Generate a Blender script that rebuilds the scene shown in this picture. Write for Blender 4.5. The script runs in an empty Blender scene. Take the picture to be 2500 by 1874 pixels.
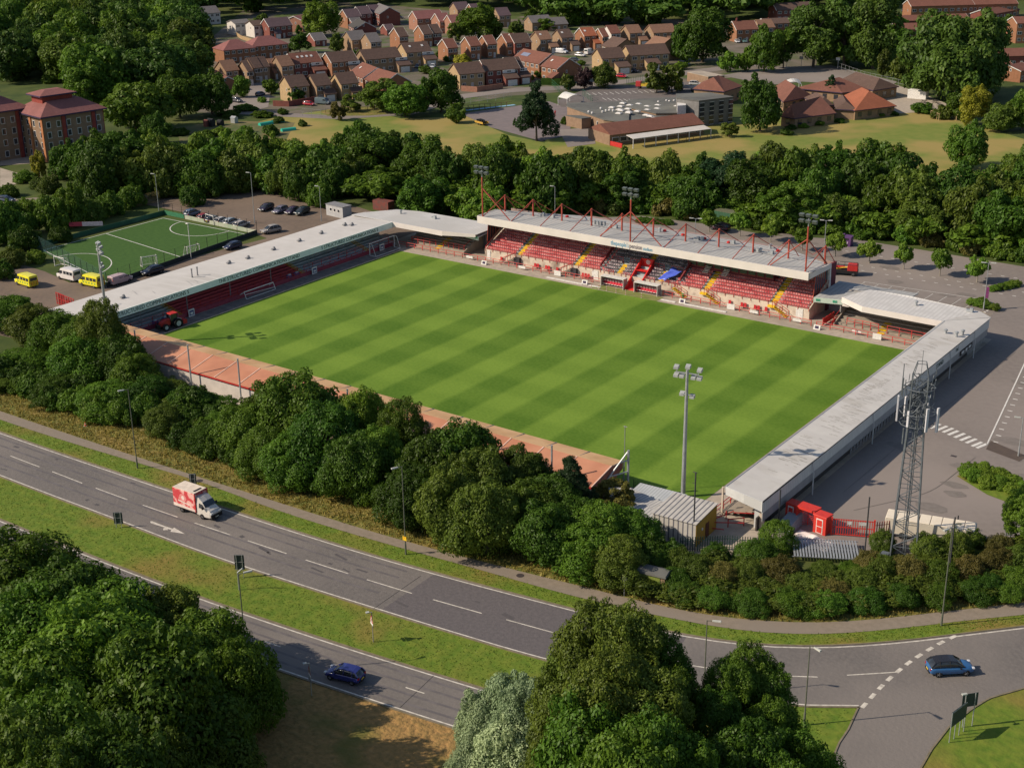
import bpy, math, random
import numpy as np
from mathutils import Vector, Matrix
S = bpy.context.scene
C = S.collection
R = math.radians
rnd = random.Random(7)
# ---------------------------------------------------------------- camera
CAM = np.array([126.984, -172.353, 77.0]); FPX = 3377.72; PX0, PY0 = 1250.0, 937.0
_y, _p, _r = -0.6337197, 0.37082234, -0.0144089
_f = np.array([math.sin(_y)*math.cos(_p), math.cos(_y)*math.cos(_p), -math.sin(_p)])
_a = np.cross(_f, [0, 0, 1]); _a /= np.linalg.norm(_a); _u = np.cross(_a, _f)
RM = np.array([math.cos(_r)*_a+math.sin(_r)*_u, -math.sin(_r)*_a+math.cos(_r)*_u, -_f])
cd = bpy.data.cameras.new('camera'); cam = bpy.data.objects.new('camera', cd); C.objects.link(cam)
m4 = Matrix([list(RM.T[i])+[CAM[i]] for i in range(3)]+[[0, 0, 0, 1]])
cam.matrix_world = m4
cd.sensor_width = 36; cd.lens = FPX/2500*36; cd.clip_start = 1; cd.clip_end = 3000
S.camera = cam
S.render.resolution_x = 1024; S.render.resolution_y = 767
# ---------------------------------------------------------------- light
SUN_EL = R(35); SH = np.array([0.71, 0.70]); SH = SH/np.linalg.norm(SH)   # direction shadows fall
w = bpy.data.worlds.new('World'); S.world = w; w.use_nodes = True
nt = w.node_tree; nt.nodes.clear()
o = nt.nodes.new('ShaderNodeOutputWorld'); bg = nt.nodes.new('ShaderNodeBackground'); sk = nt.nodes.new('ShaderNodeTexSky')
sk.sky_type = 'NISHITA'; sk.sun_disc = False; sk.sun_elevation = SUN_EL; sk.sun_rotation = math.atan2(-SH[0], -SH[1])
bg.inputs[1].default_value = 0.10
nt.links.new(sk.outputs[0], bg.inputs[0]); nt.links.new(bg.outputs[0], o.inputs[0])
sl = bpy.data.lights.new('sun', 'SUN'); so = bpy.data.objects.new('sun', sl); C.objects.link(so)
sl.energy = 5.0; sl.angle = R(0.5); sl.color = (1.0, 0.86, 0.68)
so.rotation_euler = Vector((SH[0]*math.cos(SUN_EL), SH[1]*math.cos(SUN_EL), -math.sin(SUN_EL))).to_track_quat('-Z', 'Y').to_euler()
S.view_settings.view_transform = 'Standard'; S.view_settings.look = 'None'
S.view_settings.exposure = 0.06; S.view_settings.gamma = 1.0
S.cycles.max_bounces = 5; S.cycles.diffuse_bounces = 3; S.cycles.transparent_max_bounces = 4

def G(px, py, z=0.0):
    """ground point seen at a place in the survey photograph -> real world x, y"""
    d = np.array([(px-PX0)/FPX, -(py-PY0)/FPX, -1.0]); v = RM.T@d; v = v[:2]/-v[2]*(CAM[2]-z)
    return float(v[0]+CAM[0]), float(v[1]+CAM[1])
OX = {0: (0, 0), 1: (625, 0), 2: (1250, 0), 3: (1875, 0), 4: (0, 470), 5: (625, 470), 6: (1250, 470), 7: (1875, 470),
      8: (0, 940), 9: (625, 940), 10: (1250, 940), 11: (1875, 940), 12: (0, 1404), 13: (625, 1404), 14: (1250, 1404), 15: (1875, 1404)}
def Q(t, x, y, z=0.0):
    return G(OX[t][0]+x/3.528, OX[t][1]+y/3.528, z)
# ---------------------------------------------------------------- materials
MATS = {}
def mat(name, col, col2=None, scale=2.0, rough=0.8, metal=0.0, bump=0.0, detail=4.0, stripes=None, fac=(0.35, 0.65), coords='Object', spec=0.3, big=None):
    """noise-varied surface; stripes=(axis, period, colour) adds ribs; big=(scale, colour, lo, hi) adds wide patches"""
    if name in MATS: return MATS[name]
    m = bpy.data.materials.new(name); m.use_nodes = True; n = m.node_tree.nodes; L = m.node_tree.links
    b = n['Principled BSDF']; b.inputs['Roughness'].default_value = rough; b.inputs['Metallic'].default_value = metal
    b.inputs['Specular IOR Level'].default_value = spec
    tc = n.new('ShaderNodeTexCoord')
    if coords == 'World':
        g = n.new('ShaderNodeNewGeometry'); src = g.outputs['Position']
    else: src = tc.outputs[coords]
    c2 = col2 or tuple(x*0.8 for x in col)
    no = n.new('ShaderNodeTexNoise'); no.inputs['Scale'].default_value = scale; no.inputs['Detail'].default_value = detail
    L.new(src, no.inputs['Vector'])
    mr = n.new('ShaderNodeMapRange'); mr.inputs[1].default_value = fac[0]; mr.inputs[2].default_value = fac[1]
    L.new(no.outputs[0], mr.inputs[0])
    mx = n.new('ShaderNodeMix'); mx.data_type = 'RGBA'; mx.inputs[6].default_value = (*col, 1); mx.inputs[7].default_value = (*c2, 1)
    L.new(mr.outputs[0], mx.inputs[0]); out = mx.outputs[2]
    if big:
        n2 = n.new('ShaderNodeTexNoise'); n2.inputs['Scale'].default_value = big[0]; n2.inputs['Detail'].default_value = 3
        L.new(src, n2.inputs['Vector'])
        r2 = n.new('ShaderNodeMapRange'); r2.inputs[1].default_value = big[2]; r2.inputs[2].default_value = big[3]; L.new(n2.outputs[0], r2.inputs[0])
        x2 = n.new('ShaderNodeMix'); x2.data_type = 'RGBA'; x2.inputs[7].default_value = (*big[1], 1)
        L.new(r2.outputs[0], x2.inputs[0]); L.new(out, x2.inputs[6]); out = x2.outputs[2]
    if stripes:
        ax, per, sc = stripes
        sx = n.new('ShaderNodeSeparateXYZ'); L.new(src, sx.inputs[0])
        mm = n.new('ShaderNodeMath'); mm.operation = 'DIVIDE'; mm.inputs[1].default_value = per; L.new(sx.outputs[ax], mm.inputs[0])
        fr = n.new('ShaderNodeMath'); fr.operation = 'FRACT'; L.new(mm.outputs[0], fr.inputs[0])
        gt = n.new('ShaderNodeMath'); gt.operation = 'GREATER_THAN'; gt.inputs[1].default_value = 0.72; L.new(fr.outputs[0], gt.inputs[0])
        x3 = n.new('ShaderNodeMix'); x3.data_type = 'RGBA'; x3.inputs[7].default_value = (*sc, 1)
        L.new(gt.outputs[0], x3.inputs[0]); L.new(out, x3.inputs[6]); out = x3.outputs[2]
    L.new(out, b.inputs['Base Color'])
    if bump:
        bp = n.new('ShaderNodeBump'); bp.inputs['Strength'].default_value = bump; bp.inputs['Distance'].default_value = 0.3
        L.new(no.outputs[0], bp.inputs['Height']); L.new(bp.outputs[0], b.inputs['Normal'])
    MATS[name] = m
    return m
def ramp_node(n, stops):
    r = n.new('ShaderNodeValToRGB'); e = r.color_ramp.elements
    e[0].position, e[0].color = stops[0][0], (*stops[0][1], 1); e[1].position, e[1].color = stops[-1][0], (*stops[-1][1], 1)
    for p, c in stops[1:-1]:
        q = e.new(p); q.color = (*c, 1)
    return r
# ---------------------------------------------------------------- mesh helpers
class MB:
    def __init__(s): s.v = []; s.f = []; s.m = []
    def add(s, vs, fs, m=0):
        k = len(s.v); s.v += [tuple(map(float, p)) for p in vs]; s.f += [tuple(i+k for i in f) for f in fs]; s.m += [m]*len(fs); return s
    def quad(s, a, b, c, d, m=0): return s.add([a, b, c, d], [(0, 1, 2, 3)], m)
    def poly(s, pts, m=0): return s.add(pts, [tuple(range(len(pts)))], m)
    def box(s, cx, cy, cz, sx, sy, sz, m=0, rot=0.0):
        """centre x, y and BOTTOM z"""
        c, n = math.cos(rot), math.sin(rot); v = []
        for z in (cz, cz+sz):
            for a, b in ((-1, -1), (1, -1), (1, 1), (-1, 1)):
                x, y = a*sx/2, b*sy/2; v.append((cx+x*c-y*n, cy+x*n+y*c, z))
        return s.add(v, [(3, 2, 1, 0), (4, 5, 6, 7), (0, 1, 5, 4), (1, 2, 6, 5), (2, 3, 7, 6), (3, 0, 4, 7)], m)
    def hull8(s, bot, top, m=0):
        n = len(bot)
        return s.add(list(bot)+list(top), [tuple(range(n-1, -1, -1)), tuple(range(n, 2*n))]+[(i, (i+1) % n, n+(i+1) % n, n+i) for i in range(n)], m)
    def prism(s, pts, z0, z1, m=0): return s.hull8([(x, y, z0) for x, y in pts], [(x, y, z1) for x, y in pts], m)
    def slab(s, pts, t, m=0):
        """thick sheet under the given 3D outline"""
        return s.hull8([(x, y, z-t) for x, y, z in pts], pts, m)
    def tube(s, p, q, r, n=6, m=0, r2=None):
        p = Vector(p); q = Vector(q); d = (q-p)
        if d.length < 1e-6: return s
        d.normalize(); a = d.orthogonal().normalized(); b = d.cross(a); v = []
        for c, rr in ((p, r), (q, r if r2 is None else r2)):
            for i in range(n):
                t = 2*math.pi*i/n; v.append(tuple(c+a*rr*math.cos(t)+b*rr*math.sin(t)))
        return s.add(v, [tuple(range(n-1, -1, -1)), tuple(range(n, 2*n))]+[(i, (i+1) % n, n+(i+1) % n, n+i) for i in range(n)], m)
    def lathe(s, prof, n=12, m=0, cx=0, cy=0):
        v = []; k = len(prof)
        for r, z in prof:
            for i in range(n):
                t = 2*math.pi*i/n; v.append((cx+r*math.cos(t), cy+r*math.sin(t), z))
        f = [(j*n+i, j*n+(i+1) % n, (j+1)*n+(i+1) % n, (j+1)*n+i) for j in range(k-1) for i in range(n)]
        f += [tuple(range(n-1, -1, -1)), tuple((k-1)*n+i for i in range(n))]
        return s.add(v, f, m)
    def build(s, name, mats, parent=None, smooth=False, loc=None, bevel=0):
        me = bpy.data.meshes.new(name); me.from_pydata(s.v, [], s.f)
        if not isinstance(mats, (list, tuple)): mats = [mats]
        for x in mats: me.materials.append(x)
        me.polygons.foreach_set('material_index', s.m)
        if smooth: me.polygons.foreach_set('use_smooth', [True]*len(s.f))
        me.update()
        ob = bpy.data.objects.new(name, me); C.objects.link(ob)
        if parent: ob.parent = parent
        if loc is not None: ob.location = loc
        if bevel:
            b = ob.modifiers.new('bevel', 'BEVEL'); b.width = bevel; b.segments = 2; b.limit_method = 'ANGLE'; b.angle_limit = R(40)
        return ob
def tag(ob, label=None, cat=None, group=None, kind=None):
    if label: ob['label'] = label
    if cat: ob['category'] = cat
    if group: ob['group'] = group
    if kind: ob['kind'] = kind
    return ob
def empty(name, loc, rz=0.0, label=None, cat=None, group=None):
    ob = bpy.data.objects.new(name, None); C.objects.link(ob); ob.location = (loc[0], loc[1], loc[2] if len(loc) > 2 else 0)
    ob.rotation_euler = (0, 0, rz); ob.empty_display_size = 0.5
    return tag(ob, label, cat, group)
def copy_tree(src, loc, rz=0.0, label=None, group=None, scale=None):
    r = src.copy(); C.objects.link(r); r.location = (loc[0], loc[1], loc[2] if len(loc) > 2 else 0); r.rotation_euler = (0, 0, rz)
    if label: r['label'] = label
    if group: r['group'] = group
    if scale: r.scale = scale if isinstance(scale, tuple) else (scale,)*3
    for ch in CH.get(src.name, []):
        c = ch.copy(); C.objects.link(c); c.parent = r
        for g in CH.get(ch.name, []):
            d = g.copy(); C.objects.link(d); d.parent = c
    return r
CH = {}
def note(root):
    """remember the parts of a thing so that copies need no search"""
    CH[root.name] = [o for o in C.objects if o.parent == root]
    for c in CH[root.name]:
        k = [o for o in C.objects if o.parent == c]
        if k: CH[c.name] = k
    return root
def text(name, s, size, mats, parent, M, ext=0.01, align='CENTER', shear=0, sx=1.0, fit=0):
    cu = bpy.data.curves.new(name, 'FONT'); cu.body = s; cu.size = size; cu.extrude = ext; cu.align_x = align; cu.shear = shear; cu.resolution_u = 2
    cu.offset = 0.0
    t = bpy.data.objects.new(name+'_c', cu); C.objects.link(t)
    dg = bpy.context.evaluated_depsgraph_get(); me = bpy.data.meshes.new_from_object(t.evaluated_get(dg))
    C.objects.unlink(t); bpy.data.objects.remove(t)
    me.materials.clear(); me.materials.append(mats)
    ob = bpy.data.objects.new(name, me); C.objects.link(ob); ob.parent = parent
    if fit: sx = fit/max(v.co.x for v in me.vertices)
    ob.matrix_local = M @ Matrix.Diagonal((sx, 1, 1, 1))
    return ob
def frame(o, xdir, ydir):
    """matrix whose x runs along xdir and y along ydir (letters read along x, stand up along y)"""
    x = Vector(xdir).normalized(); y = Vector(ydir); y = (y-x*y.dot(x)).normalized(); z = x.cross(y)
    return Matrix(((x.x, y.x, z.x, o[0]), (x.y, y.y, z.y, o[1]), (x.z, y.z, z.z, o[2]), (0, 0, 0, 1)))
# ================================================================ SETTING: ground
M_wood = mat('woodland_floor', (0.035, 0.06, 0.010), (0.07, 0.095, 0.018), 0.15, 0.95, big=(0.02, (0.09, 0.10, 0.025), 0.5, 0.7), coords='World')
M_grass = mat('verge_grass', (0.085, 0.15, 0.012), (0.15, 0.19, 0.022), 0.9, 0.95, bump=0.6, detail=8, fac=(0.3, 0.7), big=(0.09, (0.20, 0.155, 0.035), 0.48, 0.66), coords='World')
M_rough = mat('rough_dry_grass', (0.19, 0.155, 0.04), (0.11, 0.13, 0.025), 1.1, 0.95, bump=0.8, detail=8, big=(0.2, (0.27, 0.19, 0.06), 0.5, 0.7), coords='World')
M_dry = mat('dry_leaf_bank', (0.36, 0.21, 0.075), (0.22, 0.145, 0.05), 1.6, 0.95, bump=1.0, detail=8, big=(0.12, (0.14, 0.13, 0.03), 0.5, 0.65), coords='World')
M_field = mat('field_grass', (0.135, 0.18, 0.03), (0.18, 0.20, 0.04), 0.35, 0.95, detail=6, big=(0.04, (0.29, 0.225, 0.07), 0.42, 0.58), coords='World')
M_road = mat('road_asphalt', (0.158, 0.143, 0.134), (0.130, 0.118, 0.112), 2.2, 0.85, bump=0.15, detail=8, big=(0.06, (0.185, 0.165, 0.152), 0.42, 0.62), coords='World')
M_path = mat('footpath_asphalt', (0.25, 0.205, 0.16), (0.205, 0.17, 0.13), 1.5, 0.9, detail=8, big=(0.12, (0.22, 0.185, 0.15), 0.4, 0.65), coords='World')
M_lot = mat('car_park_asphalt', (0.215, 0.187, 0.170), (0.185, 0.160, 0.147), 1.2, 0.9, detail=8, big=(0.04, (0.25, 0.215, 0.195), 0.4, 0.65), coords='World')
M_lotd = mat('worn_brown_asphalt', (0.17, 0.125, 0.095), (0.13, 0.10, 0.078), 1.2, 0.9, detail=8, big=(0.06, (0.20, 0.15, 0.115), 0.4, 0.65), coords='World')
M_conc = mat('pale_concrete', (0.42, 0.36, 0.29), (0.34, 0.29, 0.24), 1.1, 0.9, detail=8, big=(0.15, (0.30, 0.26, 0.21), 0.5, 0.68), coords='World')
M_white = mat('white_paint', (0.72, 0.70, 0.66), (0.55, 0.53, 0.50), 3, 0.6)
M_yellow = mat('yellow_paint', (0.85, 0.55, 0.02), (0.62, 0.38, 0.02), 4, 0.6)
M_kerb = mat('kerb_stone', (0.22, 0.18, 0.13), (0.15, 0.13, 0.08), 1.5, 0.9, coords='World')

NS = [0]
def sheet(name, pts, z, m, kind='structure', label=None, grid=0):
    NS[0] += 1; z += .0005*NS[0] if z > 0 else 0
    b = MB(); b.poly([(x, y, z) for x, y in pts]); ob = b.build(name, m); ob['kind'] = kind
    if label: ob['label'] = label
    return ob
def strip(mb, a, b, z, m=0):
    """ribbon between two polylines of equal length"""
    for i in range(len(a)-1): mb.quad((*a[i], z), (*b[i], z), (*b[i+1], z), (*a[i+1], z), m)
def resample(pl, n):
    p = np.array(pl, float); d = np.r_[0, np.cumsum(np.hypot(*np.diff(p, axis=0).T))]; t = np.linspace(0, d[-1], n)
    return [(float(np.interp(v, d, p[:, 0])), float(np.interp(v, d, p[:, 1]))) for v in t]
def smooth(pl, n=60, k=5):
    q = np.array(resample(pl, n)); r = q.copy()
    for i in range(k, n-k): r[i] = q[i-k:i+k+1].mean(0)
    return [tuple(x) for x in r]
def offset(pl, d):
    p = np.array(pl); t = np.gradient(p, axis=0); t /= np.hypot(*t.T)[:, None]
    return [tuple(x) for x in p+np.c_[-t[:, 1], t[:, 0]]*d]
GP = lambda pts, z=0: [G(x, y, z) for x, y in pts]
QP = lambda t, pts, z=0: [Q(t, x, y, z) for x, y in pts]

sheet('ground', [(-1600, -900), (1200, -900), (1200, 2200), (-1600, 2200)], 0.0, M_wood)
# upper carriageway (towards the ground), lower carriageway, junction
c1f = [(-130, -69.4), (-90, -69.3)]+GP([(0, 1055), (156, 1110), (411, 1195), (625, 1266), (818, 1328), (974, 1375), (1250, 1449), (1431, 1495), (1616, 1543), (1737, 1567), (1875, 1584), (2045, 1584), (2190, 1566), (2345, 1550), (2500, 1529)])+[(107, -27), (120, -12)]
c1n = [(-130, -78.4), (-90, -78.3)]+GP([(0, 1163), (65, 1189), (334, 1289), (482, 1348), (625, 1396), (908, 1486), (1250, 1590), (1355, 1621), (1715, 1702), (1917, 1724), (2098, 1726)])
c2f = [(-130, -86.6), (-90, -86.4)]+GP([(0, 1270), (139, 1323), (312, 1393), (516, 1471), (753, 1549), (908, 1597), (1059, 1649), (1172, 1680)])+[(66, -79.7), (80, -77.5), (88, -76)]
c2n = offset(smooth(c2f, 80), -6.9)
c1f = smooth(c1f, 90, 3); c1n = smooth(c1n, 90, 3); c2f = smooth(c2f, 80)
jr = GP([(2500, 1679), (2413, 1704), (2371, 1730), (2314, 1775), (2272, 1829), (2246, 1874)])
jl = GP([(2098, 1726), (2073, 1781), (2050, 1815), (2036, 1850)])
A = resample(c1f, 90); B = c1n
mb = MB(); i0 = max(i for i in range(90) if c1f[i][0] < 87.6); strip(mb, resample(c1f[:i0+1], 70), resample(c1n, 70), 0.03)
jct = [c1f[i] for i in range(i0, 90)]+[(132, -22), (112, -40)]+jr+[(96, -90), (100, -130), (86, -130), (88, -90)]+jl[::-1]
mb.poly([(x, y, 0.03) for x, y in jct]); road = mb.build('road', M_road); road['kind'] = 'structure'
mb = MB(); strip(mb, c2f, c2n, 0.03); mb.build('lower_road', M_road)['kind'] = 'structure'
# verges
strips = MB(); vg = offset(c1f, 3.6)
pathL = [(-130, -65.9), (-90, -65.8)]+GP([(0, 1025), (156, 1076), (326, 1127), (510, 1181), (625, 1229), (801, 1286), (965, 1334), (1250, 1412), (1335, 1439), (1448, 1469), (1618, 1503), (1732, 1532), (1875, 1549), (2017, 1551), (2130, 1543), (2300, 1520), (2500, 1500)])+[(104, -28), (118, -12)]
pathU = [(-130, -64.1), (-90, -64)]+GP([(0, 1004), (397, 1136), (625, 1209), (829, 1274), (993, 1323), (1250, 1390), (1482, 1446), (1675, 1497), (1875, 1520), (2045, 1523), (2158, 1511), (2300, 1492), (2500, 1473)])+[(102, -25), (116, -9)]
pathL = smooth(pathL, 90, 2); pathU = smooth(pathU, 90, 2)
wv = offset(pathU, 7.5)
mb = MB(); strip(mb, offset(c1f, 0.12), pathL, 0.02); mb.build('roadside_verge', M_grass)['kind'] = 'structure'
mb = MB(); strip(mb, pathL, pathU, 0.045); mb.build('footpath', M_path)['kind'] = 'structure'
mb = MB(); strip(mb, pathU, wv, 0.02); mb.build('rough_verge', M_rough)['kind'] = 'structure'
mm_ = [p for p in c2f if p[0] < 84]+[(87, -75)]+jl[::-1]
med = [p for p in c1n][::-1]+[p for p in c2f if p[0] < 84]+[(87.5, -76.5)]+jl[::-1][:-1]
sheet('median_grass', med, 0.02, M_grass)
sheet('dry_bank', [c2n[i] for i in range(80)]+[(96, -92), (100, -150), (-130, -150)], 0.02, M_dry)
sheet('roundabout_verge', jr+[(96, -90), (100, -140), (170, -140), (150, -20), (132, -22), (112, -40)], 0.02, M_grass)
# kerbs and road markings
mb = MB()
def kerb(pl, w, h=0.11):
    a = pl; b_ = offset(pl, w)
    for i in range(len(a)-1):
        mb.hull8([(*a[i], 0), (*b_[i], 0), (*b_[i+1], 0), (*a[i+1], 0)], [(*a[i], h), (*b_[i], h), (*b_[i+1], h), (*a[i+1], h)])
kerb(c1f, .16); kerb(c1n, -.16); kerb(c2f, .16); kerb(c2n, -.16); kerb(resample(jr, 24), .16); kerb(resample(jl, 12), -.16)
mb.build('road_kerb', M_kerb)['kind'] = 'structure'
mb = MB()
def line(pl, w, z=0.036, m=0):
    a = offset(pl, w/2); b_ = offset(pl, -w/2); strip(mb, a, b_, z, m)
line(offset(c1f, -0.28), .17); line(offset(c1n, 0.28), .17); line(offset(c2f, -0.28), .17); line(offset(c2n, .28), .17)
def dash(t, x1, y1, x2, y2, w=.15, z=0.038):
    a = Q(t, x1, y1); b_ = Q(t, x2, y2); line([a, b_], w, z)
for t, L_ in ((8, [(90, 610, 340, 705), (450, 745, 708, 845), (825, 887, 1097, 987), (1230, 1033, 1530, 1137), (1677, 1187, 1985, 1290), (305, 1467, 408, 1507), (748, 1645, 855, 1690), (0, 590, -20, 582)]),
              (9, [(-70, 1340, 262, 1450), (427, 1505, 795, 1623)]),
              (13, [(955, 38, 1343, 156), (1527, 210, 1945, 328), (78, 570, 210, 615), (662, 765, 720, 783), (1290, 965, 1450, 1017)]),
              (14, [(-50, 382, 390, 503), (1555, 778, 1700, 800), (820, 610, 1240, 716)]), (12, [(1740, 380, 1850, 415)]),
              (15, [(-60, 860, 427, 876), (680, 860, 1110, 834)])):
    for q in L_: dash(t, *q)
gw = QP(15, [(828, 1120), (900, 1040), (972, 962), (1047, 890), (1128, 820), (1210, 755), (1299, 694), (1393, 636), (1489, 582), (1592, 532)])
for i, p in enumerate(gw):
    q = gw[min(i+1, 9)]; p0 = gw[max(i-1, 0)]; d = np.array(q)-np.array(p0); d /= np.hypot(*d)
    line([tuple(np.array(p)-d*.5), tuple(np.array(p)+d*.5)], .42, 0.042)
ar = QP(8, [(1293, 1175), (1310, 1172), (1420, 1215), (1490, 1236), (1500, 1228), (1592, 1281), (1468, 1262), (1478, 1248), (1440, 1235), (1450, 1248), (1405, 1250), (1410, 1230), (1425, 1228), (1300, 1190)])
mb.poly([(x, y, 0.04) for x, y in ar])
for a in ((1262, 1443), ):  pass
mb.build('road_markings', mat('worn_road_paint', (.62, .58, .51), (.36, .33, .29), 1.8, .7, detail=8, fac=(.4, .72), coords='World'))['kind'] = 'structure'
mb = MB()
for t, q in ((13, (1240, 1140, 1530, 865)), (13, (1010, 290, 1420, 5))):
    line([Q(t, q[0], q[1]), Q(t, q[2], q[3])], .06, 0.037)
mb.build('asphalt_joint', mat('tar', (0.03, 0.028, 0.03), rough=.6))['kind'] = 'structure'

# newer, darker surfacing beyond the joint, and polished wheel tracks
M_new = mat('newer_asphalt', (0.125, 0.112, 0.115), (0.105, 0.095, 0.098), 2.2, 0.85, bump=0.15, detail=8, coords='World')
j0 = Q(13, 1215, 148); ia = min(range(90), key=lambda i: math.dist(c1f[i], Q(13, 1420, 5))); ib = min(range(90), key=lambda i: math.dist(c1n[i], Q(13, 1010, 290)))
mb = MB(); iz = min(range(90), key=lambda i: math.dist(c1f[i], G(1740, 1568))); iy = min(range(90), key=lambda i: math.dist(c1n[i], G(1640, 1690)))
strip(mb, resample(offset(c1f, -.1)[ia:iz], 30), resample(offset(c1n, .1)[ib:iy], 30), .033); mb.build('road_patch', M_new)['kind'] = 'structure'
M_trk = mat('wheel_track', (0.118, 0.107, 0.109), (0.15, 0.135, 0.135), .5, .7, detail=3, fac=(.45, .6), coords='World')
mb = MB()
for d_ in (-1.3, -2.9, -5.2, -6.8): line(offset(c1f, d_)[6:int(ia)], .35, .0335)
for d_ in (-1.2, -2.6, -4.2, -5.6): line(offset(c2f, d_)[6:78], .32, .0335)
mb.build('wheel_tracks', M_trk)['kind'] = 'structure'
mb = MB(); rq = random.Random(8)
for k in range(26): x_ = rq.uniform(-35, 70); y_ = np.interp(x_, [p[0] for p in c1f], [p[1] for p in c1f])-rq.uniform(1, 8); mb.box(x_, float(y_), .031, rq.uniform(.3, 2.2), rq.uniform(.15, .6), .004, rot=rq.uniform(-.2, .2))
mb.build('tar_patches', mat('tar_patch', (.095, .085, .088), (.08, .075, .078), 3))['kind'] = 'structure'
# car park asphalt round the ground
lot = [(61, -46), (66, -40), (89.5, -24.5), (140, -24), (140, 110), (75, 110), (62, 92.6), (55, 93), (33.8, 93.7), (20.9, 93.8), (3.8, 87), (-12, 88), (-27, 86.5), (-34, 80), (-34, 52), (-40, 44), (60, 44), (60, -36)]
sheet('car_park', lot, 0.02, M_lot)
sheet('west_car_park', GP([(0, 652), (60, 648), (110, 663), (170, 690)])+[(-88.5, -14), (-83.5, 27), (-102, 32), (-135, 33)]+[(-138, 54), (-112, 60), (-85, 58), (-62, 52), (-57, 46), (-57, -40), (-80, -44), (-100, -36)], 0.02, M_lotd)
sheet('stadium_apron', [(-57.5, -47), (63.5, -47), (63.5, 48), (-60, 48)], 0.035, M_conc)
mb = MB(); rq = random.Random(12)
for k in range(46):
    x_, y_ = rq.uniform(67, 100), rq.uniform(-20, 60)
    if k > 26: x_, y_ = rq.uniform(-5, 55), rq.uniform(67, 90)
    n_ = 9; r0 = rq.uniform(.3, 1.6); mb.poly([(x_+r0*rq.uniform(.6, 1.2)*math.cos(t*6.283/n_)*1.6, y_+r0*rq.uniform(.6, 1.2)*math.sin(t*6.283/n_), .034+k*.0004) for t in range(n_)])
for pl in ([(66.9, -20), (67.4, 10), (68.6, 44)], [(70, -24), (76, -14), (77, 0)], [(69, 46), (90, 40)], [(30, 60), (56, 62)]): line(smooth(pl, 20, 2), .09, .056)
mb.build('asphalt_stains', mat('stained_asphalt', (.165, .145, .13), (.20, .175, .16), 1.5, .85, detail=6, coords='World'))['kind'] = 'structure'
# perimeter dark strip along the west end
sheet('west_track', [(-56.8, -36), (-53.45, -36), (-53.45, 35.1), (-56.8, 38)], 0.05, mat('dark_track', (0.12, 0.105, 0.10), (0.20, 0.17, 0.15), 0.8, .9, detail=8, coords='World'))
# the pitch
def pitch_mat(name, c_l, c_d, nx, ny, x0, per, y0, pery):
    m = bpy.data.materials.new(name); m.use_nodes = True; n = m.node_tree.nodes; L = m.node_tree.links; b = n['Principled BSDF']
    b.inputs['Roughness'].default_value = .85; b.inputs['Specular IOR Level'].default_value = .15
    g = n.new('ShaderNodeNewGeometry'); s = n.new('ShaderNodeSeparateXYZ'); L.new(g.outputs['Position'], s.inputs[0])
    def wave(axis, off, p, soft):
        a = n.new('ShaderNodeMath'); a.operation = 'SUBTRACT'; a.inputs[1].default_value = off; L.new(s.outputs[axis], a.inputs[0])
        d = n.new('ShaderNodeMath'); d.operation = 'MULTIPLY'; d.inputs[1].default_value = math.pi/p; L.new(a.outputs[0], d.inputs[0])
        e = n.new('ShaderNodeMath'); e.operation = 'SINE'; L.new(d.outputs[0], e.inputs[0])
        r = n.new('ShaderNodeMapRange'); r.inputs[1].default_value = -soft; r.inputs[2].default_value = soft; r.inputs[3].default_value = 0; r.inputs[4].default_value = 1
        L.new(e.outputs[0], r.inputs[0]); return r.outputs[0]
    a = wave(0, x0, per, .28); c = wave(1, y0, pery, .5)
    mu = n.new('ShaderNodeMath'); mu.operation = 'MULTIPLY_ADD'; mu.inputs[1].default_value = ny; L.new(c, mu.inputs[0])
    m2 = n.new('ShaderNodeMath'); m2.operation = 'MULTIPLY'; m2.inputs[1].default_value = nx; L.new(a, m2.inputs[0]); L.new(m2.outputs[0], mu.inputs[2])
    no = n.new('ShaderNodeTexNoise'); no.inputs['Scale'].default_value = 2.2; no.inputs['Detail'].default_value = 8; L.new(g.outputs['Position'], no.inputs['Vector'])
    n2 = n.new('ShaderNodeTexNoise'); n2.inputs['Scale'].default_value = 0.07; n2.inputs['Detail'].default_value = 3; L.new(g.outputs['Position'], n2.inputs['Vector'])
    ad = n.new('ShaderNodeMath'); ad.operation = 'MULTIPLY_ADD'; ad.inputs[1].default_value = 1.1; L.new(no.outputs[0], ad.inputs[0]); L.new(mu.outputs[0], ad.inputs[2])
    a3 = n.new('ShaderNodeMath'); a3.operation = 'MULTIPLY_ADD'; a3.inputs[1].default_value = 0.9; L.new(n2.outputs[0], a3.inputs[0]); L.new(ad.outputs[0], a3.inputs[2])
    r = n.new('ShaderNodeMapRange'); r.inputs[1].default_value = .72; r.inputs[2].default_value = 2.25; L.new(a3.outputs[0], r.inputs[0])
    mx = n.new('ShaderNodeMix'); mx.data_type = 'RGBA'; mx.inputs[6].default_value = (*c_d, 1); mx.inputs[7].default_value = (*c_l, 1)
    L.new(r.outputs[0], mx.inputs[0]); L.new(mx.outputs[2], b.inputs['Base Color']); return m
M_pitch = pitch_mat('mown_pitch_grass', (0.165, 0.262, 0.034), (0.060, 0.130, 0.010), .74, .29, -53.4+0.0, 5.35, -33.6, 5.6)
sheet('pitch', [(-53.4, -33.8), (53.6, -33.8), (53.6, 35), (-53.4, 35)], 0.06, M_pitch)
mb = MB(); mb.box(-53.42, .6, 0, .22, 69, .14); mb.build('pitch_edging', mat('edging', (.55, .42, .30), coords='World'))['kind'] = 'structure'
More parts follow.
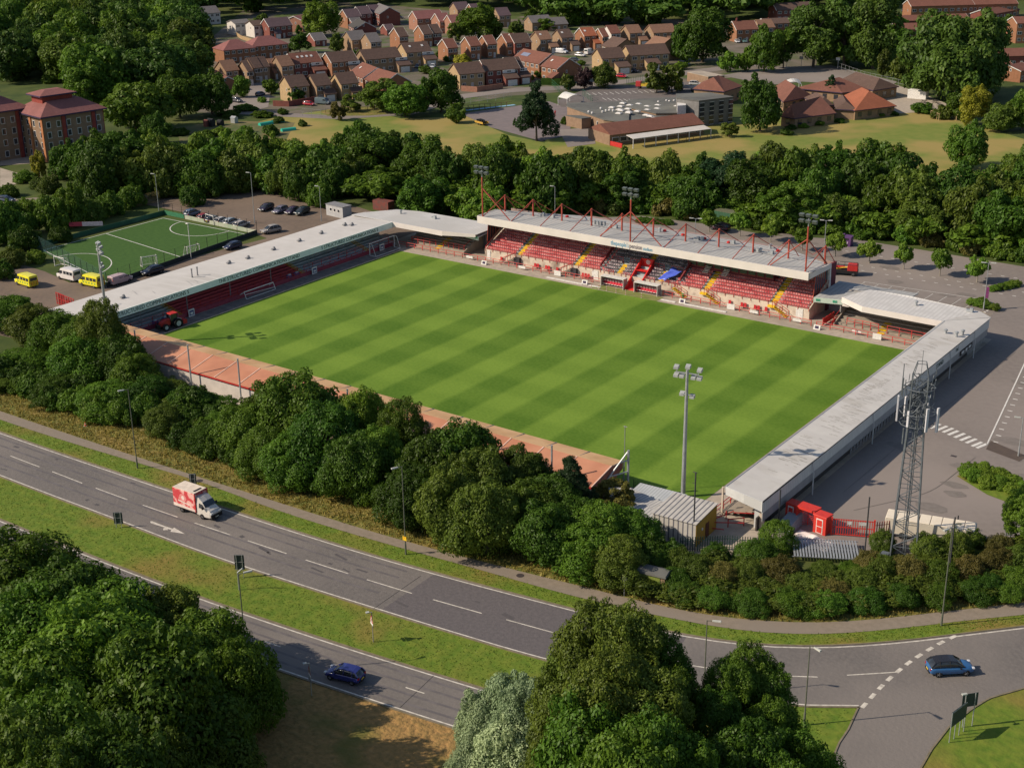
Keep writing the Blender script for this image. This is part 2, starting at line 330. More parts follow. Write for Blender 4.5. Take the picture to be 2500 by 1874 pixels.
# five a side pitch
M_astro = mat('artificial_grass', (0.036, 0.09, 0.014), (0.048, 0.11, 0.018), 1.2, .9, detail=6, coords='World')
fa = [(-120.5, -10), (-84.4, -15.2), (-82.2, 28.5), (-120, 30)]
fa = GP([(62, 618), (248, 697), (250, 697)])[:2]+[G(612, 571), G(400, 533)]
FS = [(-122.0, -10.5), (-84.0, -14.6), (-82.6, 27.6), (-118.5, 29.2)]
FS = [G(97, 612), G(262, 697), G(618, 573), G(400, 531)]
sheet('small_sided_pitch', FS, 0.07, M_astro)
mb = MB()
def bil(u, v):
    a, b_, c, d = map(np.array, FS); return tuple((1-u)*(1-v)*a+u*(1-v)*b_+u*v*c+(1-u)*v*d)
def fl(u0, v0, u1, v1): line([bil(u0, v0), bil(u1, v1)], .2, .1)
fl(.02, .02, .02, .98); fl(.98, .02, .98, .98); fl(.02, .02, .98, .02); fl(.02, .98, .98, .98); fl(.02, .5, .98, .5)
for vc, s_ in ((.02, 1), (.98, -1)):
    pts = [bil(.5+.27*math.cos(t), vc+s_*.21*math.sin(t)) for t in np.linspace(0.02, math.pi-.02, 24)]
    line(pts, .2, .1)
mb.build('small_pitch_lines', M_white)['kind'] = 'structure'
# fields, school grounds and streets behind the wood
sheet('school_field', GP([(1750, 290), (1990, 285), (2240, 270), (2400, 310), (2500, 340), (2500, 500), (2200, 500), (1900, 470), (1650, 470), (1500, 460), (1330, 420), (1330, 340), (1500, 330)]), .03, M_field)
sheet('park_grass', GP([(690, 283), (860, 262), (980, 290), (1140, 285), (1240, 330), (1380, 360), (1330, 420), (600, 420), (620, 300)]), .03, M_field)
sheet('dry_green', GP([(780, 272), (830, 262), (1030, 258), (1030, 272), (900, 283), (800, 284)]), .06, M_rough)
sheet('housing_estate_ground', GP([(480, 275), (700, 285), (1000, 275), (1240, 235), (1700, 200), (1990, 165), (2010, 110), (1900, 60), (1500, 40), (1240, 40), (860, 5), (600, 20), (520, 90), (500, 200)]), .015, mat('estate_paving', (0.17, 0.14, 0.115), (0.10, 0.095, 0.06), .12, .9, big=(.07, (.07, .10, .025), .52, .6), coords='World'))
sheet('school_playground', GP([(1125, 278), (1240, 262), (1340, 248), (1400, 268), (1390, 330), (1320, 345), (1200, 312)]), .05, mat('playground', (.20, .165, .165), (.17, .145, .145), .5, .9, coords='World'))
sheet('school_car_park', GP([(1360, 245), (1420, 222), (1560, 208), (1680, 200), (1700, 260), (1600, 262), (1480, 270), (1370, 262)]), .05, mat('school_asphalt', (.16, .14, .135), (.13, .115, .11), .5, .9, coords='World'))
sheet('nursery_yard', QP(2, [(400, 1120), (690, 1100), (720, 1240), (480, 1270)]), .06, M_lot)
sheet('multi_court', GP([(1760, 185), (1875, 165), (2030, 160), (2190, 200), (2170, 215), (1960, 200), (1880, 208)]), .05, M_lot)
sheet('east_playground', GP([(2180, 205), (2260, 232), (2330, 262), (2240, 275), (2130, 282), (2100, 250)]), .05, M_conc)
sheet('estate_street', GP([(560, 268), (690, 276), (830, 283), (1000, 272), (1130, 230), (1260, 215), (1420, 208), (1560, 190), (1680, 172), (1875, 150), (1875, 158), (1690, 182), (1560, 200), (1430, 217), (1260, 225), (1140, 240), (1010, 280), (830, 292), (680, 285), (555, 277)]), .05, M_lot)
sheet('estate_close', GP([(560, 268), (600, 275), (655, 262), (660, 225), (640, 200), (612, 205), (605, 235), (545, 250)]), .045, M_lot)
sheet('office_forecourt', GP([(0, 375), (95, 372), (110, 390), (70, 400), (0, 405)]), .03, M_conc)
sheet('office_drive', GP([(0, 410), (50, 425), (62, 445), (30, 452), (0, 470)]), .03, M_conc)
sheet('lane', GP([(0, 490), (120, 480), (118, 492), (0, 505)]), .03, M_path)
sheet('allotment', GP([(430, 310), (560, 295), (720, 300), (700, 340), (560, 360), (440, 350)]), .03, mat('allotment_soil', (.13, .11, .05), (.06, .10, .025), .4, .9, big=(.1, (.17, .14, .06), .5, .6), coords='World'))
# grass island beds in the car park
for nm, pts in (('island_bed', [(77, -7.2), (78.5, -3.2), (82, -3.2), (88, -6), (88, -12), (82, -10.4)]),):
    sheet(nm, pts, .05, M_grass)
mb = MB()
def wl(x1, y1, x2, y2, w=.12, z=.05): line([(x1, y1), (x2, y2)], w, z)
zb = QP(11, [(1440, 355), (1500, 372), (1550, 390), (1595, 412), (1650, 435), (1700, 460), (1750, 482), (1800, 510), (1840, 525)])
for i, p in enumerate(zb):
    x_, y_ = ((1440, 355), (1500, 372), (1550, 390), (1595, 412), (1650, 435), (1700, 460), (1750, 482), (1800, 510), (1840, 525))[i]; line([Q(11, x_-44, y_+18), Q(11, x_+44, y_-18)], .5, .05)
for i in range(26):
    y = 6.5+i*2.45; x0 = 76.9-(y-5.3)*.157; mb.box(x0+.9, y, .046, .7, .22, .006); mb.box(x0+5.8, y, .046, .5, .12, .006)
wl(76.9, 5.0, 66.9, 68, .2)
# bays behind the stand
wl(33.3, 66.75, 56, 68.4, .14)
for i in range(9): wl(33.5+i*2.6, 61.5, 33.5+i*2.6+.2, 66.6, .1)
for i in range(22): mb.box(12+i*2.4, 76.5, .046, .7, .18, .006); mb.box(16+i*2.4, 73.4, .046, .7, .18, .006); mb.box(8+i*2.4, 84.5, .046, .7, .18, .006)
for i in range(7): mb.box(59.8, 46.5+i*1.2, .046, .35, .6, .006); mb.box(60.6, 46.7+i*1.2, .046, .35, .6, .006)
for i in range(6): mb.box(57.6+i*.1, 58+i*1.1, .046, .35, .6, .006)
for i in range(14): a = G(1432+i*14, 228-i*.6); line([a, (a[0]+3.6, a[1]-3)], .22, .1)
for i in range(10): a = G(1470+i*13, 240+i*.6); line([a, (a[0]+3.6, a[1]-3)], .22, .1)
mb.build('car_park_markings', M_white)['kind'] = 'structure'
mb = MB()
for i in range(24): mb.box(56.2+(i % 4)*.9, 55+(i//4)*1.2, .05, 1.1, .1, .005, rot=R(40 if i % 2 else -40))
for k in range(7):
    for d in (-1, 1): mb.box(36+k*2.6, 60.2, .05, 2.2, .09, .005, rot=R(42*d))
mb.build('hatched_markings', mat('cream_line', (.62, .52, .33)))['kind'] = 'structure'
sheet('bay_patch', [(77.3, 3.4), (82.2, 1.9), (82.6, 4.2), (76.9, 6.6)], .04, mat('dark_patch', (.10, .075, .06), (.085, .065, .055), 1))
mb = MB()
for x, y in ((74.5, -1.2), (57, 50.6), (83, 20)): mb.box(x, y, .02, .8, .5, .012)
mb.build('drain_covers', mat('iron', (.06, .05, .05), rough=.6))['kind'] = 'structure'
# ================================================================ STADIUM
M_red = mat('red_paint', (0.52, 0.035, 0.03), (0.40, 0.03, 0.03), 2, .5)
M_rust = mat('rust_red_steel', (0.42, 0.075, 0.045), (0.30, 0.06, 0.045), 1.5, .55)
M_seat = mat('red_seat_plastic', (0.42, 0.02, 0.028), (0.50, 0.035, 0.04), .6, .38, coords='World', spec=.5)
M_seat_glint = mat('glint_faded_seat_shell', (0.66, 0.26, 0.25), (0.42, 0.06, 0.07), .9, .35, coords='World', spec=.5, fac=(.42, .68))  # paler pink paints in sun glint on the folded seats, over faded plastic
M_bseat = mat('black_seat_plastic', (0.03, 0.016, 0.03), (0.05, 0.03, 0.045), 1, .35, spec=.5)
M_bseat_glint = mat('grey_glint_faded_shell', (0.40, 0.33, 0.34), (0.10, 0.07, 0.09), .9, .35, coords='World', spec=.5, fac=(.42, .62))  # grey paints the same sun glint onto the black seats
M_wallc = mat('stained_concrete', (0.62, 0.52, 0.42), (0.50, 0.42, 0.34), .9, .9, detail=8, big=(.35, (.26, .20, .16), .56, .7), coords='World')
M_dark = mat('dark_shade_grey', (0.05, 0.045, 0.05), (0.035, 0.03, 0.035), 1, .8)
M_terr = mat('terrace_concrete', (0.33, 0.28, 0.225), (0.26, 0.22, 0.18), 1.0, .9, detail=8, coords='World')
M_terr2 = mat('grey_terrace', (0.46, 0.50, 0.50), (0.34, 0.38, 0.38), 1.0, .9, detail=8, coords='World')
M_rterr = mat('red_terrace', (0.52, 0.085, 0.10), (0.42, 0.07, 0.08), 1.0, .85, coords='World')
M_roof = mat('grey_sheet_roof', (0.38, 0.38, 0.375), (0.32, 0.32, 0.315), .5, .7, coords='World', stripes=(0, .9, (.31, .31, .305)), big=(.06, (.42, .415, .40), .45, .62))
M_roofc = mat('pale_sheet_roof', (0.55, 0.53, 0.51), (0.50, 0.48, 0.46), .35, .75, coords='World', big=(.08, (.45, .43, .405), .5, .7), stripes=(1, 2.4, (.52, .50, .48)))
M_rooft = mat('streaked_tin_roof', (0.56, 0.55, 0.54), (0.49, 0.48, 0.47), .6, .65, coords='World', stripes=(0, .7, (.45, .44, .43)), big=(.09, (.44, .43, .41), .45, .65))
M_fascia = mat('pale_fascia', (0.66, 0.60, 0.57), (0.60, 0.55, 0.52), .4, .6, coords='World')
M_gfascia = mat('grey_green_fascia', (0.82, 0.88, 0.82), (0.74, 0.80, 0.75), .7, .7, coords='World')
M_clad = mat('white_cladding', (0.62, 0.62, 0.60), (0.55, 0.55, 0.54), 1, .6, coords='World', stripes=(1, .5, (.50, .50, .49)))
M_clad2 = mat('grey_ribbed_cladding', (0.34, 0.335, 0.34), (0.28, 0.28, 0.285), 1, .6, coords='World', stripes=(1, .35, (.25, .25, .26)))
M_glass = mat('dark_glass', (0.03, 0.035, 0.045), (0.05, 0.05, 0.06), .5, .08, spec=.7)
M_steel = mat('galvanised_steel', (0.42, 0.44, 0.45), (0.34, 0.36, 0.37), 2, .45, metal=.4)
M_gr = mat('grey_metal', (0.25, 0.25, 0.26), (0.2, 0.2, 0.21), 2, .5)
M_stripe_blk = mat('black_paint', (0.02, 0.02, 0.02), rough=.5)
M_blue = mat('blue_tarpaulin', (0.06, 0.10, 0.55), (0.10, 0.16, 0.65), 1.2, .4, spec=.5)
M_lamp = mat('lamp_glass', (0.36, 0.38, 0.37), (0.3, 0.31, 0.31), 2, .3, spec=.5)

def wb(mb, name, mats, parent, **k):
    """part given in place coordinates under an unrotated root"""
    l = parent.location; p = parent.parent
    while p is not None: l = l+p.location; p = p.parent
    mb.v = [(x-l.x, y-l.y, z-l.z) for x, y, z in mb.v]; return mb.build(name, mats, parent, **k)
def wtext(name, s, size, m, parent, o, xd, yd, **k):
    l = parent.location; return text(name, s, size, m, parent, frame((o[0]-l.x, o[1]-l.y, o[2]-l.z), xd, yd), **k)

# ---- main stand
ms = empty('main_stand', (-1, 40, 0), label='large red-seated main stand under a grey roof with red pylons, beyond the pitch', cat='stand')
RY0, RDY, RZ0, RDZ, NR = 40.55, .78, 1.65, .37, 11
b = MB(); aX = [-27.4, -14, -4.4, 4.4, 14, 27.4]
b.prism([(-35.6, 40.4), (34.4, 40.4), (34.4, 40.6), (-35.6, 40.6)], 0, 1.95)
for x in (-35.5, 34.3): b.add([(x-.1, 40.6, 0), (x-.1, 50, 0), (x-.1, 50, 6.2), (x-.1, 40.6, 2.1), (x+.1, 40.6, 0), (x+.1, 50, 0), (x+.1, 50, 6.2), (x+.1, 40.6, 2.1)], [(0, 3, 2, 1), (4, 5, 6, 7), (0, 1, 5, 4), (1, 2, 6, 5), (2, 3, 7, 6), (3, 0, 4, 7)])
wb(b, 'front_wall', M_wallc, ms)
b = MB()
for r in range(NR): b.box(-.6, RY0+RDY*(r+.5)+.05, 0 if r == 0 else RZ0+RDZ*(r-1.2), 69.6, RDY, RZ0+RDZ*r if r == 0 else RDZ*1.2)
wb(b, 'seating_deck', M_terr2, ms)
b = MB(); b.prism([(-35.5, 49.3), (34.4, 49.3), (34.4, 49.5), (-35.5, 49.5)], 0, 8.4)
b.prism([(-27, 49.5), (27, 49.5), (22, 54), (-18.5, 54)], 0, 8.1); wb(b, 'rear_building', mat('pinkish_block_wall', (.34, .24, .21), (.28, .2, .18), 1), ms)
# hospitality boxes above the east seats
b = MB(); b.box(16.6, 46.9, 4.3, 17.4, 4.0, 4.0, 0)
wb(b, 'hospitality_box', mat('maroon_wall', (.16, .03, .045), (.13, .03, .04), 1), ms)
for i in range(10):
    b = MB(); x = 9+i*1.72; b.box(x, 44.86, 4.75, 1.35, .06, 1.9, 0); b.box(x, 44.8, 4.7, 1.5, .05, .1, 1); b.box(x, 44.8, 6.6, 1.5, .05, .1, 1); wb(b, 'box_window', [M_glass, M_rust], ms)
b = MB()
for i in range(5):
    pass
for x in (12.4, 16.2):
    b = MB()
    for i in range(5): b.box(x, 43.4+i*.3, 4.2+i*.2, 1.1, .25, .08)
    wb(b, 'box_steps', M_white, ms)
# seats
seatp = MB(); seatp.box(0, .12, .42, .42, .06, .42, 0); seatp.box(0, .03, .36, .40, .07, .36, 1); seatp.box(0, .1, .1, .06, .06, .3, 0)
def black_zone(x, r): return (-7.6 < x < 7.8)
pos = {'r': [], 'b': []}
for r in range(NR):
    x = -35.0
    while x < 34.0:
        ok = all(abs(x-a) > .85 for a in ([-27.4, -14, 14, 27.4] if not -9 < x < 9 else ([-4.4, 4.4] if r < 4 else [0])))
        if ok and not (abs(x) < 1.9 and r < 5) and not (8 < x < 25.7 and r > 6) and not (-8 < x < 8 and r == 4) and not (-8 < x < 8 and r > 8):
            if not (8.2 < x < 9 or -9 < x < -8.2):
                pos['b' if black_zone(x, r) else 'r'].append((x, RY0+RDY*r+.45, RZ0+RDZ*r+.02))
        x += .5
for key, nm, mm, st in (('r', 'red_seat', [M_seat, M_seat_glint], 'red_seating'), ('b', 'black_seat', [M_bseat, M_bseat_glint], 'black_seating')):
    P_ = sorted(pos[key], key=lambda p: (p[0]-CAM[0])**2+(p[1]-CAM[1])**2+(p[2]-CAM[2])**2)
    near, far = P_[:100], P_[100:]
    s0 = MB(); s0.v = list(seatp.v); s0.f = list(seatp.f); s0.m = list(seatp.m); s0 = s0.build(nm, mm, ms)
    for i, p in enumerate(near):
        q = s0 if i == 0 else s0.copy()
        if i: C.objects.link(q); q.parent = ms
        q.location = (p[0]+1, p[1]-40, p[2])
    b = MB()
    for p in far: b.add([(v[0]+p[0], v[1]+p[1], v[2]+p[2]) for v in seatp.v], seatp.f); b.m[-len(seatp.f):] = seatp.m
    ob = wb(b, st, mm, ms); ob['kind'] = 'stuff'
for i, a in enumerate([-27.4, -14, -4.4, 4.4, 14, 27.4, 0]):
    b = MB(); r0, r1 = (0, 11 if i in (0, 1, 5) else (7 if i == 4 else 4)) if i < 6 else (5, 9)
    for r in range(r0, r1):
        for k in range(2):
            b.box(a, RY0+RDY*(r+.25+k*.5)-.03, RZ0+RDZ*r-.1, 1.15, .36, .14+k*.16, 0); b.box(a, RY0+RDY*(r+.25+k*.5)-.2, RZ0+RDZ*r+k*.16+.03, 1.17, .05, .015, 1)
    if i in (0, 1, 4, 5):
        b.box(a, 40.2, 0 if i < 2 else 1.2, 1.3, .8, 1.5 if i < 2 else .35, 2 if i < 2 else 0)
    wb(b, 'aisle', [M_yellow, mat('worn_yellow', (.35, .22, .02)), M_dark], ms)
# stairs down to the track
for a, d in ((-28.1, -1), (-14.7, -1), (14.7, 1), (28.1, 1), (8.0, 1)):
    b = MB()
    for k in range(8):
        x = a+d*.33*k; b.box(x, 39.85, 1.35-k*.18, .34, .9, .07, 0 if d > 0 else 3)
        if d > 0: b.box(x, 39.85, 1.2-k*.18, .1, .9, .12, 1)
    for y in (39.4, 40.3):
        b.tube((a-d*.2, y, 2.5), (a+d*2.5, y, 1.1), .045, 5, 2); b.tube((a-d*.2, y, 2.5), (a-d*.2, y, 1.4), .045, 5, 2); b.tube((a+d*2.5, y, 1.1), (a+d*2.5, y, 0), .045, 5, 2); b.tube((a+d*1.2, y, 1.75), (a+d*1.2, y, .7), .04, 5, 2)
    wb(b, 'access_stair', [M_yellow, M_stripe_blk, M_red, M_conc], ms)
b = MB()
for x0, x1 in ((-35.4, -28.2), (-26.6, -14.8), (-13.2, -8.2), (-7.4, -5.2), (-3.6, -1.6), (1.6, 3.6), (5.2, 8), (8.4, 13.2), (14.8, 26.6), (28.2, 34.3)):
    b = MB()
    for z in (2.15, 2.45): b.tube((x0, 40.35, z), (x1, 40.35, z), .045, 5)
    n_ = max(2, int((x1-x0)/1.6))
    for k in range(n_+1): x = x0+(x1-x0)*k/n_; b.tube((x, 40.3, 1.6), (x, 40.35, 2.45), .045, 5)
    wb(b, 'handrail', M_red, ms)
for x in (34.3, -35.4): b = MB(); b.tube((x, 40.4, 2.5), (x, 47, 5.6), .07, 5); wb(b, 'handrail', M_red, ms)
for x0, x1 in ((-7.6, -5.2), (-3.6, -1), (1.2, 3.7), (5.2, 7.8)):
    b = MB(); b.tube((x0, 43.7, 4.2), (x1, 43.7, 4.2), .05, 5); b.tube((x0, 43.7, 3.7), (x1, 43.7, 3.7), .04, 5)
    for k in range(3): x = x0+(x1-x0)*k/2; b.tube((x, 43.7, 3), (x, 43.7, 4.2), .045, 5)
    wb(b, 'handrail', M_red, ms)
for x in (-8.6, 8.6):
    b = MB(); b.add([(x-.12, 41, 2.6), (x-.12, 48, 6.3), (x-.12, 48, 7), (x-.12, 41, 3.1), (x+.12, 41, 2.6), (x+.12, 48, 6.3), (x+.12, 48, 7), (x+.12, 41, 3.1)], [(0, 3, 2, 1), (4, 5, 6, 7), (0, 1, 5, 4), (1, 2, 6, 5), (2, 3, 7, 6), (3, 0, 4, 7)]); wb(b, 'divider_wall', mat('brown_red', (.22, .035, .04)), ms)
# players' tunnel
b = MB()
for x in (-1.35, 1.25): b.add([(x-.1, 37.9, 0), (x-.1, 44, 2.4), (x-.1, 44, 4.6), (x-.1, 37.9, .35)]+[(x+.1, 37.9, 0), (x+.1, 44, 2.4), (x+.1, 44, 4.6), (x+.1, 37.9, .35)], [(0, 3, 2, 1), (4, 5, 6, 7), (0, 1, 5, 4), (1, 2, 6, 5), (2, 3, 7, 6), (3, 0, 4, 7)])
b.quad((-1.3, 38, .06), (1.2, 38, .06), (1.2, 44, 2.45), (-1.3, 44, 2.45)); b.box(-.05, 44, 2.4, 2.8, .14, 2.25)
b.add([(-1.3, 41.4, 2.9), (1.2, 41.4, 2.9), (1.2, 42.8, 2.9), (-1.3, 42.8, 2.9)], [(0, 1, 2, 3)])
wb(b, 'players_tunnel', mat('bright_red_panel', (.68, .03, .03), (.6, .03, .03), 1, .4), ms)
b = MB(); n_ = 20; b.add([(.1+.45*math.cos(t*2*math.pi/n_), 43.9, 4.05+.45*math.sin(t*2*math.pi/n_)) for t in range(n_)], [tuple(range(n_))]); b.add([(.1+.28*math.cos(t*2*math.pi/n_), 43.88, 4.05+.28*math.sin(t*2*math.pi/n_)) for t in range(n_)], [tuple(range(n_))], 1)
b.add([(.1+.2*math.cos(t*2*math.pi/n_), 43.86, 4.05+.2*math.sin(t*2*math.pi/n_)) for t in range(n_)], [tuple(range(n_))], 0)
wb(b, 'club_crest', [M_white, M_red], ms)
# roof
RO = [(-36.7, 39.75, 8.6), (34.1, 39.75, 8.6), (34.95, 46.6, 8.55), (28.6, 50.4, 8.3), (22, 54.4, 8.0), (-18.6, 54.2, 8.0), (-27, 50.1, 8.3), (-34.8, 46.3, 8.55), (-36.75, 46, 8.55)]
b = MB()
b.slab([RO[0], RO[1], (34.95, 46.1, 8.62), (-36.75, 46.1, 8.62)], .25); b.slab([(-36.75, 46.12, 8.62), (34.95, 46.12, 8.62)]+RO[2:7], .25)
b.box(-.9, 46.1, 8.6, 71.5, .22, .09, 1); b.box(34.3, 43.2, 8.6, .5, 6.4, .16, 1)
roof = wb(b, 'roof', [M_roof, M_gr], ms)
b = MB(); b.box(-1.3, 39.68, 7.3, 70.9, .2, 1.42, 0)
b.hull8([(34.12, 39.8, 7.5), (34.32, 39.8, 7.5), (35.15, 46.8, 7.9), (34.95, 46.8, 7.9)], [(34.12, 39.8, 8.75), (34.32, 39.8, 8.75), (35.15, 46.8, 8.75), (34.95, 46.8, 8.75)], 0)
b.hull8([(-36.9, 39.8, 7.5), (-36.7, 39.8, 7.5), (-36.7, 46, 7.9), (-36.9, 46, 7.9)], [(-36.9, 39.8, 8.7), (-36.7, 39.8, 8.7), (-36.7, 46, 8.7), (-36.9, 46, 8.7)], 0)
fas = wb(b, 'fascia', M_fascia, ms)
M_lb = mat('light_blue_letter', (.10, .35, .55)); M_db = mat('dark_letter', (.05, .035, .08)); 
l0 = Vector((0, 0, 0))
for s_, x, sz, mm in (('thepeople’s', -5.5, 1.25, M_lb), ('pension', -1.45, 1.25, M_db), ('stadium', 1.45, .95, M_lb)):
    sgn = text('lettering', s_.replace('’', "'"), sz, mm, ms, frame((x+1, -.45, 7.62), (1, 0, 0), (0, 0, 1)), align='LEFT', fit={'t': 3.9, 'p': 2.7, 's': 2.0}[s_[0]])
# pylons
PX_ = [-34.5+i*6.87 for i in range(11)]
for i, x in enumerate(PX_):
    fx = x-.95
    b = MB(); b.tube((x, 45.95, 8.5), (x, 45.95, 12.0), .17, 8); b.tube((x, 45.95, 11.9), (fx, 39.9, 8.75), .09, 6); b.tube((x, 45.95, 11.9), (x+.6, 52.5 if 1 < i < 9 else 49, 8.4), .07, 6)
    if i < 10: b.tube((x, 45.95, 11.9), (x+3.4, 48.6, 9.2), .045, 5); b.tube((x+6.87, 45.95, 11.9), (x+3.4, 48.6, 9.2), .045, 5)
    wb(b, 'roof_pylon', M_rust, ms)
for x, big in ((-35.6, 0), (-1.5, 1), (33.4, 2)):
    b = MB(); b.tube((x, 39.95, 8.5), (x, 39.95, 16.6), .15, 8, 0); b.tube((x, 39.95, 16.6), (x, 39.95, 18.0), .10, 8, 1)
    if big != 0: b.tube((x, 39.95, 14.4), (x-6.6, 40, 8.8), .1, 6, 0)
    b.tube((x, 39.95, 14.4), (x+(6.6 if big != 2 else 1), 40 if big != 2 else 46.4, 8.8), .1, 6, 0); b.tube((x, 39.95, 14.4), (x+1.1, 46, 8.8), .08, 6, 0)
    fm = wb(b, 'floodlight_mast', [M_rust, M_steel], ms)
    for k in range(6):
        lb = MB(); dx = (-1.2, 0, 1.2)[k % 3]; z = 18.2 if k < 3 else 17.2; lb.hull8([(x+dx-.4, 39.6, z), (x+dx+.4, 39.6, z), (x+dx+.4, 40.1, z+.1), (x+dx-.4, 40.1, z+.1)], [(x+dx-.42, 39.3, z+.5), (x+dx+.42, 39.3, z+.5), (x+dx+.42, 40.0, z+.6), (x+dx-.42, 40.0, z+.6)], 0)
        lb.box(x, 40, z+.1, 2.6, .08, .08, 1); wb(lb, 'floodlight', [mat('dim_lamp', (.12, .14, .13), rough=.4), M_gr], fm)
# side glazing
for x in (34.45, -35.75):
    b = MB(); b.poly([(x, 41.4, 2.9), (x, 47.2, 5.8), (x, 46.6, 8.4), (x, 42.0, 8.3)], 0)
    for k in range(7):
        t = k/6; b.tube((x, 41.4+5.8*t, 2.9+2.9*t), (x, 42+4.6*t, 8.35), .07, 5, 1)
    b.tube((x, 41.4, 2.9), (x, 47.2, 5.8), .09, 5, 1); wb(b, 'side_screen', [M_glass, M_rust], ms)
b = MB(); b.hull8([(34.4, 46.9, 0), (34.7, 46.9, 0), (34.7, 50, 0), (34.4, 50, 0)], [(34.4, 47.6, 8.4), (34.75, 46.9, 8.4), (34.75, 50, 8.3), (34.4, 50, 8.3)]); wb(b, 'east_end_wall', mat('maroon_wall', (.16, .03, .045)), ms); b = MB(); b.hull8([(34.5, 47, 4.2), (34.95, 47, 4.2), (34.95, 47.5, 4.2), (34.5, 47.5, 4.2)], [(34.5, 46.7, 8.4), (34.95, 46.7, 8.4), (34.95, 47.2, 8.4), (34.5, 47.2, 8.4)]); wb(b, 'corner_trim', M_white, ms)
for x, w_ in ((32.6, 1.3), (-34.6, .8), (-9.4, 1.4)): b = MB(); b.box(x, 40.36, 0, w_, .06, 1.8); wb(b, 'wall_door', M_white, ms)
rnd_ = random.Random(3)
def roof_vent(kind, x, y, z, parent):
    b = MB()
    if kind == 0: b.box(x, y, z, 1.1, .6, .35); b.box(x+.3, y, z+.35, .5, .5, .3)
    elif kind == 1: b.lathe([(.22, z), (.22, z+.5), (.34, z+.55), (.34, z+.72), (.05, z+.85)], 10, 0, x, y)
    elif kind == 2:
        for k in range(4): b.lathe([(.26, z), (.26, z+.7), (.3, z+.72), (.3, z+.8)], 10, 0, x+k*.75-1, y)
    else: b.lathe([(.35, z), (.35, z+.28), (.1, z+.4)], 12, 1, x, y)
    return wb(b, 'roof_vent', [M_steel, M_red], parent)
for k, x, y in ((2, -13.2, 47.6), (0, -9.4, 47.2), (0, -10.6, 46.9), (1, -1.2, 50.2), (3, -.6, 51), (3, 3.8, 50.2), (0, 7.6, 48.6), (0, 8.3, 48.9), (3, 8.4, 50.2), (3, 13.4, 50.2), (0, 19.5, 46.9), (0, 14, 50.4), (0, 20.4, 47.4), (1, 21.4, 47.1), (0, 23.3, 47.2), (3, 23.4, 50), (1, -16.4, 49.4), (3, -22, 49.6), (0, -26.5, 47.4), (0, -24, 47.2), (1, 21.2, 51.4)):
    roof_vent(k, x, y, 8.6-max(0, y-46)*.065, ms)
note(ms)
# blue sheet lying on the seats
b = MB(); n_ = 9; vs = []
for i in range(n_):
    for j in range(n_):
        u, v = i/(n_-1), j/(n_-1); x = (5.4+(2.6-1.1*v)*u)+.2*math.sin(5*v)-v*.8; y = 43.5-3.3*v-.4*u*(1-v); z = RZ0+RDZ*(y-RY0)/RDY+.95+.12*math.sin(7*u+3*v)+.08*math.cos(11*v+4*u)
        vs.append((x, y, z))
b.add(vs, [(i*n_+j, (i+1)*n_+j, (i+1)*n_+j+1, i*n_+j+1) for i in range(n_-1) for j in range(n_-1)])
ob = b.build('tarpaulin', M_blue, smooth=True); tag(ob, 'crumpled blue tarpaulin spread over black seats east of the players tunnel', 'tarpaulin')
s_ = ob.modifiers.new('t', 'SOLIDIFY'); s_.thickness = .02

# ---- dugouts
def dugout(x, label):
    r = empty('dugout', (x, 37.9, 0), 0, label, 'dugout', 'team dugouts beside the tunnel')
    b = MB(); b.box(0, .15, 1.98, 5.0, 1.5, .1); b.build('roof', M_white, r)
    b = MB(); b.box(0, .8, .1, 4.9, .05, 1.9); b.box(-2.43, .2, .1, .04, 1.2, 1.85); b.box(2.43, .2, .1, .04, 1.2, 1.85); b.build('rear_panel', mat('clouded_plastic', (.35, .30, .30), (.28, .24, .25), 1, .2), r)
    b = MB()
    for dx in (-2.45, 2.45):
        for dy in (-.55, .85): b.tube((dx, dy, 0), (dx, dy, 2), .06, 6)
    b.tube((0, -.5, 1.9), (0, .8, 1.9), .04, 5); b.build('frame', M_white, r)
    for k in range(8):
        b = MB(); b.box(-2.1+k*.6, .25, .45, .5, .5, .12, 0); b.box(-2.1+k*.6, .52, .5, .5, .12, .75, 0); b.box(-2.1+k*.6, -.01, .46, .44, .02, .1, 1); b.box(-2.1+k*.6, .44, .95, .4, .03, .25, 1); b.build('seat', [mat('crimson_seat', (.62, .06, .09), (.5, .05, .08), 2, .4), M_white], r)
    return note(r)
dugout(-3.75, 'white-roofed dugout with crimson seats, on the western side of the red tunnel')
dugout(3.5, 'white-roofed dugout with crimson seats, on the eastern side of the red tunnel')
sheet('dugout_turf', [(-7.6, 35.4), (7.2, 34.9), (7.2, 37.6), (-5.8, 38.0)], .05, mat('worn_turf', (.16, .19, .05), (.22, .22, .08), .8, .95, coords='World'))
for k, x in enumerate([-7.0, -5.3, -3.6, -1.5, .6, 4.0]):
    b = MB()
    for j in range(5): b.lathe([(.05, j*.2), (.05, j*.2+.2)], 8, j % 2)
    ob = b.build('marker_post', [M_white, M_red], loc=(x, 35.4-k*.06, .05)); tag(ob, 'short red and white banded post, %s from left before the dugouts' % ['first', 'second', 'third', 'fourth', 'fifth', 'last'][k], 'post', 'banded posts before the dugouts')
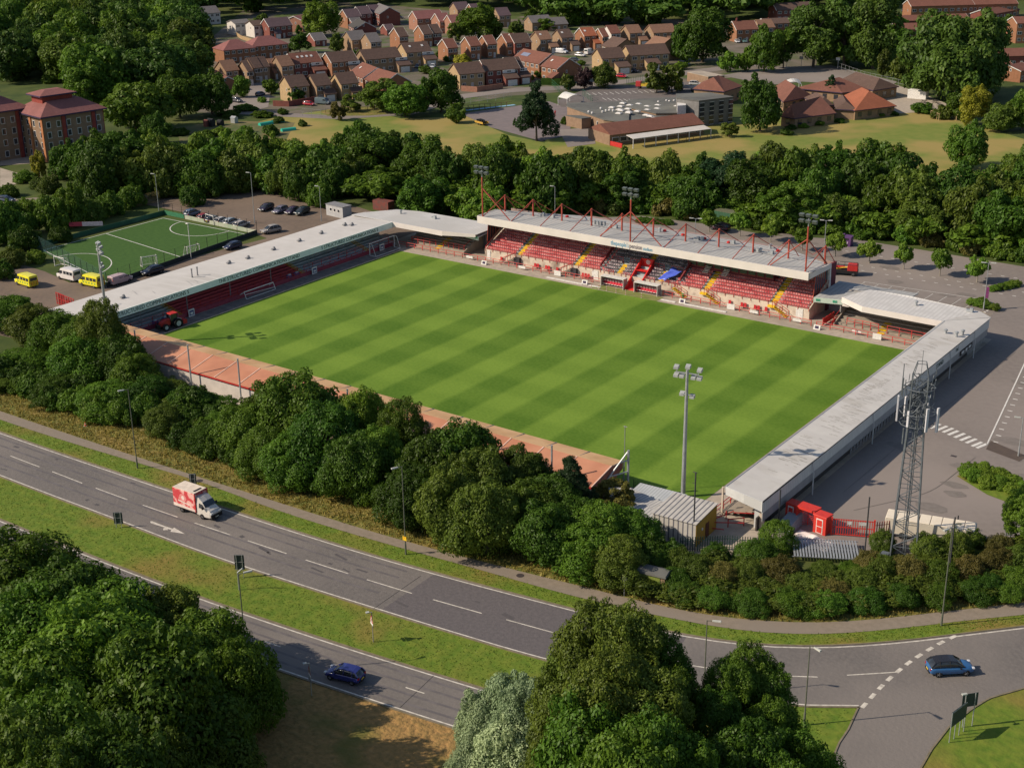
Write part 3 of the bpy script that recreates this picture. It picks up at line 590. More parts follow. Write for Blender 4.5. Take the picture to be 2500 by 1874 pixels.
# litter of benches on the track, green bin, boards
def advert(x0, x1, y):
    b = MB(); b.box((x0+x1)/2, y, .04, x1-x0, .5, .1); ob = b.build('advert_board', M_white); return ob
for i, (x0, x1, where) in enumerate(((-17.8, -9.6, 'white board lying flat on the track west of the dugouts'), (-8.2, -5.6, 'short white board lying flat next to the western dugout'), (7.4, 10.4, 'short white board lying flat next to the eastern dugout'), (12.3, 20.6, 'long white board lying flat on the track east of the dugouts'))):
    tag(advert(x0, x1, 36.35), where, 'board')
for x, lb in ((-33, 'white A-board beside the track at the western end of the main stand'), (-9.3, 'white A-board at the end of the long flat board west of the dugouts'), (11.6, 'white A-board beside the green bin east of the dugouts'), (37.6, 'white A-board on the track past the eastern end of the main stand')):
    b = MB(); b.add([(-.6, -.25, 0), (.6, -.25, 0), (.6, 0, .8), (-.6, 0, .8), (-.6, .25, 0), (.6, .25, 0)], [(0, 1, 2, 3), (3, 2, 5, 4), (0, 3, 4), (1, 5, 2)], 0); b.add([(-.35, -.21, .18), (.35, -.21, .18), (.35, -.07, .62), (-.35, -.07, .62)], [(0, 1, 2, 3)], 1)
    tag(b.build('a_board', [M_white, M_db], loc=(x, 36.7, .05)), lb, 'sign board')
b = MB(); b.lathe([(.28, 0), (.3, .9), (.36, .92), (.36, .98), (.1, 1.15)], 12); tag(b.build('litter_bin', mat('green_plastic', (.05, .30, .06), rough=.4), loc=(10.6, 38.6, .04)), 'green cylindrical litter bin by the concrete wall of the main stand', 'bin')
LS = [0]
def ordn_(c): c[0] += 1; n = c[0]; return '%d%s' % (n, 'th' if 10 < n % 100 < 20 else {1: 'st', 2: 'nd', 3: 'rd'}.get(n % 10, 'th'))
for x, y, n_ in ((-31, 39.9, 1), (-22.8, 39.9, 2), (-20.2, 39.9, 2), (-17.6, 39.9, 1), (-11.5, 39.6, 3), (19.6, 39.9, 1), (22, 39.9, 2), (24.6, 39.9, 2), (26.7, 39.9, 1)):
    for k in range(n_):
        b = MB(); b.box(0, 0, .35, .5, .5, .1); b.box(0, .22, .4, .5, .08, .6); b.tube((-.2, -.2, 0), (-.2, -.2, .35), .03, 4, 1); b.tube((.2, -.2, 0), (.2, -.2, .35), .03, 4, 1)
        ob = b.build('spare_seat', [M_seat, M_stripe_blk], loc=(x+k*.65-.3, y, .05)); tag(ob, 'loose red seat against the concrete wall, %s from the left' % ordn_(LS), 'seat', 'loose red seats at the foot of the wall')
# ---- crowd barriers along the track
def barrier(name, pts, label, group, parts=True, hgt=1.05, closed=False, step=1.9, m=M_red):
    r = empty(name, (*pts[0], 0), 0, label, 'barrier', group)
    rl = MB(); pm_ = None
    for a, c in zip(pts[:-1], pts[1:]):
        for z in (hgt, hgt*.5): rl.tube((*a, z), (*c, z), .05, 5)
        L_ = math.dist(a, c); n_ = max(1, int(L_/step))
        for k in range(n_+1):
            t = k/n_; x, y = a[0]+(c[0]-a[0])*t, a[1]+(c[1]-a[1])*t; 
            if pm_ is None: pb_ = MB(); pb_.box(0, 0, 0, .1, .1, hgt); pm_ = pb_.build('post', m, r)
            else: q_ = pm_.copy(); C.objects.link(q_); q_.parent = r; LASTP = q_
            (pm_ if k == 0 and (a is pts[0]) else q_).location = (x-pts[0][0], y-pts[0][1], 0)
    wb(rl, 'rail', m, r); return r
barrier('crowd_barrier', [(-56, 37.9), (-39.5, 38.0), (-30, 38.2), (-9, 38.4)], 'red tubular crowd barrier on the track west of the dugouts', 'red barriers round the pitch')
barrier('crowd_barrier', [(-8.6, 38.4), (-6.4, 38.4)], 'short red crowd barrier beside the western dugout', 'red barriers round the pitch')
barrier('crowd_barrier', [(6.6, 38.4), (36, 37.8)], 'long red tubular crowd barrier below the eastern seats of the main stand', 'red barriers round the pitch')
barrier('crowd_barrier', [(37, 37.8), (42, 37.6), (57, 37.2)], 'red crowd barrier in front of the north-east corner terrace', 'red barriers round the pitch')
for x, y, lb in ((-16.5, 38.1, 'white gate in the red barrier west of the dugouts'), (20.6, 38, 'white gate in the red barrier under the eastern seats'), (48, 37.2, 'white gate in the red barrier below the yellow steps of the corner terrace')):
    b = MB(); b.box(0, 0, .1, 1.5, .08, 1.0); tag(b.build('barrier_gate', M_white, loc=(x, y, .03)), lb, 'gate')
for x in (-37.5, -24.6, 33.4, 44.2, 25.2):
    b = MB(); b.box(0, 0, .35, 1.6, .04, .5); tag(b.build('notice', M_white, loc=(x, 37.75, 0)), 'small white notice on the red barrier, %s' % {-37.5: 'before the north-west terrace', -24.6: 'west of the dugouts', 33.4: 'by the east end of the main stand', 44.2: 'before the north-east terrace', 25.2: 'below the eastern seats'}[x], 'notice', 'white notices on the red pitch barrier')

# ---- terraces
def terrace(mb, x0, x1, y0, ax, n, d, h, dep, m=0, z0=.35):
    """steps rising away; ax 'y': rising to +y, 'x-': rising to -x, 'x+': rising to +x, 'y-': rising to -y"""
    for k in range(n):
        z = z0+h*k
        if ax == 'y': mb.box((x0+x1)/2, y0+d*(k+.5), 0 if k == 0 else z-h, x1-x0, d, z if k == 0 else h+.0, m)
        if ax == 'y-': mb.box((x0+x1)/2, y0-d*(k+.5), 0 if k == 0 else z-h, x1-x0, d, z if k == 0 else h, m)
        if ax == 'x-': mb.box(y0-d*(k+.5), (x0+x1)/2, 0 if k == 0 else z-h, d, x1-x0, z if k == 0 else h, m)
        if ax == 'x+': mb.box(y0+d*(k+.5), (x0+x1)/2, 0 if k == 0 else z-h, d, x1-x0, z if k == 0 else h, m)
# north-east corner terrace
ne = empty('corner_terrace', (50, 42, 0), label='covered concrete corner terrace at the north-east, under a streaked tin roof', cat='stand')
b = MB(); terrace(b, 39.5, 61, 39.4, 'y', 7, .95, .3, 7); b.add([(39.3, 39.4, 0), (39.3, 46.5, 0), (39.3, 46.5, 3), (39.3, 39.4, .7), (39.5, 39.4, 0), (39.5, 46.5, 0), (39.5, 46.5, 3), (39.5, 39.4, .7)], [(0, 3, 2, 1), (4, 5, 6, 7), (0, 1, 5, 4), (1, 2, 6, 5), (2, 3, 7, 6), (3, 0, 4, 7)]); wb(b, 'terrace_steps', M_terr, ne)
b = MB()
for k in range(4): b.box(47.6, 39.3+.95*(k+.5), .35+.3*k, 1.2, .95, .03)
wb(b, 'yellow_steps', M_yellow, ne)
b = MB(); b.box(50, 46.2, 0, 22, .2, 4.9); b.box(39.6, 43.8, 2.2, .2, 5, 2.3); b.box(62.7, 42, 0, .2, 8, 4.6); wb(b, 'rear_wall', mat('grey_block_wall', (.28, .265, .26), (.22, .21, .205), 1, coords='World'), ne)
b = MB(); b.slab([(39.87, 41.0, 5.0), (44.75, 38.05, 5.0), (58.3, 37.9, 5.0), (61.9, 45.6, 5.2), (49.3, 46.4, 5.5), (42.5, 46.4, 5.4)], .15); wb(b, 'roof', M_rooft, ne)
b = MB()
for a, c in (((39.87, 41.0), (44.75, 38.05)), ((44.75, 38.05), (58.3, 37.9))): b.hull8([(a[0], a[1], 4.1), (a[0], a[1]-.15, 4.1), (c[0], c[1]-.15, 4.1), (c[0], c[1], 4.1)], [(a[0], a[1], 5.06), (a[0], a[1]-.15, 5.06), (c[0], c[1]-.15, 5.06), (c[0], c[1], 5.06)])
b.box(40.6, 41.2, 3.4, 1.3, .1, 1.2); wb(b, 'fascia', M_fascia, ne)
b = MB()
for x in (45.5, 51, 56.6): b.tube((x, 45.9, 1.5), (x, 45.9, 5), .1, 6)
wb(b, 'posts', M_gr, ne)
b = MB()
for a, c in (((41.3, 40.4), (47, 40.2)), ((48.5, 40.2), (57, 39.9))):
    for z in (1.75, 1.25): b.tube((*a, z), (*c, z), .05, 5)
    n_ = 4
    for k in range(n_+1): t = k/n_; b.box(a[0]+(c[0]-a[0])*t, a[1]+(c[1]-a[1])*t, .3, .1, .1, 1.45)
b.tube((39.4, 39.4, 1.8), (39.4, 44.5, 3.4), .05, 5); b.tube((39.4, 39.4, .8), (39.4, 39.4, 1.8), .05, 5)
wb(b, 'handrail', M_red, ne)
roof_vent(0, 60.4, 44.6, 5.2, ne); roof_vent(1, 52, 43, 5.2, ne); note(ne)
b = MB(); b.box(37.6, 41.2, .2, .08, 4.4, 1.1); 
for y in (39, 40.5, 42, 43.4): b.box(37.6, y, 0, .12, .12, 1.4)
b.box(39.1, 40.8, .2, .08, 3, 1.0); tag(b.build('ramp_rails', M_red), 'solid red handrails up the ramp between the main stand and the corner terrace', 'handrail')
# link roofs beside the main stand
for nm, sgn, lb in (('link_roof', 1, 'low ribbed link roof shading the gap east of the main stand'), ('link_roof', -1, 'low ribbed link roof over the gap west of the main stand')):
    r = empty(nm, (38*sgn, 44, 0), label=lb, cat='canopy')
    b = MB()
    if sgn > 0: b.slab([(35.2, 40.0, 4.4), (40.6, 41.4, 4.4), (41.5, 46.7, 4.9), (49.5, 46.9, 5.0), (49.2, 51.6, 4.5), (35.0, 51.0, 4.5)], .15)
    else: b.slab([(-40.5, 40.6, 4.3), (-36.9, 40.2, 4.3), (-36.9, 48.5, 4.8), (-42, 48.5, 4.8)], .15)
    wb(b, 'roof', M_roof if sgn > 0 else M_rooft, r)
    b = MB()
    if sgn > 0: b.hull8([(35.2, 39.9, 3.6), (40.6, 41.3, 3.6), (40.6, 41.4, 3.6), (35.2, 40, 3.6)], [(35.2, 39.9, 4.45), (40.6, 41.3, 4.45), (40.6, 41.4, 4.45), (35.2, 40, 4.45)])
    else: b.hull8([(-40.5, 40.5, 3.5), (-36.9, 40.1, 3.5), (-36.9, 40.2, 3.5), (-40.5, 40.6, 3.5)], [(-40.5, 40.5, 4.35), (-36.9, 40.1, 4.35), (-36.9, 40.2, 4.35), (-40.5, 40.6, 4.35)])
    f_ = wb(b, 'fascia', mat('pale_green_fascia', (.52, .60, .52), (.48, .55, .48), 1), r)
    b = MB()
    for k in range(6):
        x = (35.7+k*.25+(2.0 if k > 2 else 0)) if sgn > 0 else -40.2+k*.25+(1.6 if k > 2 else 0); y = 39.86+((x-35.2)*.26 if sgn > 0 else (.62-(x+40.5)*.11)); b.box(x, y, 3.85, .16, .04, .4)
    wb(b, 'green_signs', mat('sign_green', (.02, .32, .18)), r)
    b = MB(); b.box(38.2*sgn, 47.5, 0, 6.5, .2, 4.3); wb(b, 'rear_wall', M_clad2, r); note(r)
# north-west corner terrace
nw = empty('corner_terrace', (-50, 42, 0), label='covered corner terrace at the north-west, under a grey ribbed roof', cat='stand')
b = MB(); terrace(b, -56, -40.6, 39.6, 'y', 7, .95, .3, 7); b.add([(-40.6, 39.6, 0), (-40.6, 46, 0), (-40.6, 46, 3), (-40.6, 39.6, .7), (-40.4, 39.6, 0), (-40.4, 46, 0), (-40.4, 46, 3), (-40.4, 39.6, .7)], [(0, 3, 2, 1), (4, 5, 6, 7), (0, 1, 5, 4), (1, 2, 6, 5), (2, 3, 7, 6), (3, 0, 4, 7)]); wb(b, 'terrace_steps', M_terr, nw)
b = MB()
for k in range(5): b.box(-47.4, 39.5+.95*(k+.5), .35+.3*k, 1.2, .95, .03)
wb(b, 'yellow_steps', M_yellow, nw)
b = MB(); b.box(-49, 46.4, 0, 17, .2, 4.6); wb(b, 'rear_wall', mat('grey_block_wall', (.28, .265, .26)), nw)
b = MB(); b.slab([(-58.0, 38.0, 4.8), (-44.4, 37.95, 4.8), (-37.2, 39.6, 4.8), (-37.0, 48, 5.0), (-58, 47.3, 5.1), (-63.4, 46.2, 5.0), (-68, 41.3, 4.8)], .15); b.slab([(-69, 38, 4.86), (-58.1, 38, 4.86), (-68, 41.3, 4.86)], .1); wb(b, 'roof', M_rooft, nw)
b = MB(); b.hull8([(-58.0, 37.9, 3.9), (-44.4, 37.8, 3.9), (-44.4, 37.95, 3.9), (-58.0, 38.05, 3.9)], [(-58.0, 37.9, 4.9), (-44.4, 37.8, 4.9), (-44.4, 37.95, 4.9), (-58.0, 38.05, 4.9)]); b.hull8([(-44.4, 37.8, 4.0), (-37.2, 39.45, 4.3), (-37.2, 39.6, 4.3), (-44.4, 37.95, 4.0)], [(-44.4, 37.8, 4.9), (-37.2, 39.45, 4.9), (-37.2, 39.6, 4.9), (-44.4, 37.95, 4.9)], 0); wb(b, 'fascia', M_fascia, nw)
b = MB()
for a, c in (((-54.6, 40.4), (-48.4, 40.6)), ((-46.4, 40.6), (-41.2, 40.8))):
    for z in (1.75, 1.25): b.tube((*a, z), (*c, z), .05, 5)
    for k in range(5): t = k/4; b.box(a[0]+(c[0]-a[0])*t, a[1]+(c[1]-a[1])*t, .3, .1, .1, 1.45)
b.tube((-40.5, 39.8, 1.8), (-40.5, 45, 3.8), .05, 5); wb(b, 'handrail', M_red, nw)
roof_vent(0, -52, 44.6, 4.95, nw); roof_vent(1, -60.5, 44, 4.95, nw); note(nw)

# ---- west stand
ws = empty('west_stand', (-63, 0, 0), label='long low terrace stand with pale roof and lettered grey fascia at the left end', cat='stand')
b = MB(); terrace(b, -39, -19.5, -57.4, 'x-', 8, .9, .28, 7, 0); terrace(b, -19.5, 11.5, -57.4, 'x-', 8, .9, .28, 7, 1); terrace(b, 11.5, 38.5, -57.4, 'x-', 8, .9, .28, 7, 0)
wb(b, 'terrace_steps', [M_terr2, M_rterr], ws)
for y in (-19.5, 11.5, 30.5):
    b = MB()
    for k in range(7):
        for j in range(2): b.box(-57.4-.9*(k+.25+.5*j), y, .36+.28*k+j*.13, .22, 1.3, .05)
    wb(b, 'yellow_steps', M_yellow, ws)
b = MB(); b.box(-65.2, 0, 0, .2, 78, 4.5); wb(b, 'rear_wall', mat('west_rear_wall', (.27, .28, .28), (.22, .23, .23), 1, coords='World', stripes=(1, 2.5, (.19, .2, .2))), ws)
b = MB(); b.slab([(-57.75, -39.2, 4.8), (-57.75, 38.1, 4.8), (-69.4, 39.4, 4.5), (-69.8, -39, 4.4)], .18)
for i, (x, y, l) in enumerate(((-60.3, -14.7, 3), (-60.1, -13.3, 1.8), (-61.4, -22, 1.5), (-64, -24, 2.4))): b.box(x, y, 4.83, .05, l, .006, 1, rot=1.2)
wb(b, 'roof', [M_roofc, M_gr], ws)
b = MB(); b.box(-57.68, -.5, 3.68, .14, 77.3, 1.2); wb(b, 'fascia', M_gfascia, ws)
M_ltr = mat('fascia_letter', (.05, .10, .09))
for s_, y, sz in (('S STRUCTURED COMMUNICATIONS S', -25.6, .98), ('THE STRUCTURED COMMUNICATIONS STAND', 0.2, .98), ('S STRUCTURED COMMUNICATIONS S', 25.0, .98)):
    wtext('lettering', s_, sz, M_ltr, ws, (-57.58, y, 3.98), (0, 1, 0), (0, 0, 1), ext=.01)
b = MB()
for y in np.arange(-38, 38.5, 3.45): b.tube((-64.3, y, 2.3), (-64.3, y, 4.5), .07, 5)
for y in np.arange(-38, 38.5, 10.35): b.tube((-58.4, y, .5), (-58.4, y, 4.6), .08, 5, 1)
wb(b, 'posts', [M_rust, M_gr], ws)
for k, x, y in ((0, -63.5, -27), (1, -62.8, -11.8), (1, -62.9, -10.4), (0, -63.9, -1.8), (0, -63.3, 2.5), (0, -63.6, 9.6), (0, -63.8, 16.9), (0, -64.2, 23.6), (0, -64.6, 31), (0, -63.4, 31.8), (1, -62.5, -31.2)):
    b = MB()
    if k == 0: b.box(x, y, 4.72, .5, .9, .25); b.box(x, y+.2, 4.95, .3, .35, .3)
    else: b.lathe([(.2, 4.7), (.12, 4.9), (.12, 6.1), (.17, 6.15), (.17, 6.3)], 8, 0, x, y)
    wb(b, 'roof_vent', M_gr, ws)
note(ws)
WB_ = barrier('crowd_barrier', [(-57.1, -37), (-57.1, 37.5)], 'long red crowd barrier in front of the west stand terracing', 'red barriers round the pitch', hgt=1.15, step=1.6)
b = MB(); b.box(-57.0, 0, .1, .05, 74, .8); pbar = b.build('infill_panel', mat('dark_red_panel', (.22, .035, .06), (.30, .05, .07), .8, .6, coords='World')); pbar.parent = WB_; pbar.location = tuple(-WB_.location)
b = MB()
for y0, y1 in ((-37, -20.4), (-18.6, 10.6), (12.4, 29.6), (31.4, 37.5)):
    b.tube((-58.5, y0, 1.7), (-58.5, y1, 1.7), .05, 5); b.tube((-58.5, y0, 1.25), (-58.5, y1, 1.25), .04, 5)
    n_ = int((y1-y0)/2.2)
    for k in range(n_+1): b.box(-58.5, y0+(y1-y0)*k/n_, .4, .09, .09, 1.3)
tag(b.build('crush_barrier', M_red), 'raised red crush barriers standing on the lower step of the west terrace', 'barrier')
for y, lb in ((-18.0, 'white framed board on the west barrier, nearest the tractor'), (13.3, 'white framed board on the west barrier, between the two goals'), (33.2, 'white framed board on the west barrier, behind the standing goal')):
    b = MB(); b.box(0, 0, .1, .08, 1.35, 1.35, 0); b.box(.05, 0, .35, .02, .95, .85, 1); b.box(.07, 0, .5, .02, .6, .4, 0); tag(b.build('framed_board', [M_white, mat('navy', (.06, .07, .20))], loc=(-56.6, y, 0)), lb, 'board')
for y in (-25.2, -23, -20.8, 7.6, 9.6): 
    b = MB(); b.box(0, 0, .5, .5, 1.1, .6, 0); b.box(.1, 0, 1.1, .3, .6, .15, 1); tag(b.build('blue_bag', [mat('blue_bag', (.07, .08, .22), (.12, .13, .3), 3), M_white], loc=(-57.8, y, 0)), 'blue and white bundle on the west terrace, %s from the tractor' % ['nearest', 'second', 'third', 'fourth', 'farthest'][[-25.2, -23, -20.8, 7.6, 9.6].index(y)], 'bundle', 'blue bundles on the west terrace')

# ---- east stand
es = empty('east_stand', (61, 0, 0), label='long narrow stand with a streaked white roof at the right end of the pitch', cat='stand')
b = MB(); terrace(b, -34, 38.5, 56.9, 'x+', 6, .85, .28, 6, 0); wb(b, 'terrace_steps', M_terr, es)
b = MB()
M_roofe = mat('weathered_white_roof', (0.57, 0.55, 0.52), (0.51, 0.49, 0.465), .3, .65, coords='World', stripes=(1, 3.0, (.53, .51, .485)), big=(.2, (.46, .435, .40), .5, .66))
b.slab([(58.65, -36.3, 5.0), (63.65, -36.6, 4.5), (63.75, 45.2, 4.6), (58.3, 38.0, 5.05)], .14, 0); b.slab([(58.3, 38.02, 5.07), (63.75, 45.3, 4.63), (61.9, 45.6, 5.2)], .1)
rr = random.Random(5)
for k in range(230):
    cl_ = rr.choice([(-12, 5), (2, 5), (6, 4), (15, 5), (-22, 3), (25, 5), (-3, 6)]); x = rr.uniform(59.2, 62.6); y = rr.gauss(*cl_); L_ = rr.uniform(.25, 1.5); z = 5.0-(x-58.65)*.098+.055*(y+36.3)/74+.02
    if -35 < y < 42 and x+L_ < 63.3: b.quad((x, y, z), (x+L_, y+.05, z-.1*L_), (x+L_, y+.12, z-.1*L_), (x, y+.07, z), 1)
wb(b, 'roof', [M_roofe, mat('lichen_stain', (.15, .14, .12), (.30, .28, .25), 4, .95, coords='World')], es)
b = MB(); b.box(58.58, 1, 4.55, .12, 74.5, .5, 0); wb(b, 'gutter', M_steel, es)
b = MB(); b.hull8([(58.65, -36.35, 4.0), (63.65, -36.65, 3.2), (63.65, -36.5, 3.2), (58.65, -36.2, 4.0)], [(58.65, -36.35, 5.05), (63.65, -36.65, 4.55), (63.65, -36.5, 4.55), (58.65, -36.2, 5.05)])
wb(b, 'end_fascia', M_clad, es)
b = MB(); b.box(63.62, 4.2, 2.95, .12, 81.4, 1.5, 0); b.box(63.66, 4.2, 4.42, .16, 81.4, .1, 2); b.box(63.56, 4.2, 1.75, .1, 81, 1.25, 1); b.box(62.6, 4.2, 0, .2, 80, 1.75, 3); b.box(62.4, -34.9, 0, .9, .3, 3.4, 0)
for k in range(5): b.box(63.4, 45.0-k*0, .01, .1, .1, .1, 0)
wb(b, 'rear_wall', [M_clad, M_clad2, M_stripe_blk, mat('dark_brown_wall', (.06, .05, .05), (.045, .04, .04), 1)], es)
for y in (-22.8, -3.5, 13.6, 26.5, 37.5): b = MB(); b.tube((63.95, y, 0), (63.95, y, 3.1), .09, 6); b.tube((63.95, y, 3.1), (63.75, y, 4.4), .06, 5); wb(b, 'downpipe', M_clad, es)
b = MB()
for k in range(18): b.tube((63.7, -10.5+k*1.05, .9), (63.7, -10.2+k*1.05, 1.9), .09, 5); b.tube((63.75, -10.2+k*1.05, 1.9), (63.72, -9.9+k*1.05, 1.0), .05, 5)
wb(b, 'turnstile_rails', M_gr, es)
for s_, y, z, sz in (('STAND', 22.3, 3.35, .95), ('THE', 29.8, 3.45, .75), ('EASTERN', 33.3, 3.45, .75)):
    if s_ != 'EASTERN': wtext('lettering', s_, sz, M_ltr, es, (63.71, y, z), (0, 1, 0), (0, 0, 1))
b = MB(); b.box(63.72, 34.2, 2.05, .06, 5.4, .85, 0); b.box(63.76, 32.6, 2.25, .03, 1.2, .45, 1); b.box(63.76, 34.2, 2.2, .03, .9, .5, 1); b.box(63.76, 35.8, 2.3, .03, 1.2, .4, 1); wb(b, 'sign_panel', [M_stripe_blk, M_clad], es)
b = MB(); b.box(62.9, -34.9, 0, .5, .5, 3.6); b.box(57.3, -34.4, 0, .2, .2, 3.9); wb(b, 'end_pier', M_wallc, es)
for k, x, y in ((1, 60.6, 33), (1, 62.9, 34.2), (1, 62.4, 32.8)): roof_vent(k, x, y, 4.75, es)
note(es)
EB_ = barrier('crowd_barrier', [(56.6, -36.5), (56.6, 36)], 'red crowd barrier with white infill frames before the east stand', 'red barriers round the pitch')
for k in range(5):
    b = MB()
    for z in (.25, 1.0): b.tube((0, -.7, z), (0, .7, z), .05, 5)
    for y in (-.7, .7): b.tube((0, y, .25), (0, y, 1.0), .05, 5)
    b.build('white_frame', M_white, EB_, loc=(56.45-EB_.location.x, -36+k*2.1-EB_.location.y, 0))
b = MB()
for x, y in ((58, -38.6), (59.4, -36.8), (60.8, -35.4), (58.2, -35)): b.box(x, y, 0, .1, .1, 1.15)
for a, c in (((57.2, -40, 1.1), (59.4, -35.4, 1.6)), ((58, -38.7, 1.1), (61.4, -36.6, 1.1)), ((59.2, -35, 1.2), (61.4, -33.8, 1.2)), ((59.4, -36.8, 1.1), (60.8, -35.4, 1.1)), ((57.6, -39.4, .6), (59.8, -38.6, .6))): b.tube(a, c, .07, 5)
tag(b.build('entrance_rails', M_red), 'red zigzag handrails at the south end of the east stand', 'handrail')
# spectators' seats row beyond the east roof, television rail
r = empty('bench_row', (56, 3, 0), label='row of orange-brown chairs poking up beyond the east roof edge', cat='bench')
for k in range(9):
    b = MB(); b.box(55.8, -1.2+k*1.0, 0, .5, .5, 1.0); b.box(56.0, -1.2+k*1.0, 1.0, .12, .6, .7); wb(b, 'chair', mat('orange_wood', (.55, .26, .10)), r)

# ---- south stand (tarpaulin roofed)
ss = empty('south_stand', (0, -39, 0), label='long stand with a salmon sheeting roof and tan flap along the near touchline', cat='stand')
M_salm = mat('salmon_sheeting', (0.47, 0.205, 0.12), (0.40, 0.17, 0.10), .35, .6, coords='World', big=(.12, (.54, .26, .16), .45, .66))
M_tan = mat('tan_sheeting', (0.55, 0.33, 0.16), (0.47, 0.28, 0.14), .6, .65, coords='World', big=(.25, (.60, .38, .20), .4, .6))
x0, x1 = -54.6, 43.6
b = MB(); b.slab([(x0, -38.1, 4.55), (x0, -42.7, 3.45), (x1, -42.7, 3.45), (x1, -38.1, 4.55)][::-1], .06, 0); wb(b, 'roof', M_salm, ss)
b = MB(); b.slab([(x0, -38.08, 4.56), (x1, -38.08, 4.56), (x1, -35.1, 4.1), (x0, -35.1, 4.1)], .06, 0); wb(b, 'front_flap', M_tan, ss)
for k in range(20):
    x = x0+(x1-x0)*k/19
    b = MB(); b.hull8([(x-.08, -42.7, 3.46), (x+.08, -42.7, 3.46), (x+.08, -38.1, 4.56), (x-.08, -38.1, 4.56)], [(x-.08, -42.7, 3.52), (x+.08, -42.7, 3.52), (x+.08, -38.1, 4.62), (x-.08, -38.1, 4.62)], 0)
    b.tube((x, -38.1, 4.5), (x, -35.1, 4.15), .05, 5, 1); b.tube((x, -42.6, 0), (x, -42.6, 3.4), .06, 5, 1); b.tube((x, -35.2, 0), (x, -35.2, 4.1), .06, 5, 1); b.tube((x, -42.6, 3.4), (x, -38.1, 4.45), .05, 5, 1)
    wb(b, 'roof_frame', [mat('pink_strap', (.72, .48, .38)), M_gr], ss)
b = MB()
b.box((x0+x1)/2, -42.72, .1, x1-x0, .06, 2.9, 0); b.box((x0+x1)/2, -42.78, 3.05, x1-x0, .05, .38, 1) if 0 else b.box((x0+x1)/2, -42.78, 3.22, x1-x0, .05, .18, 1); wb(b, 'rear_sheet', [mat('dirty_white_sheet', (.58, .52, .47), (.48, .43, .39), .6, .7, coords='World'), M_red], ss)
b = MB(); terrace(b, x0, x1, -36.2, 'y-', 6, .95, .33, 6, 0); wb(b, 'seating_deck', M_gr, ss)
b = MB(); b.poly([(x1+.02, -42.6, .3), (x1+.02, -42.6, 3.4), (x1+.02, -38.1, 4.5), (x1+.02, -35.4, 4.1), (x1+.02, -35.4, 3.2), (x1+.02, -38, 2.2), (x1+.02, -40.5, .6)]); wb(b, 'end_sheet', mat('brown_sheet', (.30, .11, .08), (.24, .09, .07), 1), ss)
note(ss)
for i, (px, py) in enumerate(((332, 806), (461, 842), (585, 875), (713, 911), (854, 948), (996, 990), (1144, 1030), (1350, 1087))):
    x, y = G(px, py, 8.0); b = MB(); b.tube((0, 0, 0), (0, 0, 8.0), .12, 8); b.tube((0, 0, 8), (0, 0, 8.1), .15, 8)
    tag(b.build('net_pole', M_steel, loc=(x, -43.7, 0)), 'pale net pole behind the salmon roof, %s' % ('nearest the left floodlight mast', 'second from the left floodlight mast', 'third from the left floodlight mast', 'fourth from the left floodlight mast', 'fifth from the left floodlight mast', 'just right of the dark pointed tree', 'right of the largest road-side tree crown', 'closest to the stand end')[i], 'pole', 'net poles behind the salmon roof')
# scaffold at the end of the south stand
b = MB(); b.tube((45, -36.4, 0), (45, -36.4, 6.4), .16, 8); b.tube((44.9, -36.3, 6.2), (42.4, -42, 0), .12, 6)
for t in (.3, .55, .8): b.tube((45, -36.4, 6.2*t+.1), (44.9-2.5*(1-t), -36.3-5.7*(1-t), 6.2*t), .09, 6)
tag(b.build('braced_post', M_steel), 'galvanised braced post at the open end of the salmon-roofed stand', 'post')
b = MB(); b.tube((44.2, -36, 0), (44.2, -36, 9.4), .05, 6); b.tube((44.0, -36, 9.3), (44.5, -36, 9.3), .05, 5); tag(b.build('aerial_pole', M_gr), 'thin dark pole rising above the end of the salmon roof', 'pole')
# dark netting between the stand and the mast
b = MB()
for k in range(6): b.tube((44.5, -34.0+k*.02, .2+k*.2), (55.5, -34.3, .2+k*.2), .02, 4)
for k in range(45): b.tube((44.5+k*.25, -34.1, 0), (44.5+k*.25, -34.1, 1.3), .015, 4)
for k in range(6): b.box(44.5+k*2.2, -34.1, 0, .08, .08, 1.4)
tag(b.build('pitch_netting', mat('dark_green_net', (.02, .05, .03))), 'low dark green netting fence between the salmon stand and the central floodlight mast', 'netting')

# ---- floodlight masts
def floodmast(x, y, label, rz=R(10)):
    r = empty('floodlight_mast', (x, y, 0), rz, label, 'floodlight', 'tall pitch floodlight masts')
    b = MB(); b.tube((0, 0, 0), (0, 0, 17.2), .30, 12, 0, .17); b.lathe([(.5, 0), (.5, .12)], 12); b.build('pole', M_steel, r, smooth=False)
    b = MB(); b.box(0, 0, 16.7, 3.0, .12, .12); b.box(0, 0, 15.7, 2.6, .1, .1) if False else None; b.box(0, 0, 13.9, 1.4, .12, .12); b.tube((0, 0, 17), (0, 0, 17.5), .06, 6)
    for dx in (-1.4, 0, 1.4): b.tube((dx, 0, 16.6), (dx, .3, 17.2), .04, 5)
    b.build('head_frame', M_steel, r)
    for dx, z in ((-1.5, 17.05), (0, 17.3), (1.5, 17.05), (-1.5, 16.0), (-.75, 16.0), (.75, 16.0), (1.5, 16.0), (-.65, 13.7), (.65, 13.5)):
        b = MB(); b.hull8([(dx-.3, -.05, z), (dx+.3, -.05, z), (dx+.32, .55, z+.12), (dx-.32, .55, z+.12)], [(dx-.28, -.05, z+.28), (dx+.28, -.05, z+.28), (dx+.3, .5, z+.5), (dx-.3, .5, z+.5)]); b.box(dx, .56, z+.12, .5, .02, .3, 1); b.build('floodlight', [M_lamp, M_glass], r)
    return note(r)
floodmast(50.85, -32.6, 'tall floodlight mast before the pitch, behind the pale tin sheds')
floodmast(-56.6, -36.0, 'tall floodlight mast at the near end of the west stand, among trees', R(-28))

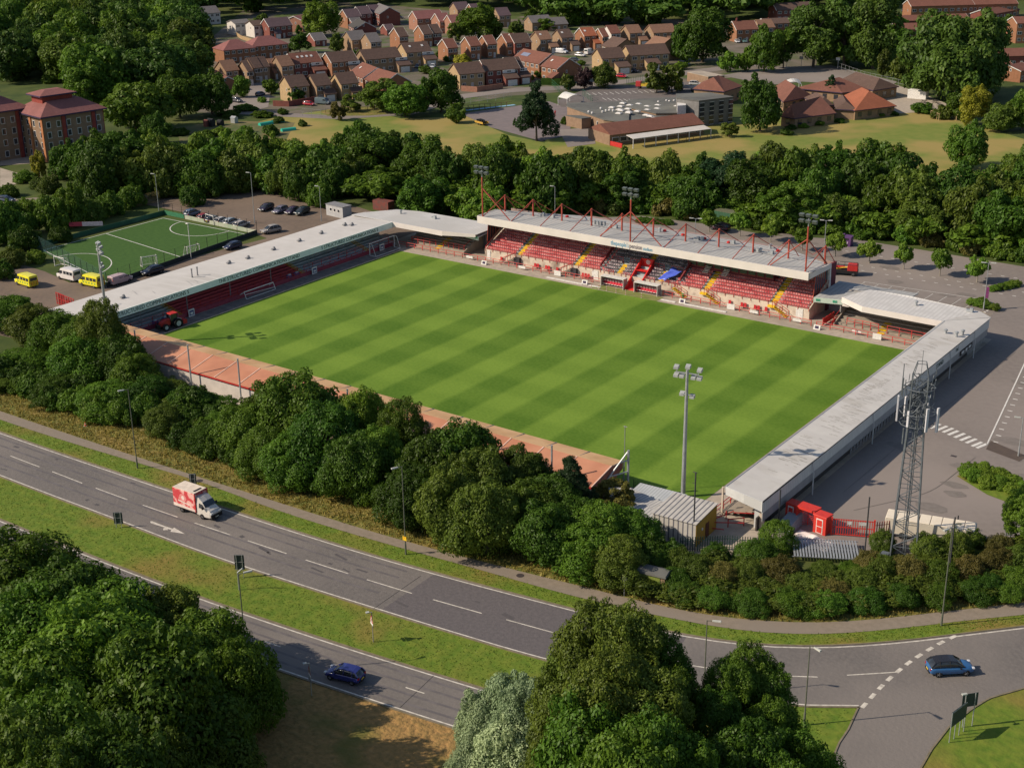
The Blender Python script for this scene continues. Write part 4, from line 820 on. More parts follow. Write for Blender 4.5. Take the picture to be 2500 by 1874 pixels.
# ---- goals
M_net = mat('white_net', (.6, .6, .62))
def goal(x, y, z, rz, tilt, w_, h_, label, netting=True):
    r = empty('goal', (x, y, z), rz, label, 'goal', None)
    r.rotation_euler = (tilt, 0, rz)
    b = MB(); 
    for s_ in (-1, 1): b.tube((s_*w_/2, 0, 0), (s_*w_/2, 0, h_), .08, 8)
    b.tube((-w_/2, 0, h_), (w_/2, 0, h_), .08, 8); b.build('goal_frame', M_white, r)
    b = MB()
    for s_ in (-1, 1): b.tube((s_*w_/2, 0, h_), (s_*w_/2, .7, h_), .04, 6); b.tube((s_*w_/2, .7, h_), (s_*w_/2, 1.6, 0), .05, 6); b.tube((s_*w_/2, 0, 0), (s_*w_/2, 1.6, 0), .07, 6)
    b.tube((-w_/2, 1.6, 0), (w_/2, 1.6, 0), .07, 6); b.build('rear_frame', M_white, r)
    if netting:
        b = MB(); n1 = int(w_/.3)
        for k in range(n1+1): xx = -w_/2+w_*k/n1; b.tube((xx, .7, h_), (xx, 1.6, 0), .008, 3)
        for k in range(7): t = k/7; b.tube((-w_/2, .7+.9*t, h_*(1-t)), (w_/2, .7+.9*t, h_*(1-t)), .008, 3)
        b.build('net', M_net, r)
    return note(r)
goal(-56.2, 32.8, .05, R(-90), 0, 7.6, 2.44, 'white full-size goal standing on the dark track near the far corner of the west end', False)
# the second goal lies tipped forward on the track
g2 = empty('goal', (-55.9, -2.2, .15), R(90), 'white full-size goal tipped on its front across the dark track, centre of the west end', 'goal')
b = MB()
for s_ in (-1, 1): b.tube((s_*3.7, 0, 1.35), (s_*3.7, -2.0, .1), .09, 8)
b.tube((-3.7, 0, 1.35), (3.7, 0, 1.35), .09, 8); b.tube((-3.7, .3, .5), (3.7, .3, .9), .05, 6); b.build('goal_frame', M_white, g2)
b = MB()
for s_ in (-1, 1): b.tube((s_*3.7, 0, 1.35), (s_*3.7, .5, .1), .06, 6)
b.tube((-3.7, .5, .1), (3.7, .5, .1), .06, 6); b.build('rear_frame', M_white, g2); g2.rotation_euler = (0, 0, R(-90))
for px, py, qx, qy, lb in ((298, 510, 325, 505, 'small white goal on the left touchline of the small-sided pitch'), (505, 545, 521, 550, 'small white goal at the far right of the small-sided pitch'), (460, 627, 487, 620, 'small netted goal beside the thin white pole of the small-sided pitch'), (350, 653, 383, 648, 'small netted goal right of the pale people carrier'), (135, 650, 158, 655, 'small netted goal behind the white minibus')):
    a = G(px, py); c = G(qx, qy); goal((a[0]+c[0])/2, (a[1]+c[1])/2, .07, math.atan2(c[1]-a[1], c[0]-a[0])+(math.pi if lb.startswith('small netted goal b') and 0 else 0), 0, max(3.0, math.dist(a, c)), 2.0, lb)
# ================================================================ TREES
def leaf_mat(name, dark, light, trans=.32, tip=None):
    m = bpy.data.materials.new(name); m.use_nodes = True; n = m.node_tree.nodes; L = m.node_tree.links; n.clear()
    o = n.new('ShaderNodeOutputMaterial'); d = n.new('ShaderNodeBsdfDiffuse'); t = n.new('ShaderNodeBsdfTranslucent'); g = n.new('ShaderNodeBsdfGlossy'); g.inputs['Roughness'].default_value = .5
    at = n.new('ShaderNodeAttribute'); at.attribute_name = 'var'; oi = n.new('ShaderNodeObjectInfo'); tc = n.new('ShaderNodeTexCoord'); no = n.new('ShaderNodeTexNoise'); no.inputs['Scale'].default_value = .55; no.inputs['Detail'].default_value = 2
    L.new(tc.outputs['Object'], no.inputs[0])
    a = n.new('ShaderNodeMath'); a.operation = 'MULTIPLY_ADD'; a.inputs[1].default_value = .5; L.new(at.outputs['Fac'], a.inputs[0])
    s = n.new('ShaderNodeMapRange'); s.inputs[1].default_value = .3; s.inputs[2].default_value = .7; s.inputs[3].default_value = 0; s.inputs[4].default_value = .5; L.new(no.outputs[0], s.inputs[0]); L.new(s.outputs[0], a.inputs[2])
    mx = n.new('ShaderNodeMix'); mx.data_type = 'RGBA'; mx.inputs[6].default_value = (*dark, 1); mx.inputs[7].default_value = (*light, 1); L.new(a.outputs[0], mx.inputs[0])
    hs = n.new('ShaderNodeHueSaturation'); h = n.new('ShaderNodeMapRange'); h.inputs[3].default_value = .492; h.inputs[4].default_value = .518; L.new(oi.outputs['Random'], h.inputs[0]); L.new(h.outputs[0], hs.inputs['Hue'])
    v = n.new('ShaderNodeMapRange'); v.inputs[3].default_value = .72; v.inputs[4].default_value = 1.25; 
    fr = n.new('ShaderNodeMath'); fr.operation = 'MULTIPLY'; fr.inputs[1].default_value = 7.31; L.new(oi.outputs['Random'], fr.inputs[0]); f2 = n.new('ShaderNodeMath'); f2.operation = 'FRACT'; L.new(fr.outputs[0], f2.inputs[0])
    L.new(f2.outputs[0], v.inputs[0]); L.new(v.outputs[0], hs.inputs['Value']); L.new(mx.outputs[2], hs.inputs['Color'])
    L.new(hs.outputs[0], d.inputs[0]); L.new(hs.outputs[0], t.inputs[0])
    m1 = n.new('ShaderNodeMixShader'); m1.inputs[0].default_value = trans; L.new(d.outputs[0], m1.inputs[1]); L.new(t.outputs[0], m1.inputs[2])
    m2 = n.new('ShaderNodeMixShader'); m2.inputs[0].default_value = .015; L.new(m1.outputs[0], m2.inputs[1]); L.new(g.outputs[0], m2.inputs[2]); L.new(m2.outputs[0], o.inputs[0])
    MATS[name] = m; return m
LM = {
 'deep': leaf_mat('deep_green_leaves', (.022, .056, .006), (.092, .165, .016)),
 'mid': leaf_mat('mid_green_leaves', (.034, .082, .008), (.135, .220, .020)),
 'bright': leaf_mat('bright_green_leaves', (.055, .120, .010), (.20, .290, .028)),
 'olive': leaf_mat('olive_leaves', (.042, .072, .009), (.155, .205, .026)),
 'gold': leaf_mat('golden_leaves', (.14, .13, .012), (.36, .33, .035)),
 'brown': leaf_mat('brownish_scrub_leaves', (.060, .055, .012), (.19, .165, .040)),
 'silver': leaf_mat('silver_willow_leaves', (.17, .24, .10), (.50, .60, .34)),
 'purple': leaf_mat('copper_beech_leaves', (.030, .016, .020), (.10, .055, .06)),
 'pine': leaf_mat('dark_conifer_needles', (.010, .028, .010), (.040, .078, .026)),
 'far': leaf_mat('distant_green_leaves', (.030, .070, .011), (.112, .185, .026)),
}
M_bark = mat('bark', (.13, .10, .075), (.08, .065, .05), 3, .95)
M_bark2 = mat('pale_bark', (.30, .27, .22), (.20, .18, .15), 3, .9)
def np_mesh(name, V, F, mt, var=None):
    me = bpy.data.meshes.new(name); n = len(V); k = len(F); me.vertices.add(n); me.vertices.foreach_set('co', V.astype(np.float32).ravel())
    me.loops.add(4*k); me.loops.foreach_set('vertex_index', F.astype(np.int32).ravel()); me.polygons.add(k); me.polygons.foreach_set('loop_start', np.arange(0, 4*k, 4, dtype=np.int32))
    me.update(calc_edges=True)
    if var is not None: a = me.attributes.new('var', 'FLOAT', 'FACE'); a.data.foreach_set('value', var.astype(np.float32))
    me.materials.append(mt); me.validate() if False else None
    return me
def crown_arrays(seed, shape, nl, leaf, lobes=26):
    """unit crown: radius 1, base z 0, top z 1 (scaled by the caller), built of leaf clumps on many lobes; leaf is relative to the radius"""
    r = np.random.default_rng(seed); n = lobes
    d = r.normal(size=(n, 3)); d /= np.linalg.norm(d, axis=1)[:, None]
    if shape == 'round':
        d[:, 2] = np.where(d[:, 2] < -.45, -d[:, 2], d[:, 2]); k = r.uniform(.40, .80, n)[:, None]; c = d*k*[1, 1, .98]; R_ = r.uniform(.16, .34, n)
    elif shape == 'dome':
        d[:, 2] = np.abs(d[:, 2])*1.0-.3; c = d*r.uniform(.35, .80, n)[:, None]; R_ = r.uniform(.15, .33, n)
    elif shape == 'tall':
        z = r.uniform(-.8, .8, n); w_ = np.sqrt(np.clip(1-(z*.9)**2, .05, 1))*.62; t = r.uniform(0, 6.28, n); c = np.c_[w_*np.cos(t), w_*np.sin(t), z]; R_ = r.uniform(.2, .34, n)
    elif shape == 'cone':
        z = np.sort(r.uniform(-.85, .92, n)); w_ = (.98-z)/1.9*.72; t = r.uniform(0, 6.28, n); c = np.c_[w_*np.cos(t), w_*np.sin(t), z]; R_ = .12+.26*(1-z)/1.9+r.uniform(-.03, .04, n)
    elif shape == 'spray':   # loose, upright twigs
        z = r.uniform(-.7, .85, n); w_ = np.sqrt(np.clip(1-z**2, .04, 1))*.75; t = r.uniform(0, 6.28, n); c = np.c_[w_*np.cos(t), w_*np.sin(t), z]; R_ = r.uniform(.12, .27, n)
    elif shape == 'bush':
        d[:, 2] = np.abs(d[:, 2])*.9-.5; c = d*r.uniform(.35, .78, n)[:, None]; R_ = r.uniform(.2, .36, n)
    c = np.r_[c, [[0, 0, -.1]]]; R_ = np.r_[R_, .5 if shape not in ('cone', 'tall') else .35]
    # small sprigs breaking the outline
    ns = n*2; i = r.integers(0, n, ns); ds = r.normal(size=(ns, 3)); ds[:, 2] = ds[:, 2]*.7+.35; ds /= np.linalg.norm(ds, axis=1)[:, None]
    c = np.r_[c, c[i]+ds*R_[i][:, None]*1.02]; R_ = np.r_[R_, r.uniform(.07, .14, ns)]
    w_ = R_**2; w_ /= w_.sum(); idx = r.choice(len(R_), nl, p=w_)
    u = r.normal(size=(nl, 3)); u[:, 2] += .25; u /= np.linalg.norm(u, axis=1)[:, None]
    p = c[idx]+u*(R_[idx]*r.uniform(.72, 1.08, nl))[:, None]*[1, 1, .82]
    keep = np.ones(nl, bool)
    for j in range(n+1):
        q = np.linalg.norm(p-c[j], axis=1); keep &= ~((q < R_[j]*.62) & (idx != j))
    p = p[keep]; u = u[keep]; m = len(p)
    nn = u*1.0+r.normal(size=(m, 3))*.45+[0, 0, .3]; nn /= np.linalg.norm(nn, axis=1)[:, None]
    a = np.cross(nn, r.normal(size=(m, 3))); a /= np.linalg.norm(a, axis=1)[:, None]; b_ = np.cross(nn, a)
    s = (leaf*r.uniform(.55, 1.3, m))[:, None]
    V = np.stack([p-a*s, p-b_*s*.55+a*s*.1, p+a*s, p+b_*s*.55+a*s*.1], 1).reshape(-1, 3)
    F = np.arange(4*m).reshape(-1, 4); var = r.uniform(0, 1, m)
    return V, F, var
CA = {}
def crown_src(seed, shape, nl, leaf, lobes=26):
    k = (seed, shape, nl, leaf, lobes)
    if k not in CA: CA[k] = crown_arrays(*k)
    return CA[k]
PROTO = {}
SIZES = {'n': (66000, .0265, 62), 'm': (17000, .05, 44), 'f': (5500, .085, 26)}
def proto(shape, leafk, lod, seed, low=.2):
    key = (shape, leafk, lod, seed, low)
    if key not in PROTO:
        nl, lf, lo = SIZES[lod]; V, F, var = crown_src(seed, shape, nl, lf, lo)
        # crown occupies z 0.18..1 of unit height, radius 1
        V2 = V.copy(); z0, z1 = np.percentile(V[:, 2], 1), np.percentile(V[:, 2], 99.7); V2[:, 2] = low+(1-low)*(V[:, 2]-z0)/(z1-z0)
        PROTO[key] = np_mesh('crown', V2, F, LM[leafk], var)
    return PROTO[key]
def trunk_mesh(bushy, pale=False):
    b = MB()
    if bushy:
        for k in range(5): t = k*1.256; b.tube((0, 0, 0), (.3*math.cos(t), .3*math.sin(t), .5), .035, 5, 0, .015)
    else:
        b.tube((0, 0, 0), (.02, .01, .35), .055, 7, 0, .038); b.tube((.02, .01, .35), (0, 0, .7), .038, 6, 0, .015)
        for k in range(6): t = k*1.05+.3; z = .24+.06*k; b.tube((0, 0, z), (.45*math.cos(t), .45*math.sin(t), z+.2), .022, 5, 0, .007)
    me = bpy.data.meshes.new('trunk'); me.from_pydata(b.v, [], b.f); me.materials.append(M_bark2 if pale else M_bark); return me
TR = [trunk_mesh(False), trunk_mesh(True), trunk_mesh(False, True)]
NT = [0]; LOW = [.04]
TREES = []
def tree(x, y, h, rad, leafk='mid', shape='round', lod='m', label=None, group=None, kind='tree', pale=False, low=None):
    if shape == 'bush' and kind == 'tree': kind = 'shrub'
    if low is None: low = .0 if shape == 'bush' else LOW[0]
    NT[0] += 1; r = empty(kind, (x, y, 0), NT[0]*2.399)
    c = bpy.data.objects.new('crown', proto(shape, leafk, lod, NT[0] % (3 if lod != 'n' else 1), low)); C.objects.link(c); c.parent = r; ch = min(h, 2.25*rad) if lod == 'n' else h; c.scale = (rad*1.06, rad*1.06*(1+.1*math.sin(NT[0])), ch); c.location = (0, 0, h-ch)
    t = bpy.data.objects.new('trunk', TR[1] if shape == 'bush' else (TR[2] if pale else TR[0])); C.objects.link(t); t.parent = r; t.scale = (rad, rad, h)
    tag(r, label, {'tree': 'tree', 'shrub': 'shrub'}.get(kind, kind), group)
    TREES.append((r, x, y, h, rad, leafk, shape))
    return r
def proj(x, y, z):
    v = RM@np.array([x-CAM[0], y-CAM[1], z-CAM[2]]); return v[0]*FPX/-v[2]+PX0, -v[1]*FPX/-v[2]+PY0, -v[2]
def by_base(px, base, top, hw, leafk, shape, lod, label, **k):
    x, y = G(px, base); lo, hi = 0, 45
    for _ in range(30):
        mid = (lo+hi)/2
        if proj(x, y, mid)[1] > top: lo = mid
        else: hi = mid
    return tree(x, y, lo, 1.13*hw*proj(x, y, 5)[2]/FPX, leafk, shape, lod, label, **k)
def by_top(px, top, yw, rad, leafk, shape, lod, label, **k):
    g0 = G(px, top, 0); f = (yw-CAM[1])/(g0[1]-CAM[1]); z = 77*(1-f); x = CAM[0]+(g0[0]-CAM[0])*f
    return tree(x, yw, z, rad, leafk, shape, lod, label, **k)
LN = {'deep': 'deep green', 'mid': 'mid green', 'bright': 'bright green', 'olive': 'olive green', 'gold': 'golden', 'brown': 'brownish', 'silver': 'silver-leaved', 'purple': 'dark purple', 'pine': 'dark conifer', 'far': 'hazy green'}
SNM = {'round': 'round-crowned tree', 'dome': 'spreading tree', 'tall': 'tall upright tree', 'cone': 'conical tree', 'spray': 'loose feathery tree', 'bush': 'bushy shrub'}
def ordn(n): return '%d%s' % (n, 'th' if 10 < n % 100 < 20 else {1: 'st', 2: 'nd', 3: 'rd'}.get(n % 10, 'th'))
def region(items, where, group):
    """label a set of trees by look and by place along their belt"""
    it = sorted(items, key=lambda q: proj(q[1], q[2], q[3]*.6)[0])
    cnt = {}
    for q in it:
        k = (q[5], q[6]); cnt[k] = cnt.get(k, 0)+1
    seen = {}
    for q in it:
        k = (q[5], q[6]); seen[k] = seen.get(k, 0)+1; nm = LN[q[5]]+' '+SNM[q[6]]
        q[0]['label'] = nm+' '+where if cnt[k] == 1 else '%s %s %s' % (ordn(seen[k]), nm+' from left', where); q[0]['group'] = group
def inside(p, poly):
    x, y = p; c = False; j = len(poly)-1
    for i in range(len(poly)):
        if (poly[i][1] > y) != (poly[j][1] > y) and x < (poly[j][0]-poly[i][0])*(y-poly[i][1])/(poly[j][1]-poly[i][1])+poly[i][0]: c = not c
        j = i
    return c
def scatter(poly, sp, seed, avoid=()):
    r = random.Random(seed); xs = [p[0] for p in poly]; ys = [p[1] for p in poly]; out = []
    for _ in range(int((max(xs)-min(xs))*(max(ys)-min(ys))/sp/sp*14)):
        p = (r.uniform(min(xs), max(xs)), r.uniform(min(ys), max(ys)))
        if inside(p, poly) and all((p[0]-q[0])**2+(p[1]-q[1])**2 > sp*sp for q in out) and all((p[0]-q[0])**2+(p[1]-q[1])**2 > q[2]**2 for q in avoid): out.append(p)
    return out
# --- hedge of trees between footpath and ground
i0 = len(TREES); K = 'mid deep olive'.split()
for q in [(20, 738, -39, 4.5, 'mid'), (75, 765, -43, 4.8, 'olive'), (140, 775, -43, 4.8, 'mid'), (232, 748, -46, 3.6, 'olive', 'round'), (270, 805, -45, 4.2, 'mid'), (195, 790, -45, 5.0, 'mid'), (190, 835, -50, 5.2, 'mid'), (60, 870, -52, 5.4, 'mid'), (285, 835, -47, 4.4, 'deep'), (325, 880, -49, 4.3, 'mid'), (150, 930, -56, 4.4, 'deep'), (255, 950, -56, 4.2, 'mid'), (10, 930, -58, 3.6, 'olive'),
          (355, 935, -51, 3.6, 'deep'), (400, 945, -48, 3.4, 'olive'), (465, 965, -49, 3.8, 'mid'), (530, 985, -47, 3.4, 'deep'), (545, 1030, -52, 3.9, 'mid'), (505, 1050, -56, 3.2, 'deep'), (390, 1010, -56, 2.6, 'olive'),
          (725, 925, -49, 6.2, 'mid'), (650, 955, -49, 5.0, 'olive'), (855, 990, -47, 4.4, 'deep'), (885, 962, -46, 3.4, 'bright', 'dome'), (975, 990, -46, 3.0, 'mid', 'round'), (600, 1005, -54, 4.6, 'mid'), (785, 1000, -54, 5.4, 'deep'), (700, 1085, -58, 4.0, 'mid'), (870, 1075, -56, 4.4, 'deep'), (635, 1060, -58, 3.6, 'mid'), (930, 1060, -52, 3.6, 'bright'),
          (1120, 1045, -49, 5.4, 'mid'), (1055, 1080, -53, 4.8, 'deep'), (1185, 1110, -52, 4.6, 'olive'), (1000, 1150, -57, 4.2, 'deep'), (1095, 1160, -58.5, 4.6, 'olive'), (1185, 1190, -58.5, 4.4, 'olive'), (1255, 1118, -48, 3.4, 'olive', 'spray'), (1300, 1125, -47, 3.2, 'deep'), (1392, 1130, -46.5, 2.6, 'pine', 'cone'), (1280, 1200, -54, 4.2, 'mid'), (1350, 1175, -49, 3.6, 'deep'), (1400, 1235, -51, 4.2, 'mid'), (1330, 1250, -56, 4.4, 'deep'), (1470, 1245, -51, 3.8, 'bright'), (1430, 1300, -55, 4.0, 'mid'), (1545, 1262, -48.6, 3.4, 'mid'), (1510, 1330, -55, 3.6, 'olive')]:
    lf = q[4]; by_top(q[0], q[1]-14, q[2], q[3]*1.16, lf, q[5] if len(q) > 5 else ('dome' if q[3] > 4.2 else 'round'), 'n', 'x')
region(TREES[i0:], 'in the hedge above the footpath', 'trees between footpath and stand')
# low growth filling the foot of the hedge
i0 = len(TREES); r_ = random.Random(11)
for k in range(64):
    t = k/64*1.0; x = -62+t*122; yb = np.interp(x, [p[0] for p in pathU], [p[1] for p in pathU])
    y = yb+r_.uniform(6, 10); sz = r_.uniform(2.2, 3.4)
    if -25 < x < -16: y += 5
    tree(x, y, sz*r_.uniform(1.1, 1.6), sz, r_.choice(['deep', 'mid', 'olive', 'mid']), 'bush', 'm', 'x')
region(TREES[i0:], 'at the foot of the roadside hedge', 'low shrubs along the verge')
# scrub at the right, before the fence
i0 = len(TREES)
for k, (px, py, h, rad, lf) in enumerate([(1600, 1395, 3.2, 2.6, 'mid'), (1650, 1400, 3.0, 2.4, 'olive'), (1700, 1420, 3.0, 2.6, 'olive'), (1760, 1430, 2.8, 2.6, 'brown'), (1745, 1375, 2.4, 2.0, 'deep'), (1830, 1370, 2.6, 2.0, 'mid'), (1895, 1335, 3.4, 2.5, 'bright'), (1860, 1380, 3.0, 2.4, 'mid'), (1820, 1425, 2.8, 2.6, 'olive'), (1900, 1420, 2.8, 2.8, 'brown'), (1960, 1445, 2.2, 2.4, 'olive'), (2012, 1408, 1.7, 2.3, 'olive'), (2072, 1412, 1.7, 2.2, 'mid'), (2030, 1460, 2.2, 2.6, 'brown'), (2100, 1440, 2.6, 2.4, 'olive'), (2125, 1400, 2.8, 2.0, 'brown'), (2150, 1415, 3.0, 2.4, 'olive'), (2150, 1345, 2.6, 1.8, 'olive'), (2215, 1420, 3.2, 2.6, 'brown'), (2290, 1430, 3.0, 2.7, 'mid'), (2265, 1370, 3.4, 2.3, 'olive'), (2330, 1365, 3.6, 2.2, 'olive'), (2330, 1330, 2.6, 1.6, 'mid'), (2375, 1340, 2.6, 1.8, 'bright'), (2360, 1420, 3.2, 2.6, 'brown'), (2430, 1400, 3.2, 2.7, 'brown'), (2440, 1355, 2.6, 2.0, 'brown'), (2490, 1400, 3.4, 2.6, 'olive'), (2480, 1440, 2.6, 2.4, 'mid'), (2410, 1450, 2.4, 2.4, 'deep'), (1670, 1465, 2.2, 2.3, 'deep'), (1740, 1480, 2.2, 2.4, 'mid'), (1830, 1485, 2.2, 2.4, 'deep'), (1930, 1490, 2.2, 2.5, 'mid'), (2020, 1490, 2.2, 2.5, 'mid'), (2110, 1483, 2.2, 2.4, 'deep'), (2200, 1475, 2.2, 2.4, 'mid'), (2290, 1467, 2.2, 2.3, 'mid'), (2380, 1460, 2.2, 2.3, 'deep'), (2460, 1462, 2.0, 2.2, 'mid'), (1640, 1440, 2.6, 2.4, 'mid')]):
    x, y = G(px, py); tree(x, y, h, rad, lf, 'bush', 'n' if lf != 'brown' else 'n', 'x')
region(TREES[i0:], 'in the scrub below the red fence', 'scrub along the fence')
by_base(2492, 1335, 1195, 46, 'bright', 'spray', 'n', 'bright green sapling at the right edge, beside the car park corner')
x, y = G(1393, 1170); tree(47.2, -43.5, 5.2, 3.0, 'brown', 'spray', 'm', 'half-bare twiggy bush against the grey sheds by the salmon stand end')
# island bed shrubs
i0 = len(TREES)
for x, y in ((78, -5.6), (79.4, -4.4), (80.6, -6.2), (81.9, -4.9), (82.6, -7.3), (83.7, -5.8), (84.6, -8.4), (85.8, -7), (86.6, -9.6), (87.6, -8.2), (79, -6.9), (81.3, -8)): tree(x, y, 1.5, 1.5, 'bright', 'bush', 'm', 'x')
region(TREES[i0:], 'in the right-hand car park island', 'island shrubs')
i0 = len(TREES)
for x, y in ((55.2, 74.6), (56, 76.2), (56.8, 77.8), (57.4, 79.6), (54.6, 64.6), (56, 64.1), (57.4, 63.7), (58.8, 63.6), (55.8, 66)): tree(x, y, 1.2, 1.25, 'bright', 'bush', 'm', 'x')
region(TREES[i0:], 'in the small islands near the right-hand lamp post', 'island shrubs')
i0 = len(TREES)
for k in range(8): x, y = G(1565+k*9.5, 542+k*.8); tree(x, y, 1.1, 1.4, 'mid', 'bush', 'm', 'x')
region(TREES[i0:], 'in the oval bed behind the main stand', 'island shrubs')
# young car park trees
i0 = len(TREES)
for px, py in ((2039, 626), (2122, 643), (2206, 657), (2294, 673), (2385, 689), (1732, 567), (1806, 577), (1881, 590), (1958, 612)):
    x, y = G(px, py); tree(x, y, 5.0+.3*math.sin(px), 2.3, 'bright', 'dome', 'f', 'x', pale=True, low=.34)
region(TREES[i0:], 'in the car park behind the main stand', 'young car park trees')
# --- foreground trees
for x, y, h in ((-37, -95, 13), (-44, -97, 12)): tree(x, y, h, 5.5, 'mid', 'dome', 'm', 'tree standing outside the left edge, throwing shade on the road, %s one' % ('nearer' if x == -37 else 'farther'))
i0 = len(TREES)
for q in [(40, 1330, -99, 6.2, 'mid'), (150, 1385, -101, 6.0, 'deep'), (30, 1470, -108, 6, 'mid'), (290, 1440, -101, 6.6, 'mid'), (395, 1450, -97, 4.6, 'olive'), (200, 1520, -109, 7.2, 'bright'), (70, 1600, -115, 6.2, 'mid'), (330, 1570, -110, 6, 'mid'), (520, 1510, -97.5, 5.0, 'bright'), (440, 1560, -102, 4.6, 'mid'), (560, 1590, -100, 4.0, 'bright'), (140, 1700, -121, 5.6, 'mid'), (290, 1690, -113, 5, 'deep'), (480, 1720, -107.5, 4.6, 'olive'), (20, 1760, -126, 4.6, 'olive'), (230, 1790, -126, 4.4, 'deep'), (390, 1800, -114, 4.2, 'olive'), (100, 1830, -130, 3.6, 'mid')]:
    by_top(q[0], q[1]-10, q[2], q[3]*(1.28 if q[0] < 400 else 1.1), q[4], 'dome', 'n', 'x')
region(TREES[i0:], 'in the bottom left wood', 'foreground trees at bottom left')
i0 = len(TREES)
for q in [(1455, 1490, -96, 4.2), (1535, 1482, -95, 3.8), (1415, 1560, -97, 3.6), (1375, 1650, -99, 3.6), (1490, 1590, -101, 4.8), (1600, 1550, -94, 3.2), (1640, 1615, -94.5, 3.0), (1575, 1640, -100, 4), (1440, 1720, -105, 4.4), (1590, 1740, -104, 4.0), (1520, 1800, -109, 4), (1370, 1800, -106, 3.4), (1680, 1800, -103, 3.2),
          (1830, 1582, -88.5, 2.8), (1790, 1610, -90.5, 2.6), (1870, 1620, -88, 2.6), (1760, 1700, -95, 3.2), (1880, 1710, -91, 3.2), (1820, 1780, -98, 3.6), (1950, 1770, -91, 2.8), (1740, 1820, -101, 3.0), (2000, 1835, -93, 2.6), (1910, 1850, -98, 3)]:
    by_top(q[0], q[1], q[2], q[3]*(.92 if q[1] < 1720 else 1.1), ['mid', 'olive', 'deep', 'mid'][int(q[0]/10) % 4], 'round' if q[1] < 1720 else 'dome', 'n', 'x')
region(TREES[i0:], 'in the bottom centre clump', 'foreground trees at bottom centre')
i0 = len(TREES)
for q in [(1235, 1645, -93, 3.4), (1180, 1690, -94, 3.0), (1160, 1790, -98, 2.8), (1240, 1760, -98, 3.4), (1290, 1660, -95, 2.8)]: by_top(q[0], q[1]+6, q[2], q[3]*1.08, 'silver', 'dome', 'n', 'x')
region(TREES[i0:], 'left of the bottom centre poplars', 'silver willows')
